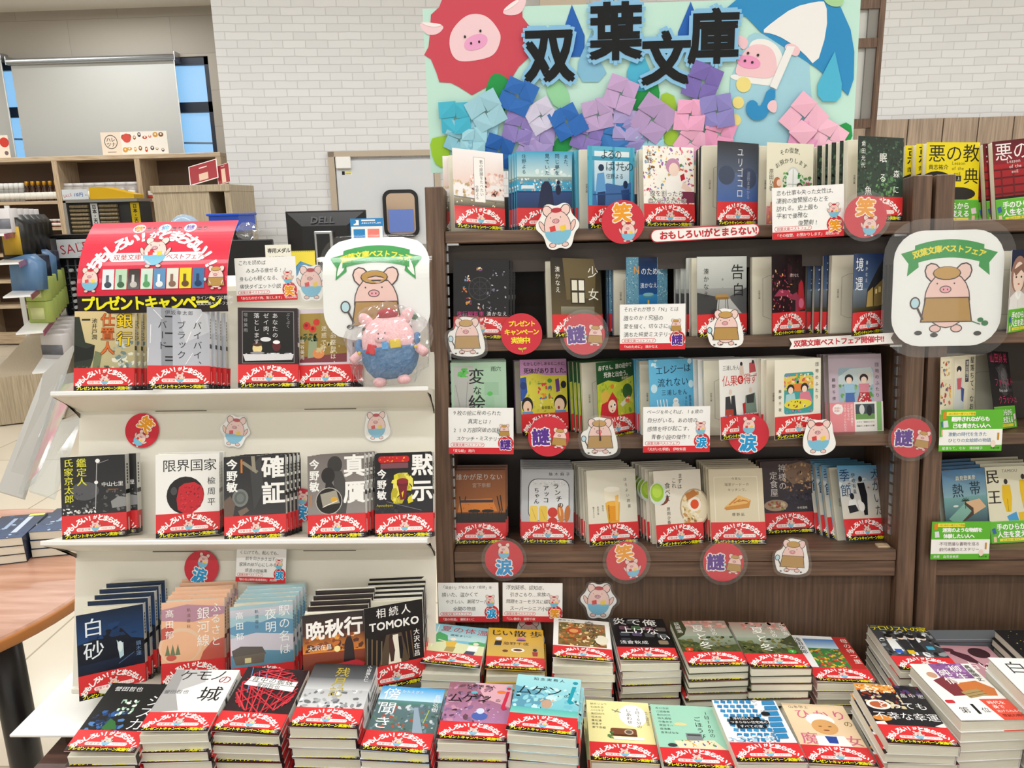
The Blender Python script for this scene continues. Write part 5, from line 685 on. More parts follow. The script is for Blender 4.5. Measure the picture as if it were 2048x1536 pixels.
# door in the brick wall
dx0, dx1 = wl(669, 312).x, wl(862, 312).x+.02; dz1 = wl(760, 313).z
turn(struct('trim_1', MB().box(dx0-.05, dx0, -.04, 0, 0, dz1+.04).box(dx1, dx1+.05, -.04, 0, 0, dz1+.04).box(dx0-.05, dx1+.05, -.04, 0, dz1, dz1+.045), mat('door_trim', 'b8a996', .5)))
door = turn(struct('door_1', MB().box(dx0+.01, dx1-.005, -.03, -.002, .01, dz1-.03), mat('door_paint', 'd3d6da', .4)))
a, b = wl(764, 380, .03), wl(840, 474, .03)
def rrp(x0, x1, z0, z1, r, n=6):
    P = []
    for cx, cz, s in ((x1-r, z1-r, 0), (x0+r, z1-r, 90), (x0+r, z0+r, 180), (x1-r, z0+r, 270)):
        for j in range(n+1): t = R(s+90*j/n); P.append((cx+r*math.cos(t), cz+r*math.sin(t)))
    return P
MB().prism(rrp(a.x, b.x, b.z, a.z, .07), -.055, -.03, 'y').build('window_gasket', M_BLACK, door)
o1, o2 = rrp(a.x+.03, b.x-.03, b.z+.03, a.z-.03, .045), None
MB().prism(o1, -.0585, -.055, 'y').build('door_pane', mat('mirror_pane', 'b9a18a', .12, metal=.35), door)
MB().box(a.x+.045, b.x-.045, -.063, -.058, b.z+.045, b.z+.235).build('blue_panel', mat('pane_blue', '6a84cf', .3), door)
MB().box(dx0+.02, dx1-.015, -.034, -.029, .02, wl(800, 489, .03).z).build('kick_plate', M_METAL, door)
q = wl(690, 325, .03); MB().box(q.x-.075, q.x+.05, -.06, -.028, q.z-.05, q.z+.045, .006).build('door_closer_box', M_WHITE, door)
ar = Art(.01, 0, 0, 0); q = wl(683, 342, .031); ar = Art(.001, q.x, q.z, -.0312); ar.rect(0, 0, 85, 34, 'e8e6da'); ar.rect(2, 2, 26, 32, '26262a'); ar.rect(30, 3, 82, 14, 'd8cf3c'); ar.rect(30, 18, 78, 22, '8a8a88'); ar.rect(30, 25, 74, 28, '8a8a88'); ar.build('door_notice', M_MATTE, door)
# wainscot and framed partition on the right
wz = at_y(1850, 237, WY-.06).z; wxs = at_y(905, 300, WY-.06).x
wc = MB(); x = wxs; wpx = [at_y(q, 245, WY-.06).x for q in (1747, 1817, 1887, 1957, 2027)]; st = wpx[1]-wpx[0]; x = wpx[0]-9*st
while x < WJ.x+.02: x += st
while x < 5.5: wc.box(x+.004, x+st-.006, WY-.06, WY-.002, 0, wz); x += st
struct('baseboard_back', wc, M_WAINS)
pf = MB(); Y = 4.2
def seg(x0, y0, x1, y1, w, Yd=.06): 
    A, B = at_y(x0, y0, Y), at_y(x1, y1, Y); pf.box(min(A.x, B.x)-(w if x0 == x1 else 0), max(A.x, B.x)+(w if x0 == x1 else 0), Y, Y+Yd, min(A.z, B.z)-(w if y0 == y1 else 0), max(A.z, B.z)+(w if y0 == y1 else 0))
X = at_y(1758, 120, Y).x; 
for xx in (X, X-.62): pf.box(xx-.013, xx+.013, Y, Y+.07, 0, 3.0)
for py in (7, 85, 246): z = at_y(1735, py, Y).z; pf.box(X-.62, X, Y+.005, Y+.06, z-.022, z+.022)
part = pf.build('partition_screen', M_WALNUT); tag(part, 'dark wooden framed partition rising behind the right end of the mint poster', 'partition')
MB().box(X-.59, X-.03, Y+.03, Y+.036, at_y(1735, 246, Y).z, 2.95).build('frosted_panel', mat('frosted_pane', 'c9cbc8', .35, spec=.4), part)
MB().box(X-.062, X-.014, Y+.015, Y+.03, at_y(1735, 246, Y).z, 2.95).build('grey_stile', mat('stile_grey', '84827e', .5), part)
# service counter lettering high on the wall
A = at_y(1204, 4, WY-.01); sg = Art(.001, A.x, A.z+.09, WY-.012); sg.T('Service Counter', 0, 52, 82, '3c3430', .02); tag(sg.build('wall_sign', M_MATTE), 'dark Service Counter lettering on the wall just above the mint poster', 'sign')
A, B = at_y(1080, 14, 6.2), at_y(1172, 14, 6.2)
tag(MB().box(A.x, B.x, 6.2, WY, B.z, B.z+.5).build('trim_2', mat('soffit_beige', 'b8ab98', .7)), kind='structure')

# ---------------------------------------------------------------- bookcases (leaning back)
LEAN = 6.33
def bookcase(x0, x1, label, partial=None):
    r = empty('bookcase', (0, 1.3045, 0), label, 'bookcase', rot=(-R(LEAN), 0, 0))
    H1 = 1.544; pw = .034; D = .185
    for s, (a, b) in (('left', (x0-pw, x0)), ('right', (x1, x1+pw))):
        MB().box(a, b, -.004, D, 0, H1, .0015).build('side_panel', M_WALNUT, r)
    MB().box(x0, x1, D-.02, D-.005, .6, H1-.002).build('back_panel', M_DARKBOARD, r)
    for zt in (1.462, 1.2572, 1.0653, .8388): MB().box(x0+.001, x1-.001, 0, D-.021, zt-.022, zt, .0012).build('shelf', M_WALNUTH, r)
    MB().box(x0+.001, x1-.001, .002, .022, .7855, .8155, .001).build('rail', M_WALNUTH, r)
    MB().box(x0+.001, x1-.001, .018, .034, .02, .785).build('kick_panel', M_WALDARK if False else noise_mix('walnut_kick', '4a392d', '6a5342', 18, (10, 9, .4), .42, '5a4536', lo=.3, hi=.7), r)
    MB().box(x0+.001, x1-.001, .03, .045, 1.385, 1.437).build('upper_shade_strip', M_DARKBOARD, r)  # dark strip standing in for the shading under the top shelf
    for x in (x0+.0005, x1-.0035):
        m = MB()
        for k in range(28): m.box(x, x+.003, .026, .036, .86+k*.021, .86+k*.021+.016)
        m.build('shelf_standard', M_METAL, r)
    for x in (x0+.004, x1-.026):
        for zt in (1.44, 1.2352, 1.0433): MB().box(x, x+.022, .006, .05, zt-.004, zt-.0002).build('shelf_pin', M_METAL, r)
    return r
bookcase(-.178, .682, 'dark walnut bookcase under the mint poster, full of red-banded paperbacks')
bookcase(.757, 1.62, 'second walnut bookcase at the right edge holding green-banded paperbacks')
# paperbacks' resting table
tb = empty('display_table', (0, 0, 0), 'low dark brown table carrying the stacked paperbacks', 'table')
M_TABLE = noise_mix('dark_table_wood', '3f2a24', '54382f', 10, (.6, 8, 8), .35, '4a3029')
MB().box(-.86, 1.75, .70, 1.295, .565, .600, .003).build('table_top', M_TABLE, tb)
MB().box(-.80, 1.70, .76, 1.25, .02, .565).build('table_body', M_TABLE, tb)
q0 = at_z(10, 1478, .632)
bb = tag(MB().box(q0.x, -.19, max(q0.y, 1.118), 1.30, .627, .632, .001).build('base_board', M_WHITE), 'glossy white base board under the cardboard display, overhanging the table at left', 'board')
MB().box(-.84, -.20, 1.14, 1.292, .6005, .6268).build('riser_block', M_TABLE, bb)
gt = empty('riser_tray', (0, 0, 0), 'grey plastic riser tray on the table behind the pink bird book', 'tray')
A = at_y(1856, 1262, 1.368)
MB().box(A.x, 1.6, 1.338, 1.372, A.z-.006, A.z, .001).build('tray_top', M_GREY, gt); MB().box(A.x, 1.6, 1.340, 1.344, .582, A.z-.006).build('tray_front', M_GREY, gt); MB().box(A.x, A.x+.004, 1.344, 1.370, .582, A.z-.006).build('tray_side', M_GREY, gt)

# ---------------------------------------------------------------- white cardboard display stand
CA = 17.0; cs_, sn_ = math.cos(R(CA)), math.sin(R(CA))
fx = empty('cardboard_display', (-.548, 1.2467, .607), 'white cardboard display stand left of the walnut bookcase', 'display stand', rot=(-R(CA), 0, 0))
HW = .345
MB().box(-HW, HW, 0, .006, 0, .776, .001).build('back_panel', M_WHITECARD, fx)
for nm, s, d, wdt in (('upper', .578, .087, .345), ('middle', .311, .103, .345), ('bottom', .053, .10, .285)):
    drop = .033 if nm != 'bottom' else .022
    m = MB().prism([(-d, s), (-d, s-.006), (-d+.004, s-.009), (0, s-drop), (0, s)], -wdt, wdt, 'x')
    o = m.build('shelf', M_WHITECARD, fx)
    if nm == 'bottom': continue
    MB().box(-wdt-.001, wdt+.001, -d-.003, -d+.004, s-.0075, s+.001, .0015).build('shelf_lip', M_WHITE, o)
    for sx in (-1, 1):
        MB().prism([(-d+.006, s-.010), (-d+.04, s-.012), (.0, s-drop-.012), (0, s-drop-.004), (-d+.035, s-.018)], sx*wdt-(.002 if sx > 0 else 0), sx*wdt+(.002 if sx < 0 else 0), 'x').build('shelf_bracket', mat('cut_cardboard_edge', '6f6455', .8), o)
        MB().box(sx*wdt*.42-.05, sx*wdt*.42+.05, -.0008, -.0002, s-drop-.002, s-drop-.0005).build('slot_tab', MATS['cut_cardboard_edge'], o)
CN = Vector((0, -cs_, sn_)); CP0 = Vector((0, 1.2467, .607))
def on_card(px, py, off=.0): return at_plane(px, py, CP0+CN*off, CN)
LN = Vector((0, -math.cos(R(LEAN)), math.sin(R(LEAN)))); LP0 = Vector((0, 1.3045, 0))
def on_case(px, py, off=.0): return at_plane(px, py, LP0+LN*off, LN)
w_ = on_case(1765, 1092, -.02); tag(MB().box(w_.x-.012, w_.x+.012, w_.y-.008, w_.y+.008, w_.z-.004, w_.z+.003, .001).build('wooden_wedge', M_OAK), 'small pale wooden wedge at the right end of the lowest walnut shelf', 'wedge')
def facing(lean): return Matrix.Rotation(-R(lean), 4, 'X')

# ---------------------------------------------------------------- stickers and cards
KJ = {'笑': 'f0a020', '涙': '1f9ad8', '謎': '5a2f94'}
def wrap(name, label, cat, group, pos, lean, roll):
    r = empty(name, label=label, cat=cat, group=group)
    r.matrix_world = Matrix.Translation(pos) @ facing(lean) @ Matrix.Rotation(R(roll), 4, 'Y'); return r
def film(parent, pts, y=-.0021):
    m = MB(); m.prism(pts, y, y+.0004, 'y'); return m.build('laminate_film', M_FILM, parent)
def disc_sticker(px, py, dia, ch, label, plane, lean, roll=0, lam=True, fd=None):
    pos = plane(px, py, .014 if plane is on_case else .004); r = wrap('round_sticker', label, 'sticker', 'round red stickers', pos, lean, roll)
    s = dia/100; a = Art(s, -50*s, 50*s, 0); a.slab(circ(50, 50, 50, 50), .0006, 'd02a3c')
    a.ell(50, 50, 50, 50, 'd02a3c', 0, 40)
    if ch == '笑': a.T(ch, 26, 29, 44, KJ[ch], .05, o='fdfaf0', ow=.05); pig(a, 62, 72, 50, 'b')
    elif ch == '涙': pig(a, 50, 30, 46, 's'); a.T(ch, 28, 72, 44, KJ[ch], .05, o='fdfaf8', ow=.05)
    elif ch == '謎': a.T(ch, 9, 50, 44, KJ[ch], .05, o='fdfaf8', ow=.05); pig(a, 77, 56, 52, 't', 8)
    else:
        for i, (t, c, w_) in enumerate((('プレゼント', 'f7ea2c', 13), ('キャンペーン', 'f7ea2c', 13), ('実施中!', 'f7ea2c', 16))): a.T(t, (18, 8, 24)[i], 25+i*20, (15, 16, 17)[i], c, .03, sp=(.86, .86, .84)[i])
        a.line(50, 84, 52, 94, 1.2, 'c8d83c'); a.ell(46, 86, 5, 2.4, 'b8cf3c', 20); a.ell(57, 85, 5, 2.4, 'b8cf3c', -20)
    a.build('paper', M_PRINT, r)
    if lam: film(r, circ(0, 0, s*59, s*59))
    return r
def pig_sticker(px, py, h, kind, label, plane, lean, roll=0, lam=True):
    pos = plane(px, py, .016 if plane is on_case else .004); r = wrap('pig_sticker', label, 'sticker', 'die-cut pig stickers', pos, lean, roll)
    s = h/100; a = Art(s, -50*s, 50*s, 0)
    out = {'b': [(22, 8), (34, 2), (50, 10), (66, 2), (80, 8), (80, 26), (96, 44), (96, 56), (84, 66), (78, 92), (66, 100), (52, 94), (38, 100), (24, 94), (20, 68), (4, 54), (4, 42), (18, 28)],
           't': [(26, 10), (40, 2), (62, 6), (78, 8), (82, 30), (92, 60), (94, 90), (74, 100), (40, 100), (16, 96), (8, 80), (2, 50), (8, 38), (22, 34)],
           's': [(20, 12), (34, 4), (50, 8), (68, 4), (84, 12), (86, 40), (96, 66), (92, 84), (70, 98), (50, 100), (28, 98), (12, 84), (10, 56), (16, 34)]}[kind]
    P = []
    n = len(out)
    for i in range(n):
        p0, p1, p2 = out[i-1], out[i], out[(i+1) % n]
        for t in (.25, .75) if False else (0.2, .5, .8):
            m0 = ((p0[0]+p1[0])/2, (p0[1]+p1[1])/2); m2 = ((p1[0]+p2[0])/2, (p1[1]+p2[1])/2)
            P.append(tuple((1-t)**2*m0[k]+2*t*(1-t)*p1[k]+t*t*m2[k] for k in (0, 1)))
    a.slab(P, .0006, 'f6f6f4'); a.poly(P, 'f6f6f4'); pig(a, 50, 51, 88, kind)
    if kind == 't':
        for x in (22, 38, 74): a.ell(x, 92, 3, 1.8, '4a4a48')
    a.build('paper', M_PRINT, r)
    if lam: film(r, [((x-50)*s*1.17, (50-y)*s*1.13) for x, y in P])
    return r
def pop_card(px, py, w, lines, foot, ch, label, plane, lean, roll=0, h=None, off=.016, sizes=None):
    pos = plane(px, py, off); r = wrap('message_card', label, 'card', 'handwritten message cards', pos, lean, roll)
    s = w/100; h = h or 68; a = Art(s, -50*s, h/2*s, 0); a.slab([(0, 0), (0, h), (100, h), (100, 0)], .0006, 'f8f8f8')
    a.rect(0, 0, 100, h, 'f8f8f8'); a.rect(0, h-10, 100, h, 'd8343c')
    n = len(lines); rn = random.Random(label)
    for i, t in enumerate(lines):
        ind = 4 if not t.startswith(' ') else 4+6*(len(t)-len(t.lstrip())); t = t.strip()
        sz = min(8.4, (84-ind)/(len(t)*.86), (h-20)/n*.78); 
        a.k += 1; x = ind+2; y = 8+i*(h-19)/n
        for c in t: a.glyph(c, x+sz*.45, y+rn.uniform(-.5, .5), sz*rn.uniform(.9, 1.02), '2c2e30', rn.uniform(-4, 4), 0, .96, .1); x += sz*.9
    a.rrect(3, h-17.5, 55, h-11, 3, 'd8343c'); a.rrect(3.6, h-16.9, 54.4, h-11.6, 2.6, 'fbf8f7'); a.T('双葉文庫ベストフェア', 6, h-14.2, 4.7, 'c8323c', .02)
    a.T(foot, 4, h-5, 5.2, 'fbf4f2', .01, sp=.94)
    a.ell(88, h-17, 12, 12, 'd8343c'); a.rect(0, 0, 0, 0, 'd8343c'); a.T(ch, 79, h-15, 17, KJ[ch], .05, o='fdfaf8', ow=.05); pig(a, 86, h-36, 22, {'笑': 'b', '涙': 's', '謎': 't'}[ch])
    a.build('paper', M_MATTE, r); return r
disc_sticker(1246, 444, .079, '笑', 'round red laughing sticker on the top shelf edge, below the blue window book', on_case, 6, 0, False)
disc_sticker(1731, 433, .075, '笑', 'shiny round red laughing sticker at the right end of the top shelf edge', lambda a, b, o: on_case(a, b, .045), 6, 4)
disc_sticker(1043, 668, .078, 'p', 'round red sticker with yellow campaign lettering on the second shelf edge', on_case, 6, 0, False)
disc_sticker(1168, 668, .078, '謎', 'round red sticker with purple character below the sepia window book', on_case, 6, -4)
disc_sticker(1097, 873, .078, '謎', 'round red sticker with purple character below the purple folk tale book', on_case, 6, -2, False)
disc_sticker(1497, 868, .077, '涙', 'round red sticker with blue character on the third shelf edge', on_case, 6, 2, False)
disc_sticker(1823, 876, .075, '謎', 'round red sticker with purple character on the post between the bookcases', on_case, 6, 2)
disc_sticker(1008, 1118, .075, '涙', 'round red sticker with blue character on the lowest shelf edge', on_case, 6, 0)
disc_sticker(1253, 1122, .078, '笑', 'round red sticker with orange character on the lowest shelf edge', on_case, 6, -8)
disc_sticker(1447, 1124, .078, '謎', 'round red sticker with purple character on the lowest shelf edge', on_case, 6, 0)
pig_sticker(1115, 452, .088, 'b', 'white die-cut pig sticker with blue overalls on the top shelf edge', on_case, 6, -4, False)
pig_sticker(934, 672, .078, 't', 'laminated pig sticker with tan coat at the left end of the second shelf', on_case, 6, 0)
pig_sticker(1452, 655, .076, 't', 'white die-cut pig sticker with tan coat below the grey school desk book', on_case, 6, 0, False)
pig_sticker(1200, 872, .078, 't', 'laminated pig sticker with tan coat below the red hood book', on_case, 6, 0)
pig_sticker(1637, 873, .073, 's', 'white die-cut pig sticker with a tiny open book on the third shelf edge', on_case, 6, 0, False)
pig_sticker(1586, 1112, .074, 't', 'laminated pig sticker with tan coat on the lowest shelf edge', on_case, 6, 4)
pig_sticker(1197, 1201, .078, 'b', 'laminated pig sticker with blue overalls on the dark kick panel', lambda a, b, o: on_case(a, b, -.006), 6, 2)
pig_sticker(1058, 1268, .070, 's', 'die-cut pig sticker half hidden behind the yellow paperback', lambda a, b, o: on_case(a, b, -.010), 6, 0, False)
disc_sticker(284, 861, .066, '笑', 'tilted round red laughing sticker on the cardboard under the upper shelf', on_card, 17, 40, False)
pig_sticker(470, 862, .064, 'b', 'laminated pig sticker with blue overalls on the cardboard panel', on_card, 17, 8)
pig_sticker(753, 851, .060, 's', 'pig sticker with a tiny book under the upper cardboard shelf', on_card, 17, -2)
disc_sticker(403, 1136, .066, '涙', 'round red sticker with blue character under the middle cardboard shelf', lambda a, b, o: on_card(a, b, .006), 17, 14, False)
disc_sticker(603, 1010, .062, '涙', 'round red sticker half hidden behind books on the middle cardboard shelf', lambda a, b, o: on_card(a, b, .004), 17, 10, False)
pop_card(1616, 424, .127, ['恋も仕事も失った女性は、', '凄腕の復讐屋のもとを', '訪れる。史上最も', '平和で優雅な', '     復讐劇!'], '「その復讐、お預かりします」 原田ひ香', '笑', 'handwritten card in front of the cream leafy window book', on_case, 6, -2, 72, .035)
pop_card(1305, 654, .121, ['それぞれが想う「N」とは', '誰なのか?究極の', '愛を描く、切なさに', '満ちた純愛ミステリー'], '「Nのために」 湊かなえ', '謎', 'handwritten card in front of the deep blue curtain book', on_case, 6, 0, 70, .022)
pop_card(962, 862, .124, ['9枚の絵に秘められた', '    真実とは?', '210万部突破の国民的', ' スケッチ・ミステリー!'], '「変な絵」 雨穴', '謎', 'handwritten card in front of the pale green brushed title book', on_case, 6, 1, 72, .022)
pop_card(1353, 859, .125, ['ページをめくれば、18歳の', '自分がいる。あの頃の', '感情を呼び起こす、', ' 青春小説の傑作!'], '「犬がいた季節」 伊吹有喜', '涙', 'handwritten card in front of the sky blue paperback', on_case, 6, 0, 70, .024)
pop_card(937, 1205, .120, ['「出会い」がもたらす「奇跡」を', '描いた、温かくて', ' やさしい、瀬尾ワールド', '   全開の物語'], '「夏の体温」 瀬尾まいこ', '涙', 'left handwritten card of the pair under the lowest shelf', lambda a, b, o: on_case(a, b, .006), 6, 0, 68)
pop_card(1065, 1205, .118, ['浮気疑惑、認知症、', ' 引きこもり…家族の', '問題をユーモラスに綴る。', ' スーパーシニア小説!'], '「じい散歩」 藤野千夜', '笑', 'right handwritten card of the pair under the lowest shelf', lambda a, b, o: on_case(a, b, .006), 6, 1, 68)
pop_card(522, 1131, .094, ['くじけても、転んでも、', '  前を向き歩き出す。', '家族の絆が心にしみる、', '  感涙の短編集'], '「駅の名は夜明 軌道春秋II」 髙田郁', '涙', 'handwritten card hanging under the middle cardboard shelf', lambda a, b, o: on_card(a, b, .02), 17, 2, 66)
pop_card(532, 558, .118, ['これを読めば', '  みるみる痩せる!?', '身も心も軽くなる、', '痛快ダイエット小説!'], '「あなたのゼイ肉、落とします」 垣谷美雨', '笑', 'handwritten card on the top edge of the cardboard display', lambda a, b, o: at_y(a, b, 1.462), 8, -1, 70)
pig_sticker(622, 565, .072, 'b', 'die-cut pig sticker standing beside the card on top of the cardboard display', lambda a, b, o: at_y(a, b, 1.458), 8, 0, True)
# strip stickers
def strip(px, py, w, h, label, txt, plane, roll, style):
    pos = plane(px, py, .006); r = wrap('slogan_strip', label, 'sign', 'slogan strips on the shelf edges', pos, 6, roll); s = w/100; a = Art(s, -50*s, h/2, 0); hh = h/s
    if style == 'pill':
        a.slab(circ(50, hh/2, 50, hh/2), .0005, 'f8f6f4') if False else None
        a.k += 1; a.rrect(0, 0, 100, hh, hh/2-.1, 'd22b3a'); a.rrect(.9, .9, 99.1, hh-.9, hh/2-1, 'faf8f6'); a.T(txt, 8, hh/2, 8.1, 'c8283a', .05, sp=.96)
        a.slab([(3, .6), (3, hh-.6), (97, hh-.6), (97, .6)], .0006, 'f8f6f4')
    else:
        P = [(0, 0), (2.5, hh/2), (0, hh), (100, hh), (97, hh/2), (100, 0)]; a.slab(P, .0006, 'faf8f6'); a.poly(P, 'faf8f6'); a.T(txt, 4, hh/2, 6.9, 'c8283a', .04, sp=.93)
    a.build('paper', M_PRINT, r)
strip(1410, 466, .200, .0245, 'white pill-shaped strip with red slogan on the top shelf edge', 'おもしろい!がとまらない!', on_case, -2.2, 'pill')
strip(1683, 682, .192, .020, 'white notched strip with red lettering on the second shelf edge', '双葉文庫ベストフェア開催中!!', on_case, -2.4, 'ribbon')
# green message cards, right bookcase
def green_card(px, py, w, L, label, col):
    pos = on_case(px, py, .018); r = wrap('green_message_card', label, 'card', 'green message cards', pos, 6, 0); s = w/100; h = 68; a = Art(s, -50*s, 34*s, 0); a.slab([(0, 0), (0, h), (100, h), (100, 0)], .0006, '63b83a')
    a.rect(0, 0, 100, h, '63b83a'); a.rect(0, 32, 100, 58, 'f6f6f2'); a.rect(10, 3, 56, 9.5, 'f0e04a'); a.T('はじめの一冊フェア開催', 13, 6.3, 3.9, '3f6a22')
    a.T(L[0], 18, 15, 8.4, 'ffffff', .045, sp=.9); a.T(L[1], 20, 26, 8.4, 'ffffff', .045, sp=.9); a.T(L[2], 14, 40, 7.2, col, sp=.95); a.T(L[3], 14, 50, 7.2, col, sp=.95); a.T(L[4], 5, 63, 5.4, 'ffffff'); a.T('文春文庫', 82, 63, 3.6, '1c4a1c')
    a.poly([4, 4, 9, 2, 10, 14, 4, 15], 'e08a2c'); a.poly([5, 18, 12, 17, 14, 28, 6, 29], 'dfe3e8'); a.rect(92, 38, 95, 50, 'c8902c'); a.ell(86, 56, 4, 6, 'f2ddd0')
    a.build('paper', M_MATTE, r)
green_card(1942, 861, .115, ('翻弄されながらも', '己を貫きたい人へ', '激動の時代を生きた', 'ひとりの女絵師の物語', '星落ちて、なお   澤田瞳子'), 'green and white card in front of the kimono lady book', '2f6a9c')
green_card(1921, 1081, .109, ('迷宮のような物語を', '体験したい人へ', '不可思議な書物を巡る', '前代未聞のミステリー', '熱帯   森見登美彦'), 'green and white card in front of the open book and palm paperback', '6a4a5c')
# large laminated pig signs
def big_sign(name, pos, M, w, h, label, bend=None):
    r = empty(name, label=label, cat='sign', group='large laminated pig signs'); r.matrix_world = Matrix.Translation(pos) @ M
    s = w/100; H_ = h/s; a = Art(s, -50*s, H_/2*s, 0); P = rrp(2, 98, 2, H_-2, 26)
    N = 1
    if bend is None: a.slab(P, .0006, 'f4f7f7'); a.poly(P, 'f4f7f7')
    else:
        P2 = []
        ys = [2+(H_-4)*i/24 for i in range(25)]
        for i in range(24):
            def half(y):
                rr = 26; e = min(y-2, H_-2-y); return 48 if e >= rr else 48-rr+math.sqrt(max(0, rr*rr-(rr-e)**2))
            a.face([(50-half(ys[i]), ys[i]), (50-half(ys[i+1]), ys[i+1]), (50+half(ys[i+1]), ys[i+1]), (50+half(ys[i]), ys[i])], lin('f4f7f7'))
        a.k += 1
    gc = '2f9a4c'
    a.poly([9, 24, 22, 12, 22, 24], gc) if False else None
    a.k += 1 if bend is None else 60; a.face([(8, 22), (22, 18), (24, 34), (14, 42), (15, 31)], lin(gc)); a.face([(92, 22), (78, 18), (76, 34), (86, 42), (85, 31)], lin(gc))
    a.k += 1
    for i in range(12):
        x0, x1 = 20+i*5, 25+i*5; f = lambda x: 10+((x-50)/30)**2*5
        
        for j in range(4): a.face([(x0, f(x0)+4*j), (x0, f(x0)+4*j+4), (x1, f(x1)+4*j+4), (x1, f(x1)+4*j)], lin(gc))
    a.arc('双葉文庫ベストフェア', 50, 108, 90, -18.5, 18.5, 6.9, 'f0e43c', .04)
    pig(a, 50, 62, 62, 't')
    for x, y in ((26, H_-14), (40, H_-12), (78, H_-13)): a.ell(x, y, 3.4, 2, '3f3f3e')
    a.ell(84, H_-22, 3, 2.4, '2f7a4c'); a.ell(80, H_-25, 2.6, 2, '2f7a4c'); a.line(72, H_-24, 80, H_-21, .8, '2f7a4c')
    a.build('paper', M_PRINT, r, bend=bend)
    fm = MB(); Q = [((x-50)*s*1.13, (H_/2-y)*s*1.13) for x, y in rrp(-1, 101, -1, H_+1, 30)]
    if bend is None: fm.prism(Q, -.0026, -.0022, 'y'); fm.build('laminate_film', M_FILM, r)
    else:
        m = MB(); zs = [(-.5+i/16)*h*1.12 for i in range(17)]
        vs = []; 
        for z in zs:
            e = .56*h-abs(z); rr_ = .06; hf = w*.505 if e > rr_ else w*.505-rr_+math.sqrt(max(0, rr_*rr_-(rr_-e)**2)); z = min(z, h*.51)
            for x in (-hf, hf): vs.append(bend(x, -.0026, z))
        m.add(vs, [(2*i, 2*i+1, 2*i+3, 2*i+2) for i in range(16)]); m.build('laminate_film', M_FILM, r)
big_sign('laminated_pig_sign', on_case(1895, 577, .022), facing(6), .205, .218, 'large laminated sign of a pig in a tan coat hung between the two bookcases')
def bnd(x, y, z):
    t = max(0, z-.01); return (x, y+5*t*t, z-3*t*t*t)
big_sign('laminated_pig_sign', at_y(752, 575, 1.40), facing(8), .205, .20, 'large curved laminated sign of a pig in a tan coat above the bagged plush', bnd)
# ---------------------------------------------------------------- mint poster with paper flowers
PY = 1.60
ps = empty('mint_poster', (0, PY, 0), 'large mint green handmade poster with paper flowers above the bookcase', 'poster')
def pq(px, py): v = at_y(px, py, PY); return (v.x, v.z)
def S(*c): return [pq(820+c[i]/4.042, c[i+1]/4.042) for i in range(0, len(c), 2)]
def U(*c): return [pq(1260+c[i]/4.042, c[i+1]/4.042) for i in range(0, len(c), 2)]
NC = [0]
def cut(name, pts, col, lay, label=None, th=.0006):
    NC[0] += 1; lay += NC[0]*.012; m = MB().prism(pts, -.0007*lay-th, -.0007*lay, 'y'); o = m.build(name, mat('paper_'+col, col, .75), ps)
    if label: o['label'] = label
    return o
tl, tr_, bl_ = pq(845, 18), pq(1722, -7), pq(862, 346)
MB().prism([tl, tr_, (tr_[0]+.006, bl_[1]+.004), (bl_[0], bl_[1])], 0, .004, 'y').build('poster_board', mat('mint_paper', 'c4ebe0', .7), ps)
for x in (-.02, .25, .5): MB().box(x-.006, x+.006, .0042, .007, 1.50, bl_[1]+.06).build('support_stick', M_WHITE, ps)
def smooth(P, k=2):
    for _ in range(k):
        Q = []
        for i in range(len(P)):
            a, b = P[i], P[(i+1) % len(P)]; Q += [(a[0]*.75+b[0]*.25, a[1]*.75+b[1]*.25), (a[0]*.25+b[0]*.75, a[1]*.25+b[1]*.75)]
        P = Q
    return P
cut('red_hood', S(170, 120, 235, 60, 275, -40, 900, -40, 910, 140, 960, 205, 1015, 240, 950, 290, 940, 330, 975, 450, 880, 540, 830, 620, 770, 700, 610, 710, 500, 770, 390, 700, 330, 670, 238, 665, 215, 590, 170, 480, 115, 445, 150, 380, 160, 290), 'd04a5c', 1)
cut('pig_face', smooth(S(440, 130, 540, 108, 640, 140, 730, 260, 735, 330, 690, 440, 600, 480, 420, 505, 350, 470, 315, 370, 330, 250)), 'f6d3dc', 2)
cut('pig_ear', smooth(S(75, 175, 290, 200, 240, 275, 150, 290, 95, 240)), 'f6d3dc', 2); cut('pig_ear', smooth(S(738, 95, 850, 0, 940, -20, 935, 40, 890, 120, 780, 128)), 'f6d3dc', 2)
cut('ear_lining', smooth(S(80, 175, 285, 200, 200, 225, 120, 205)), 'fbf0f2', 3); cut('ear_lining', smooth(S(740, 92, 850, 0, 890, 10, 800, 80)), 'fbf0f2', 3)
cut('pig_snout', smooth(S(440, 330, 520, 278, 600, 276, 635, 320, 600, 385, 500, 415, 440, 400)), 'f0a8d4', 3)
for x, y in ((445, 300), (570, 253), (495, 353), (560, 341)): cut('pig_eye' if y < 310 else 'nostril', [(S(x, y)[0][0]+.0022*math.cos(t*.785), S(x, y)[0][1]+.0026*math.sin(t*.785)) for t in range(8)], '2b2228', 4)
# raindrops
for c, col, lay, f in (((1308, 40, 1412, 290, 1410, 400, 1385, 458, 1255, 462, 1240, 245), '1f64bc', 1, S), ((1468, 250, 1485, 400, 1588, 590, 1525, 664, 1395, 664, 1355, 590, 1360, 500), '86c0e0', 2, S), ((1848, 340, 1880, 430, 1935, 560, 1935, 710, 1905, 736, 1775, 735, 1752, 690, 1752, 580), '4db8dc', 3, S),
    ((490, 15, 522, 100, 500, 260, 470, 428, 400, 425, 385, 370, 388, 260), '1f64bc', 1, U), ((1648, 420, 1705, 680, 1700, 780, 1660, 824, 1550, 820, 1510, 770, 1512, 680), '4db8dc', 6, U)):
    cut('paper_raindrop', f(*c), col, lay)
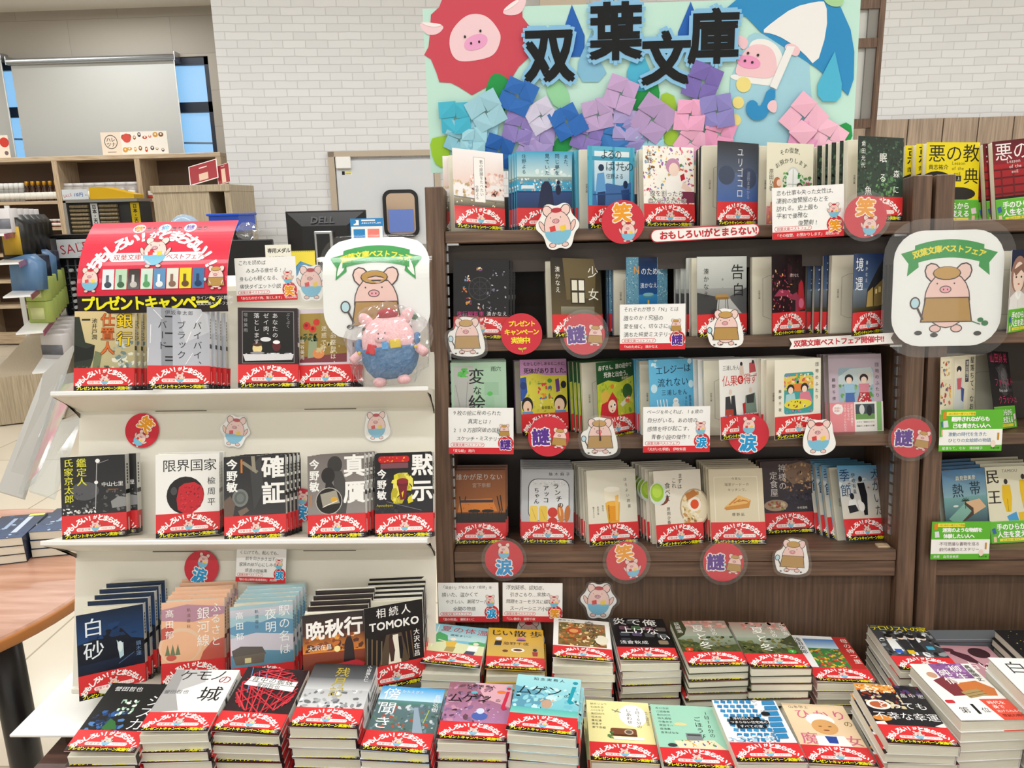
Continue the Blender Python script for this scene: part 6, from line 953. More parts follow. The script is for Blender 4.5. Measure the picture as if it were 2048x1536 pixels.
# raincoat pig with umbrella
cut('umbrella_canopy', U(770, 75, 880, -20, 1560, -60, 1700, 60, 1780, 240, 1810, 420, 1805, 640, 1760, 775, 1690, 700, 1500, 548, 1055, 262, 940, 140), '2a8fcb', 2)
cut('umbrella_panel', smooth(U(1055, 262, 1150, 180, 1320, 60, 1500, 15, 1585, 15, 1590, 250, 1500, 545, 1390, 420, 1250, 320, 1150, 275)[:], 1), 'f1f1f2', 3)
cut('umbrella_tip', smooth(U(1545, -20, 1720, -20, 1725, 20, 1690, 62, 1600, 50)), 'a9d8a0', 4)
cut('raincoat', U(810, 640, 960, 290, 1010, 265, 1200, 290, 1440, 450, 1470, 840, 1500, 1200, 800, 1200, 800, 900), 'a3d4e6', 1)
cut('raincoat_hood', smooth(U(950, 380, 1000, 315, 1130, 320, 1230, 420, 1235, 560, 1190, 700, 990, 680, 810, 640, 810, 600, 940, 610)), 'f3f3f2', 2)
cut('pig_face', smooth(U(930, 400, 1000, 355, 1120, 370, 1180, 450, 1185, 600, 1110, 640, 960, 620, 840, 610, 870, 500)), 'f4cbd4', 3)
cut('pig_ear', smooth(U(845, 270, 965, 320, 935, 405, 880, 390)), 'f4cbd4', 2)
cut('pig_snout', smooth(U(860, 470, 900, 450, 1000, 455, 1060, 510, 1030, 558, 930, 556, 865, 520)), 'f09cc8', 4)
for x, y in ((950, 433), (1030, 449), (925, 495), (984, 507)): cut('pig_eye' if y < 460 else 'nostril', [(U(x, y)[0][0]+.0026*math.cos(t*.785), U(x, y)[0][1]+.0026*math.sin(t*.785)) for t in range(8)], '3a2a30', 5)
cut('umbrella_shaft', U(1265, 375, 1330, 380, 1180, 725, 1125, 700), 'f1f1f2', 5)
cut('pig_hand', smooth(U(1232, 378, 1300, 345, 1380, 400, 1350, 465, 1290, 440)), 'f4cbd4', 4)
cut('umbrella_handle', smooth(U(1112, 708, 1188, 742, 1110, 930, 1060, 975, 990, 975, 935, 920, 935, 840, 980, 805, 1025, 830, 1030, 862, 1062, 850), 1), '2a8fcb', 6)
cut('pig_hand', smooth(U(1095, 870, 1125, 815, 1180, 810, 1180, 910, 1140, 915)), 'f4cbd4', 7)
for x, y, r in ((915, 685, 16), (872, 830, 12.5), (848, 972, 12.5)): cut('coat_button', smooth(U(*[v for t in range(8) for v in (x+r*4*math.cos(t*.785), y+r*4.2*math.sin(t*.785))]), 1), 'f0e08c', 3)
# leaves
for c, col, f in (((665, 595, 740, 600, 800, 650, 770, 920, 740, 900, 610, 760, 620, 690), '1f9a4c', S), ((1115, 615, 1220, 650, 1290, 760, 1290, 850, 1180, 890, 1090, 720), '97d8a8', S), ((1150, 1180, 1200, 1100, 1320, 1090, 1300, 1230, 1150, 1230), '1f9a4c', S), ((155, 1125, 260, 1100, 345, 1105, 320, 1230, 320, 1345, 260, 1360, 190, 1310), '9ccc30', S), ((1840, 700, 1940, 700, 1940, 890, 1790, 880), '1f9a4c', S),
    ((50, 740, 185, 600, 240, 720, 230, 840, 95, 900, 10, 880), '1f9a4c', U), ((265, 735, 385, 790, 350, 1030, 300, 1010, 235, 850), 'a3cc3c', U), ((275, 1065, 385, 1045, 395, 1150, 380, 1180, 275, 1170), 'a3cc3c', U), ((1630, 1040, 1780, 975, 1800, 1140, 1700, 1140), '1f9a4c', U), ((1510, 900, 1600, 940, 1590, 970, 1520, 960), 'b4dc90', U)):
    cut('paper_leaf', smooth(f(*c), 1), col, 2)
def flower(px, py, w, rz, col, lay):
    c = pq(px, py); h = w/1538*1.66/2*.84; m = MB(); rn = random.Random(int(px*7+py)); ca, sa = math.cos(R(rz)), math.sin(R(rz))
    base = -.003-.0016*lay
    for k in range(4):
        t = R(90*k); e = .9+.2*rn.random(); off = .16*h
        q = [(off*.6, -off*.2, .0), (h*e, -h*.10+rn.uniform(-.1, .1)*h, -.004), (h*e*1.02, h*.98*e, -.0015), (off*.1, h*e, -.005)]
        mid = (h*.5, h*.5, -.0045)
        vs = []
        for x, z, y in q+[mid]:
            u, v = x*math.cos(t)-z*math.sin(t), x*math.sin(t)+z*math.cos(t); u, v = u*ca+v*sa, -u*sa+v*ca
            vs.append((c[0]+u, base+y-(.0012 if k % 2 else 0), c[1]+v))
        m.add(vs, [(0, 1, 4), (1, 2, 4), (2, 3, 4), (3, 0, 4)])
    m.build('paper_flower', mat('origami_'+col, col, .75), ps)
for f in ((966, 264, 62, 8, '9bd0e6', 0), (919, 281, 60, 25, '8cc6dc', 1), (947, 283, 54, 4, 'a3d8ea', 2), (1077, 286, 62, 5, 'ab9ad4', 0), (1039, 256, 62, 15, '8f7fc4', 1), (998, 303, 60, 18, '1f62b4', 2), (1058, 300, 50, 30, 'b49ed6', 0), (1231, 274, 60, 15, '3a7cc4', 0), (1174, 273, 62, 20, '8c78c0', 1), (911, 237, 64, -3, '45b8d6', 2), (973, 225, 68, -28, '9fd0e2', 3), (1082, 233, 64, -30, 'd3cfe8', 2), (1035, 194, 70, 25, '2a6cc0', 3), (1133, 244, 66, -28, '2a6cc0', 3),
    (1195, 231, 66, -12, 'c0a4d2', 2), (1297, 279, 60, 2, 'a3d6ea', 0), (1265, 268, 60, 30, '9a90cc', 0), (1253, 250, 64, 4, 'b0a3d8', 1), (1241, 189, 66, 20, 'c6a6d6', 3), (1304, 240, 76, 35, 'b69aca', 2), (1406, 165, 70, 20, '7a6ab8', 1), (1381, 284, 60, 35, 'f2b4d4', 0), (1438, 269, 66, 20, 'eea0c8', 0), (1379, 230, 64, 4, 'f2acd2', 2), (1432, 224, 64, -10, '8f88cc', 2), (1606, 275, 66, 10, 'eda2cc', 0), (1656, 277, 60, 30, 'f2bcd4', 1), (1604, 238, 80, 40, 'f2b9d2', 2)):
    flower(*f)
for ch, px, py, sz in (('双', 1099, 110, 94), ('葉', 1231, 64, 96), ('文', 1331, 118, 90), ('庫', 1426, 74, 92)):
    c = pq(px, py); mm = sz/1538*1.70
    a = Art(mm, 0, 0, -.0075); a.DK = 2e-5; a.glyph(ch, 0, 0, 1, '8cc4ec', 0, .115, .94); a.k = 0
    v2 = []
    a.yb -= .0008; a.glyph(ch, 0, 0, 1, '1c1e20', 0, .043, .96)
    o = a.build('title_character', M_MATTE, ps); o.location = (c[0], 0, c[1])

# ---------------------------------------------------------------- curved red header of the cardboard display
A, B = at_y(157, 628, 1.405), at_y(195, 447, 1.485); Br = at_y(457, 628, 1.405)
hw = Br.x-A.x; Lh = 0
P0, P1, P2 = (1.405, A.z), (1.408, A.z+.62*(B.z-A.z)), (1.50, B.z)
tab = []
for i in range(41):
    t = i/40; y = (1-t)**2*P0[0]+2*t*(1-t)*P1[0]+t*t*P2[0]; z = (1-t)**2*P0[1]+2*t*(1-t)*P1[1]+t*t*P2[1]
    if tab: Lh += math.hypot(y-tab[-1][1], z-tab[-1][2])
    tab.append((Lh, y, z))
def hb(x, y, z):
    s = min(max(z, 0), Lh-1e-6)
    for i in range(40):
        if tab[i+1][0] >= s: break
    f = (s-tab[i][0])/(tab[i+1][0]-tab[i][0]); ty, tz = tab[i+1][1]-tab[i][1], tab[i+1][2]-tab[i][2]; d = math.hypot(ty, tz)
    return (x, tab[i][1]+f*ty + y*tz/d, tab[i][2]+f*tz - y*ty/d)
rp = empty('red_header_board', (0, 0, 0), 'curved red header poster standing on the left end of the cardboard display', 'poster')
s = hw/100; H_ = Lh/s; a = Art(s, A.x, Lh, 0)
for i in range(24): y0, y1 = H_*i/24, H_*(i+1)/24; c = 'd92b45' if y0 < H_-13 else '241a1c'; a.k = 1; a.face([(0, y0), (0, y1), (100, y1), (100, y0)], lin(c))
for i in range(24):
    y0, y1 = H_*i/24, H_*(i+1)/24; n = len(a.v); xx0, xx1 = A.x, A.x+hw; z0, z1 = Lh-y0*s, Lh-y1*s
    a.v += [(xx0, .0012, z0), (xx0, .0012, z1), (xx1, .0012, z1), (xx1, .0012, z0)]; a.f.append((n, n+1, n+2, n+3)); a.c += [lin('e9e6e0')]*4
a.k = 2
for x, ch in ((34, '笑'), (51.5, '涙'), (69, '謎')): a.ell(x, 7, 4.2, 4.2, 'fdfdfb'); a.T(ch, x-3, 7, 6, KJ[ch], .03)
for x in (38.6, 56, 73.4): a.T('あり、' if x < 70 else 'あり…', x, 7.6, 4, '5a1c24', .03)
a.arc('おもしろい!がとまらない!!', 50, 58, 44.5, -62, 62, 10.6, 'fdfdfd', .06, 'が')
a.rrect(20, 28.5, 83, 35, 3.2, 'fdfbfa'); a.T('双葉文庫', 22.5, 31.8, 4.8, 'c0304a', .01); a.T('ベストフェア', 58, 31.8, 4.6, 'c0304a', .01, sp=.9)
pig(a, 50, 28, 24, 'b'); 
by = H_-29
a.k += 1
for i, (c1, c2) in enumerate((('dfe8ee', '3c4a58'), ('b8d8bc', '3f6a4a'), ('38302e', 'c8c4c0'), ('cfe6d8', '5aa06a'), ('5f94c4', 'e8eef2'), ('e4e6da', '8a6a5c'), ('e8d82c', '6a4a2c'), ('3f74a8', '1c3a64'))):
    x = 17+i*8.6; a.rect(x, by, x+7.8, by+13.5, c1); a.rect(x+2.6, by+4, x+4.4, by+10, c2); a.ell(x+4, by+10.5, 2.4, 2, c2)
pig(a, 9, by+7, 17, 's'); pig(a, 93, by+7, 16, 't')
a.T('プレゼントキャンペーン', 3, H_-6.5, 9.6, 'f4ee20', .045, sp=.88); a.T('ラインナップ公開中!', 80, H_-9, 2.6, 'f0f0f0'); a.T('双葉文庫ベストフェア', 80, H_-5.4, 2.4, 'f0f0f0')
a.build('header_panel', M_PRINT, rp, bend=hb)

# ---------------------------------------------------------------- bagged pig plush
pc = at_y(786, 772, 1.335)
pl = empty('plush_toy', (pc.x, 1.342, pc.z), 'pink plush pig in blue overalls sealed in a clear bag', 'plush toy', rot=(-R(14), R(-6), 0))
M_PINK = noise_mix('pink_plush', 'eab4bc', 'f6ccd0', 300, (1, 1, 1), .9, bump=.4); M_DENIM = noise_mix('denim_cloth', '3f6f9f', '5585b4', 260, (1, 1, 1), .85, bump=.4)
MB().ball((0, 0, .074), .050, .032, .054, 24, 16).build('body', M_PINK, pl, smooth=True)
m = MB(); prof = [(.018, .012), (.034, .017), (.045, .030), (.0512, .046), (.0528, .062), (.0535, .067), (.0515, .0675)]
m.lathe(prof, n=28); m.v = [(x, y*.66, z) for x, y, z in m.v]; ov = m.build('overalls', M_DENIM, pl, smooth=True)
for sx in (-1, 1):
    MB().tube([(sx*.050, -.012, .062), (sx*.054, -.012, .074), (sx*.053, 0, .086)], .0055, 8).build('strap', M_DENIM, ov, smooth=True)
    MB().ball((sx*.051, -.0195, .063), .0032, .002, .0032, 10, 6).build('button', mat('yellow_button', 'e3c02c', .4), ov, smooth=True)
    MB().ball((sx*.022, -.010, .008), .013, .014, .009, 14, 8).build('foot', M_PINK, pl, smooth=True)
    MB().tube([(sx*.048, -.004, .066), (sx*.060, -.012, .056), (sx*.066, -.016, .050)], .0085, 10).build('arm', M_PINK, pl, smooth=True)
    m = MB().ball((0, 0, 0), .011, .005, .017, 12, 8); o = m.build('ear', M_PINK, pl, smooth=True); o.location = (sx*.037, 0, .121); o.rotation_euler = (0, R(sx*38), 0)
    MB().ball((sx*.006-.004, -.0335, .092), .0013, .001, .0016, 8, 5).build('eye', M_BLACK, pl)
MB().ball((-.006, -.031, .083), .013, .006, .008, 16, 8).build('snout', M_PINK, pl, smooth=True)
for sx in (-1, 1): MB().ball((-.006+sx*.004, -.0372, .083), .001, .0008, .0016, 8, 5).build('nostril', M_BLACK, pl)
m = MB().ball((0, 0, 0), .020, .016, .012, 16, 8); o = m.build('cap', mat('red_felt', 'a8283a', .9), pl, smooth=True); o.location = (.004, -.004, .127)
for (x, z, w_, h_, c, r_) in ((-.026, .066, .016, .017, 'cf2f3c', -18), (.0005, .069, .011, .013, '4fa0dc', -8), (.018, .071, .019, .015, 'ddc02c', 2)):
    o = MB().box(-w_/2, w_/2, -.002, .002, -h_/2, h_/2, .0008).build('felt_book', mat('felt_'+c, c, .9), pl); o.location = (x, -.0355+abs(x)*.18, z); o.rotation_euler = (R(-6), R(-r_), 0)
import mathutils
m = MB().ball((0, 0, .070), .076, .045, .078, 64, 44); vs = []
for x, y, z in m.v:
    n_ = mathutils.noise.noise(Vector((x*26, y*26, z*26)))*.010+abs(mathutils.noise.noise(Vector((x*70+3, y*70, z*70))))*.006+mathutils.noise.noise(Vector((x*170, y*170, z*170)))*.0016
    k_ = 1+n_/.06; vs.append((x*k_*(1+.12*max(0, (z-.1)/.05)), y*k_*.92, max(.0006, .07+(z-.07)*k_)))
m.v = vs; o = m.build('clear_bag', M_BAG, pl)
# ---------------------------------------------------------------- background: oak shelving, goods, racks
SY = 8.8
def X_(px, py, Y): return at_y(px, py, Y).x
def Z_(px, py, Y): return at_y(px, py, Y).z
osx0, osx1 = X_(-330, 320, SY), X_(441, 315, SY)
oz = [Z_(250, y, SY) for y in (309, 398, 451, 503, 556, 607, 664)]
sh = empty('oak_shelving', (0, SY, 0), 'long light oak shelving unit under the rear window, stocked with jars and pouches', 'shelving')
MB().box(osx0, osx1, 0, .42, oz[0]-.05, oz[0], .004).build('top_board', M_OAKH, sh)
dvx = [osx0+.02, X_(-95, 360, SY), X_(113, 360, SY), X_(278, 360, SY), osx1-.03]
for x in dvx: MB().box(x-.03, x+.03, .002, .41, .0, oz[0]-.05).build('divider', M_OAK, sh)
for z in oz[1:6]: MB().box(osx0, osx1-.04, .004, .40, z-.035, z).build('shelf', M_OAKH, sh)
MB().box(osx0, osx1, .40, .42, 0, oz[0]).build('back_panel', mat('shelf_back_brown', '5f4938', .6), sh)
MB().box(osx0, osx1-.04, .01, .03, .02, oz[6]+.02).build('plinth', M_OAKH, sh)
M_GOLD = mat('gold_cap', 'c8922c', .35, metal=.5); M_SAUCE = mat('sauce_glass', '3a2012', .15); M_LABEL = mat('white_label', 'eeeae0', .6); M_JARR = mat('jar_red', '6f2418', .25)
PR = {}
def proto(kind):
    if kind in PR: return PR[kind]
    def me(mb, name, m, smooth=True):
        o = mb.build(name, m, None, smooth); d = o.data; bpy.data.objects.remove(o); return (name, d)
    if kind == 'bottle': L = [me(MB().lathe([(.028, 0), (.030, .01), (.030, .085), (.014, .12), (.014, .13)], n=12), 'bottle_body', M_SAUCE), me(MB().lathe([(.0165, .13), (.0165, .165), (.014, .168)], n=12), 'bottle_cap', M_GOLD), me(MB().lathe([(.0308, .015), (.0308, .075)], n=12), 'bottle_label', M_LABEL)]
    if kind == 'whitecap': L = [me(MB().lathe([(.026, 0), (.028, .01), (.028, .09), (.02, .105)], n=12), 'bottle_body', mat('grey_spice', '8f8c86', .3)), me(MB().lathe([(.0215, .105), (.0215, .15), (.018, .153)], n=12), 'bottle_cap', M_WHITE), me(MB().lathe([(.0288, .02), (.0288, .07)], n=12), 'bottle_label', M_LABEL)]
    if kind == 'jar': L = [me(MB().lathe([(.03, 0), (.034, .01), (.034, .055), (.028, .066)], n=12), 'jar_body', M_JARR), me(MB().lathe([(.031, .066), (.031, .088), (.028, .09)], n=12), 'jar_lid', M_LABEL), me(MB().lathe([(.0348, .014), (.0348, .046)], n=12), 'jar_label', M_LABEL)]
    if kind == 'pouch': L = [me(MB().prism([(-.05, 0), (.05, 0), (.055, .13), (-.055, .13)], -.02, .02, 'y'), 'pouch_body', mat('pouch_grey', 'b4aca6', .25)), me(MB().box(-.036, .036, -.0215, -.0202, .02, .085), 'pouch_label', M_LABEL), me(MB().box(-.055, .055, -.004, .004, .13, .165), 'pouch_seal', mat('pouch_seal', 'd8d4d2', .3))]
    if kind == 'box': L = [me(MB().box(-.06, .06, -.04, .04, 0, .10, .002), 'carton', mat('carton_white', 'e6e0d8', .5)), me(MB().box(-.06, .06, -.041, -.0401, 0, .045), 'carton_band', mat('carton_red', 'b8402c', .5))]
    if kind == 'coffee': L = [me(MB().prism([(-.055, 0), (.055, 0), (.055, .15), (.02, .19), (-.055, .16)], -.03, .03, 'y'), 'bag', mat('bag_black', '1e1c1a', .35)), me(MB().box(-.045, .045, -.032, -.0302, .02, .14), 'bag_label', mat('bag_yellow', 'c8a024', .5)), me(MB().lathe([(.018, -.0345), (.018, -.0325)], n=12), 'seal', M_BLACK)]
    if kind == 'blue': L = [me(MB().prism([(-.07, 0), (.07, 0), (.08, .13), (.03, .17), (-.06, .15)], -.035, .035, 'y'), 'bag', mat('bag_blue', '5f86b0', .3))]
    if kind == 'darkbag': L = [me(MB().prism([(-.07, 0), (.07, 0), (.07, .15), (-.06, .17)], -.035, .035, 'y'), 'bag', mat('bag_navy', '20263a', .3))]
    if kind == 'green': L = [me(MB().box(-.045, .045, -.02, .02, 0, .085, .003), 'packet', mat('pack_green', 'a8b860', .5)), me(MB().box(-.03, .03, -.0215, -.0202, .015, .06), 'packet_label', mat('pack_label', 'd8dc9c', .5))]
    if kind == 'red': L = [me(MB().box(-.07, .07, -.03, .03, 0, .15, .003), 'box_body', mat('box_red', 'a81c2c', .4)), me(MB().box(-.03, .03, -.0315, -.0302, .05, .09), 'box_emblem', M_LABEL)]
    if kind == 'whitebox': L = [me(MB().box(-.06, .06, -.03, .03, 0, .12, .003), 'box_body', mat('box_white2', 'd8d4d4', .4)), me(MB().box(-.06, .06, -.0315, -.0302, .02, .07), 'box_photo', mat('box_photo_grey', '6f7078', .4))]
    PR[kind] = L; return L
CATN = {'bottle': ('sauce_bottle', 'bottle'), 'whitecap': ('spice_bottle', 'bottle'), 'jar': ('preserve_jar', 'jar'), 'pouch': ('snack_pouch', 'pouch'), 'box': ('small_carton', 'box'), 'coffee': ('coffee_bag', 'bag'), 'blue': ('blue_snack_bag', 'bag'), 'darkbag': ('navy_snack_bag', 'bag'), 'green': ('green_packet', 'packet'), 'red': ('red_gift_box', 'box'), 'whitebox': ('white_gift_box', 'box')}
def good(kind, x, y, z, label, group, rz=0, sc=1):
    nm, ct = CATN[kind]; r = empty(nm, (x, y, z), label, ct, group); r.rotation_euler = (0, 0, R(rz)); r.scale = (sc, sc, sc)
    for n, d in proto(kind): link(bpy.data.objects.new(n, d), r)
NTH = ('first', 'second', 'third', 'fourth', 'fifth', 'sixth', 'seventh', 'eighth', 'ninth', 'tenth', 'eleventh', 'twelfth', 'thirteenth', 'fourteenth', 'fifteenth', 'sixteenth')
def goods(kind, px0, px1, n, py, z, label, group, Y=SY+.08, rows=1, sc=1):
    for rw in range(rows):
        for i in range(n):
            x = X_(px0+(px1-px0)*(i+.5)/n, py, Y+rw*.09); good(kind, x, Y+rw*.09, z, label+(', '+NTH[i]+' from the left' if n > 1 else '')+(', '+('front', 'back')[rw]+' row' if rows > 1 else ''), group, 0, sc)
goods('whitecap', 2, 52, 5, 395, oz[1], 'white capped spice bottle, top oak shelf', 'white capped spice bottles on the top oak shelf', rows=2, sc=1.35)
goods('bottle', 52, 122, 6, 395, oz[1], 'gold capped sauce bottle, top oak shelf', 'gold capped bottles on the top oak shelf', sc=1.32, rows=2)
goods('pouch', 128, 278, 7, 395, oz[1], 'clear labelled pouch, top oak shelf', 'clear pouches on the top oak shelf', sc=1.15)
goods('box', 293, 450, 5, 395, oz[1], 'red and white carton, top oak shelf', 'cartons on the top oak shelf', sc=.85)
goods('jar', 75, 128, 5, 448, oz[2], 'white lidded jar, second oak shelf', 'jars on the second oak shelf', rows=2)
goods('box', 52, 74, 1, 448, oz[2], 'white carton with a brown picture on the second oak shelf', None, sc=1.35)
goods('jar', 268, 300, 2, 448, oz[2], 'white lidded jar beside the grey oak counter', 'jars by the grey oak counter')
goods('jar', 56, 92, 4, 500, oz[3], 'dark red jar, third oak shelf', 'jars on the third oak shelf', rows=2)
goods('bottle', 66, 100, 3, 553, oz[4], 'gold capped bottle, fourth oak shelf', 'gold capped bottles on the fourth oak shelf', sc=1.3)
goods('pouch', 68, 108, 3, 604, oz[5], 'pale snack pouch, fifth oak shelf', 'pouches on the fifth oak shelf', sc=.95)
# signs on top of the shelving
def topsign(px0, px1, pyt, label):
    x0, x1 = X_(px0, pyt, SY+.1), X_(px1, pyt, SY+.1); zt = Z_(px0, pyt, SY+.1); s = (x1-x0)/100; h = (zt-oz[0])/s
    r = empty('food_sign', (x0, SY+.1, oz[0]), label, 'sign'); a = Art(s, 0, h*s, 0); a.slab([(0, 0), (0, h), (100, h), (100, 0)], .006, 'f2e2d2')
    a.rect(0, 0, 100, h, 'f2e0ce'); a.rect(30, 0, 100, h, 'f6f0e6'); a.ell(14.5, h*.42, 10, 10, '2c2c2c'); a.ell(14.5, h*.42, 9, 9, 'f2e0ce'); a.T('ハレ', 7.5, h*.32, 7, '2c2c2c', .02); a.T('ツナ', 7.5, h*.53, 7, '2c2c2c', .02); a.rect(8, h*.84, 21, h*.87, '8a8078')
    rn = random.Random(5)
    for i in range(16): x, y = 34+(i % 8)*8.2+rn.uniform(-1, 1), (6 if i < 8 else h-9)+rn.uniform(-2, 3); a.ell(x, y, rn.uniform(2, 4), rn.uniform(2, 4), rn.choice(['c8402c', '8a5a34', 'd8a04c', '4a3a50', 'e0b8a0', 'b85a3c'])); a.ell(x, y-.6, 1.4, 1.4, 'f6ead8')
    a.ell(39, 9, 6.5, 6.5, 'd8564c')
    a.build('sign_panel', M_MATTE, r)
topsign(200, 333, 265, 'food picture sign with a circled logo standing on the oak shelving')
x0 = X_(-120, 270, SY+.1); r = empty('food_sign', (x0, SY+.1, oz[0]), 'food picture sign cut off by the left edge, on the oak shelving', 'sign'); w_ = X_(14, 270, SY+.1)-x0; a = Art(w_/100, 0, .25, 0); a.slab([(0, 0), (0, .25/(w_/100)), (100, .25/(w_/100)), (100, 0)], .006, 'f2e2d2'); a.rect(0, 0, 100, .25/(w_/100), 'f4e4d4'); a.ell(94, 10, 7, 7, 'cf4438'); a.ell(95, 25, 3, 3, '7a6a68'); a.build('sign_panel', M_MATTE, r)
# grey oak counter back unit and its menu holders
KY = 5.7
kx0, kx1, kz = X_(300, 380, KY), X_(459, 380, KY), Z_(380, 370, KY); kd = X_(418, 400, KY)
kb = empty('counter_cabinet', (0, KY, 0), 'grey oak counter cabinet in front of the oak shelving', 'cabinet')
MB().box(kx0, kx1, 0, .5, kz-.05, kz, .003).build('cabinet_top', M_OAKG, kb); MB().box(kx0+.01, kd, .01, .49, 0, kz-.05).build('cabinet_body', M_OAKG, kb); MB().box(kx1-.045, kx1, .01, .49, 0, kz-.05).build('cabinet_side', M_OAKG, kb); MB().box(kd, kx1-.045, .4, .48, 0, kz-.05).build('cabinet_back', mat('dark_back', '3c3732', .6), kb)
for px, py, lab, w_ in ((395, 362, 'tilted dark red menu stand on the grey oak counter cabinet', .23), (452, 366, 'second red menu stand at the corner of the grey oak counter cabinet', .1)):
    p_ = at_y(px-15, py+8, KY+.2); r = empty('menu_stand', (p_.x, KY+.2, kz), lab, 'stand', rot=(-R(30), R(-14), 0)); a = Art(w_/100, 0, .17, 0); hh = .17/(w_/100); a.slab([(0, 0), (0, hh), (100, hh), (100, 0)], .004, 'e8e2e0'); a.rect(3, 3, 97, hh-3, '9a2c34'); a.rect(34, 40, 66, hh-8, 'd8b8a0'); a.rect(36, 16, 64, 20, 'e8d0c8'); a.build('menu_panel', M_PRINT, r)
A, B = at_y(416, 431, 4.9), at_y(477, 444, 4.9)
bn = empty('blue_tray', (A.x, 4.9, B.z-.06), 'bright blue plastic tray beside the counter cabinet', 'tray'); MB().box(0, B.x-A.x, 0, .3, 0, A.z-B.z+.06, .006).build('tray_body', mat('tray_blue', '1f4fc0', .35), bn); MB().box(.02, .05, .02, .28, .98-B.z+.06, 0).box(B.x-A.x-.05, B.x-A.x-.02, .02, .28, .98-B.z+.06, 0).build('tray_stand', M_BLACK, bn); MB().box(-.01, B.x-A.x+.01, -.01, .31, A.z-B.z+.055, A.z-B.z+.07, .004).build('tray_rim', MATS['tray_blue'], bn)
c_ = at_y(370, 452, 3.7); dm = empty('clear_dome', (c_.x, 3.7, c_.z-.05), 'pale blue clear plastic dome showing just above the red header poster', 'dome'); MB().ball((0, 0, 0), .085, .085, .105, 24, 14).build('dome_shell', mat('blue_clear', 'a9cbe8', .1, alpha=.45), dm, smooth=True); MB().lathe([(.089, -.01), (.089, .0)], n=24).build('dome_ring', mat('ring_blue', '4a7ab8', .3), dm)
# counter with monitors
CY = 4.55; cz = .98
ct = empty('service_counter', (0, CY, 0), 'service counter behind the cardboard display, carrying the monitors', 'counter'); cx0, cx1 = X_(380, 560, CY), X_(1010, 560, CY)
MB().box(cx0, cx1, 0, .6, cz-.04, cz, .003).build('counter_top', M_OAKH, ct); MB().box(cx0+.02, cx1-.02, .03, .58, 0, cz-.04).build('counter_body', M_OAK, ct)
MY = 4.75
A, B = at_y(570, 423, MY), at_y(731, 421, MY); zb = Z_(650, 545, MY)
mo = empty('computer_monitor', ((A.x+B.x)/2, MY, 0), 'black computer monitor seen from behind on the service counter', 'monitor'); hw_ = (B.x-A.x)/2
MB().box(-hw_, hw_, -.0, .02, zb, A.z, .004).build('bezel', M_BLACK, mo)
MB().add([(-hw_+.01, 0, zb+.01), (hw_-.01, 0, zb+.01), (hw_-.01, 0, A.z-.01), (-hw_+.01, 0, A.z-.01), (-hw_+.11, -.05, zb+.06), (hw_-.11, -.05, zb+.06), (hw_-.11, -.05, A.z-.09), (-hw_+.11, -.05, A.z-.09)], [(0, 1, 5, 4), (1, 2, 6, 5), (2, 3, 7, 6), (3, 0, 4, 7), (4, 5, 6, 7)]).build('rear_housing', M_BLACK, mo)
MB().box(-.055, .055, -.09, -.05, cz+.01, A.z-.12, .004).build('stand_neck', M_METAL, mo); MB().box(-.04, .04, -.094, -.089, cz+.06, A.z-.135).build('neck_cover', M_BLACK, mo); MB().box(-.13, .13, -.14, .06, cz, cz+.015, .003).build('stand_foot', M_BLACK, mo)
a = Art(.001, 0, 0, 0); a.T('DELL', 0, 0, 62, '4c4c50', .04); o = a.build('maker_logo', M_PRINT, mo); o.location = (-.085, -.034, A.z-.052); o.rotation_euler = (R(-28), 0, 0)
A, B = at_y(466, 480, 4.7), at_y(533, 480, 4.7); m2 = empty('side_monitor', ((A.x+B.x)/2, 4.7, 0), 'smaller black screen left of the large monitor', 'monitor'); hw_ = (B.x-A.x)/2+.03
MB().box(-hw_-.1, hw_, 0, .04, cz+.06, A.z, .006).build('screen_housing', M_BLACK, m2); MB().box(-.06, .06, -.02, .06, cz, cz+.07).build('screen_foot', M_BLACK, m2)
c2_ = at_y(497, 477, 4.74); m = MB().ball((0, 0, 0), .07, .05, .05, 20, 12); m.v = [(x*(1+.5*mathutils.noise.noise(Vector((x*30, y*30, z*30)))), y, z*(1+.7*mathutils.noise.noise(Vector((x*40+5, y*40, z*40))))) for x, y, z in m.v]; o = m.build('plastic_bag', M_BAG); o.location = (c2_.x, 4.745, A.z+.045); tag(o, 'crumpled clear plastic bag on top of the smaller black screen', 'bag')
def flat_card(name, px0, py0, px1, py1, Y, base, label, cat, fn, lean=6, th=.004, z0=None):
    A, B = at_y(px0, py0, Y), at_y(px1, py1, Y); w_ = B.x-A.x; s = w_/100; h = (A.z-B.z)/s; r = empty(name, (A.x, Y, B.z), label, cat, rot=(-R(lean), 0, 0))
    a = Art(s, 0, h*s, 0); a.slab([(0, 0), (0, h), (100, h), (100, 0)], th, base); a.rect(0, 0, 100, h, base); fn(a, h); a.build('card_face', M_PRINT, r)
    return r, s*h, w_, B.z
def f1(a, h):
    a.T('よまにゃクリアしおり', 34, 14, 6, 'f4f8fa', .03); a.rect(34, 4, 76, 8, 'f4f8fa'); a.rect(10, 5, 26, 20, 'f4f8fa'); a.ell(12, 10, 6, 6, '2a86c8')
    a.rect(2, 24, 98, h, 'f1f1ef'); a.rect(9, 32, 44, h-2, '2a86c8'); a.rect(52, 32, 88, h-2, 'ec8278'); a.ell(28, h-26, 11, 14, 'f6f6f6'); a.ell(26, h-44, 5, 8, 'f6f6f6'); a.ell(68, h-32, 9, 8, 'f6f6f6'); a.ell(80, h-30, 6, 6, 'f2c8c0')
rr, hh_, ww_, zb_ = flat_card('bookmark_stand', 698, 437, 769, 520, 3.9, '2a86c8', 'bright blue card stand with a blue and a pink bookmark', 'stand', f1)
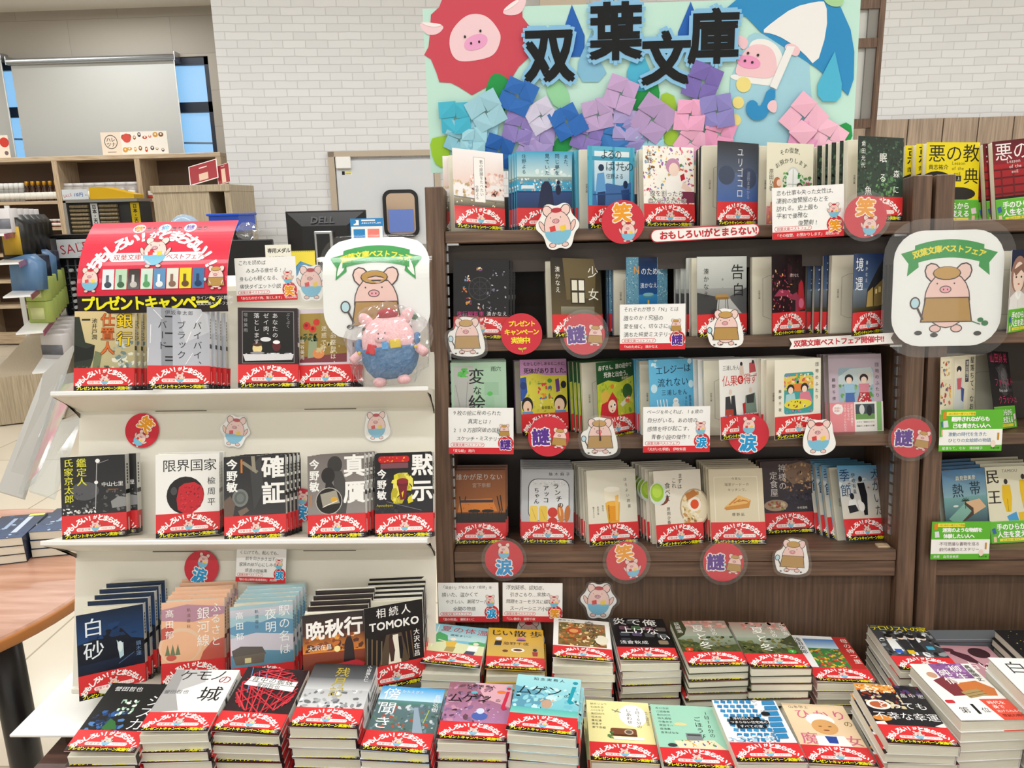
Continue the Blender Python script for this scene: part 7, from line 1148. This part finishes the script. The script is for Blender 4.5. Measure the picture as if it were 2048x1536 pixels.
MB().box(.02, ww_-.02, .02, .05, -(zb_-cz) if False else -.3, .02).build('stand_back', M_WHITE, rr)
def f2(a, h): a.T('専用メダル', 8, 22, 19, '26262a', .03, sp=.95); a.T('この販売機は', 12, 48, 12, '3a3a3c')
flat_card('medal_note', 527, 490, 585, 562, 3.7, 'eceadc', 'cream handwritten note behind the message card', 'note', f2)
def f3(a, h): a.poly([0, h*.7, 40, h*.35, 100, h*.55, 100, h, 0, h], '3f86b8'); a.rect(0, 0, 100, 6, 'd8c83c'); [a.ell(8+i*9, 3, 1.4, 1.4, '6a6a60') for i in range(10)]
flat_card('yellow_calendar', 578, 502, 632, 560, 3.8, 'e8d44c', 'yellow desk calendar with a blue wave behind the die-cut pig', 'calendar', f3)
A, B = at_y(632, 516, 3.85), at_y(652, 560, 3.85); cm = empty('card_reader', (A.x, 3.85, B.z), 'small white card reader beside the yellow calendar', 'card reader'); MB().box(0, .06, 0, .08, 0, A.z-B.z, .006).build('reader_body', M_WHITE, cm); MB().box(.008, .052, -.002, .001, .03, A.z-B.z-.02).build('reader_screen', M_BLACK, cm)
# front counter carrying the small stands
fc_ = empty('front_counter', (0, 3.55, 0), 'white front counter hidden behind the cardboard display', 'counter'); zc = Z_(600, 560, 3.8)
MB().lathe([(.05, zc-c_.z+.05), (.05, zc-c_.z+.06), (.012, zc-c_.z+.07), (.012, -.01)], n=16).build('dome_stand', M_WHITE, dm)
MB().box(X_(300, 560, 3.55), X_(880, 560, 3.55), 0, .6, zc-.04, zc).build('counter_top', M_WHITECARD, fc_); MB().box(X_(310, 560, 3.55), X_(870, 560, 3.55), .03, .58, 0, zc-.04).build('counter_body', M_WHITECARD, fc_)
# price-rail rack on the far left
pA, pB = at_y(3, 455, 6.2), at_y(46, 457, 7.35); dv = Vector((pB.x-pA.x, pB.y-pA.y, 0)); Lr = dv.length; ang = math.atan2(dv.y, dv.x)
rk = empty('snack_rack', (pB.x, pB.y, 0), 'white tiered snack rack with magenta price rails at the far left', 'rack', rot=(0, 0, ang))
tz = [Z_(x, y, 7.35) for x, y in ((38, 458), (59, 500), (66, 549), (73, 604), (82, 664))]
M_RAIL = mat('magenta_rail', '9c4464', .3)
for z, d in zip(tz, (.14, .2, .24, .28, .34)):
    MB().box(-Lr-1, 0, -d, -d+.17, z-.012, z).build('shelf', M_WHITE, rk); MB().box(-Lr-1, 0, -d-.006, -d, z-.035, z+.004).build('price_rail', M_RAIL, rk)
    for k in range(5): MB().box(-.12-k*.26, -.05-k*.26, -d-.008, -d-.006, z-.03, z-.002).build('price_tag', M_LABEL, rk)
MB().box(-.03, .01, .08, .12, 0, tz[0]+.22).build('rack_post', M_WHITE, rk); MB().tube([(0, -.36, .03), (0, -.12, tz[0]+.1)], .012, 8).build('rack_side_tube', M_WHITE, rk)
MB().box(-Lr-1, -.05, -.33, .1, .01, tz[4]-.012).build('base_cabinet', M_OAKG, rk)
Mr = Matrix.Translation(rk.location) @ Matrix.Rotation(ang, 4, 'Z')
def on_rack(kind, u, d, z, label, group, sc=1): v = Mr @ Vector((u, -d+.05, z)); good(kind, v.x, v.y, v.z, label, group, -8, sc)
def tier(kind, u0, st, n, d, z, label, group, sc, k0=0):
    for i in range(n): on_rack(kind, u0-i*st, d, z, f'{label}, {NTH[i]} from the far end', group, sc)
tier('coffee', -.16, .40, 5, .2, tz[1], 'black and yellow coffee bag on the second snack rack tier', 'coffee bags on the snack rack', 1.75)
tier('whitebox', -.34, .36, 5, .14, tz[0], 'pale packet on the top snack rack tier', 'pale packets on the snack rack', 1.5)
tier('blue', -.15, .84, 3, .24, tz[2], 'pale blue bag on the middle snack rack tier', 'blue bags on the snack rack', 1.6)
tier('darkbag', -.57, .84, 2, .24, tz[2], 'navy bag on the middle snack rack tier', 'navy bags on the snack rack', 1.6)
for rw in range(2): tier('green', -.12, .27, 7, .28, tz[3]+rw*.172, ('lower', 'upper')[rw]+' green packet on the fourth snack rack tier', ('lower', 'upper')[rw]+' green packets on the snack rack', 2.0)
on_rack('red', -.16, .34, tz[4], 'dark red gift box on the lowest tier of the snack rack', None, 1.7)
tier('whitebox', -.50, .30, 5, .34, tz[4], 'white gift box on the lowest snack rack tier', 'white gift boxes on the snack rack', 1.6)
# name-seal racks
Y2 = 7.1
A = at_y(86, 471, Y2); bx1 = X_(330, 471, Y2)
nr = empty('seal_rack', (A.x, Y2, 0), 'black framed name-seal rack with a SALE 550 header', 'rack'); Wn = bx1-A.x
MB().box(0, .05, 0, .3, 0, A.z).build('frame_side', M_BLACK, nr); MB().box(.05, .11, .0, .02, .0, A.z-.02).build('silver_edge', M_METAL, nr); MB().box(0, Wn, 0, .3, A.z-.03, A.z).build('frame_top', M_BLACK, nr); MB().box(.05, Wn, .08, .3, .0, A.z-.03).build('rack_body', mat('rack_black_grid', '26282c', .4), nr)
a = Art(.01, 0, 0, 0); hz = .17; a = Art(.001, 0, hz, 0); a.slab([(0, 0), (0, 170), (900, 170), (900, 0)], .006, 'dfe3e6'); a.rect(0, 0, 900, 170, 'dfe4e8'); a.T('SALE', 24, 90, 120, 'c03048', .0, slope=-.14, rot=-8); a.T('スリーサイドネーム', 190, 34, 26, '3a3a3c'); a.T('550円', 230, 105, 92, '3f6ab0', .03); a.rect(190, 158, 420, 162, '3a3a3c'); o = a.build('sale_header', M_PRINT, nr); o.location = (.12, -.008, A.z-.21)
gm = MB()
for k in range(9): x = .15+k*.075; gm.box(x, x+.004, .055, .08, .03, A.z-.23)
for k in range(18): z = .04+k*.058; gm.box(.13, Wn, .055, .08, z, z+.004)
gm.build('rack_grid', M_GREY, nr)
cap = MB(); t_ = [(.017*math.cos(i*.628), .017*math.sin(i*.628)) for i in range(10)]; cap.prism(t_, 0, .03, 'y'); cap.prism([(x*.5, z*.5) for x, z in t_], -.0006, 0, 'y'); co = cap.build('seal_cap', mat('seal_white', 'd9dde0', .35)); cd = co.data; bpy.data.objects.remove(co)
rn = random.Random(4); 
for r_ in range(15):
    for c_ in range(6 if r_ < 4 else 3):
        if rn.random() < (.25 if r_ < 5 else .45): continue
        o = link(bpy.data.objects.new('name_seal', cd)); o.location = (A.x+.19+c_*.075, Y2+.028, A.z-.27-r_*.058); tag(o, f'round white name seal in the black rack, {NTH[r_]} row, {NTH[c_]} slot', 'seal', 'white name seals in the black rack')
Y1 = 7.95
A = at_y(127, 402, Y1); B = at_y(272, 402, Y1); W_ = B.x-A.x
n1 = empty('seal_rack', (A.x, Y1, 0), 'grey name-seal rack with yellow tray top behind the red header poster', 'rack')
MB().box(0, W_, .06, .3, 0, A.z).build('rack_body', mat('rack_dark', '3a3a38', .5), n1); MB().box(-.01, W_+.01, 0, .32, A.z-.02, A.z+.01).build('rack_top', M_METAL, n1); MB().box(-.01, .02, 0, .1, 0, A.z).build('rack_edge', M_METAL, n1)
a = Art(.001, 0, .1, 0); a.slab([(0, 0), (0, 100), (270, 100), (270, 0)], .004, 'dfe3e6'); a.rect(0, 0, 270, 100, 'dfe4e8'); a.T('SALE', 8, 66, 40, 'c03048', 0, slope=-.22, rot=-12); a.T('110円', 118, 52, 44, '3f6ab0', .03); a.T('税込', 236, 58, 15, '3a3a3c'); o = a.build('sale_header', M_PRINT, n1); o.location = (.0, -.006, A.z+.012)
m = MB().prism([(0, 0), (.46, 0), (.46, .04), (.14, .12), (.0, .12)], 0, .2, 'y'); o = m.build('yellow_tray', mat('tray_yellow', 'e0b01c', .3), n1); o.location = (.27, .02, A.z+.012)
for (x0, x1, c_, ) in ((.245, .32, 'e9eaea'), (W_-.09, W_, 'dfc01c')):
    a = Art(.001, 0, .9, 0); w_ = (x1-x0)*1000; a.slab([(0, 0), (0, 900), (w_, 900), (w_, 0)], .004, c_); a.rect(0, 0, w_, 900, c_); a.V('日本・天然', w_/2, 14, 46, '1c1c1c', .04, sp=.98); a.V('繁盛', w_/2, 250, 68, '1c1c1c', .06); o = a.build('name_strip', M_PRINT, n1); o.location = (x0, -.004+.05, A.z-.93)
tm = MB().tube([(0, 0, 0), (.19, 0, 0)], .017, 8); to = tm.build('seal', noise_mix('seal_wood', '6f6048', '94825f', 60, (1, 1, 1), .5)); td = to.data; bpy.data.objects.remove(to)
for cx in (.035, .345):
    for k in range(16):
        o = link(bpy.data.objects.new('boxed_seal', td)); o.location = (A.x+cx, Y1+.036, A.z-.06-k*.041); tag(o, f'brown boxed seal, {NTH[k]} from the top, '+('left' if cx < .1 else 'right')+' column of the grey rack', 'seal', ('left' if cx < .1 else 'right')+' column of boxed seals')
# ---------------------------------------------------------------- round table, books and brochure holders at left
rt = empty('round_table', (-1.45, 1.52, 0), 'round orange-brown wooden table with a black leg at the left edge', 'table')
M_ROUND = noise_mix('cherry_wood', 'a87860', 'c09480', 6, (1, 7, 7), .28, 'b4866f')
MB().lathe([(.440, .672), (.452, .680), (.452, .697), (.444, .702), (.001, .702)], n=72).build('table_top', M_ROUND, rt, smooth=False)
MB().lathe([(.4524, .676), (.4538, .682), (.4538, .694), (.4524, .699)], n=72).build('table_edge', mat('cherry_edge', 'b8763c', .4), rt, smooth=True)
lp = at_z(45, 1536, .03); q_ = at_z(18, 1290, .66)
lq = at_y(30, 1400, 1.50); lx, ly = lq.x, 1.50
tleg = MB().lathe([(.034, 0), (.034, .672)], n=24).build('table_leg', M_BLACK, rt, smooth=True)
tleg.location = (lx+1.45, ly-1.52, 0)
MB().box(lx+1.45-.12, lx+1.45+.05, ly-1.52-.05, ly-1.52+.05, .660, .672).build('leg_plate', M_BLACK, rt)
for i, (px, py, n, rz) in enumerate(((12, 1068, 3, 14), (66, 1062, 2, 12), (118, 1052, 3, 10))):
    t = .02; p_ = at_z(px, py, .702+n*(t+.0016))
    for k in range(n):
        zz = .702+(n-k)*(t+.0016); M = Matrix.Translation(Vector((p_.x, p_.y-.03, zz))) @ Matrix.Rotation(R(rz+((k*37) % 5-2)), 4, 'Z') @ Matrix.Rotation(-R(90), 4, 'X')
        one_book('roundblue', t, M, 0, f'dark navy paperback on the round table, {("left", "middle", "right")[i]} stack, {("top copy", "copy under the top one", "bottom copy")[k] if n > 2 or k == 0 else "bottom copy"}', 'navy paperbacks on the round table')
def holder(name, Pq, Y, col, label, th=.012, ins=None):
    P = [at_y(px, py, yy) for (px, py), yy in zip(Pq, Y)]; r = empty(name, (0, 0, 0), label, 'brochure holder'); n = (P[1]-P[0]).cross(P[3]-P[0]).normalized()*th
    m = MB(); m.add([*P, *[p+n for p in P]], [(0, 1, 2, 3), (7, 6, 5, 4), (0, 4, 5, 1), (1, 5, 6, 2), (2, 6, 7, 3), (3, 7, 4, 0)]); m.build('holder_panel', col, r)
    if ins:
        c = sum(P, Vector())/4; Q = [c+(p-c)*.82-n*.06 for p in P]; Q2 = [c+(p-c)*.82-n*.01 for p in P]
        mm = MB().add([*Q, *Q2], [(0, 1, 2, 3), (7, 6, 5, 4), (0, 4, 5, 1), (1, 5, 6, 2), (2, 6, 7, 3), (3, 7, 4, 0)]); mm.build('brochure', ins, r)
    return r
holder('acrylic_brochure_holder', ((0, 985), (50, 1000), (150, 695), (90, 752)), (2.35, 2.30, 2.75, 2.8), mat('frosted_grey', 'b4b2ae', .3, alpha=.85), 'grey frosted brochure holder leaning outermost behind the round table')
holder('acrylic_brochure_holder', ((42, 990), (70, 965), (165, 745), (128, 752)), (2.2, 2.15, 2.6, 2.65), M_CLEAR, 'clear brochure holder with a pink and green leaflet, middle one behind the table', .01, noise_mix('leaflet_print', 'd88a94', '6f8a2c', 9, (1, 1, 1), .4, 'c8b49a'))
holder('acrylic_brochure_holder', ((60, 985), (110, 1000), (165, 835), (125, 845)), (2.0, 1.98, 2.2, 2.25), M_CLEAR, 'empty clear brochure holder nearest the cardboard display', .01)
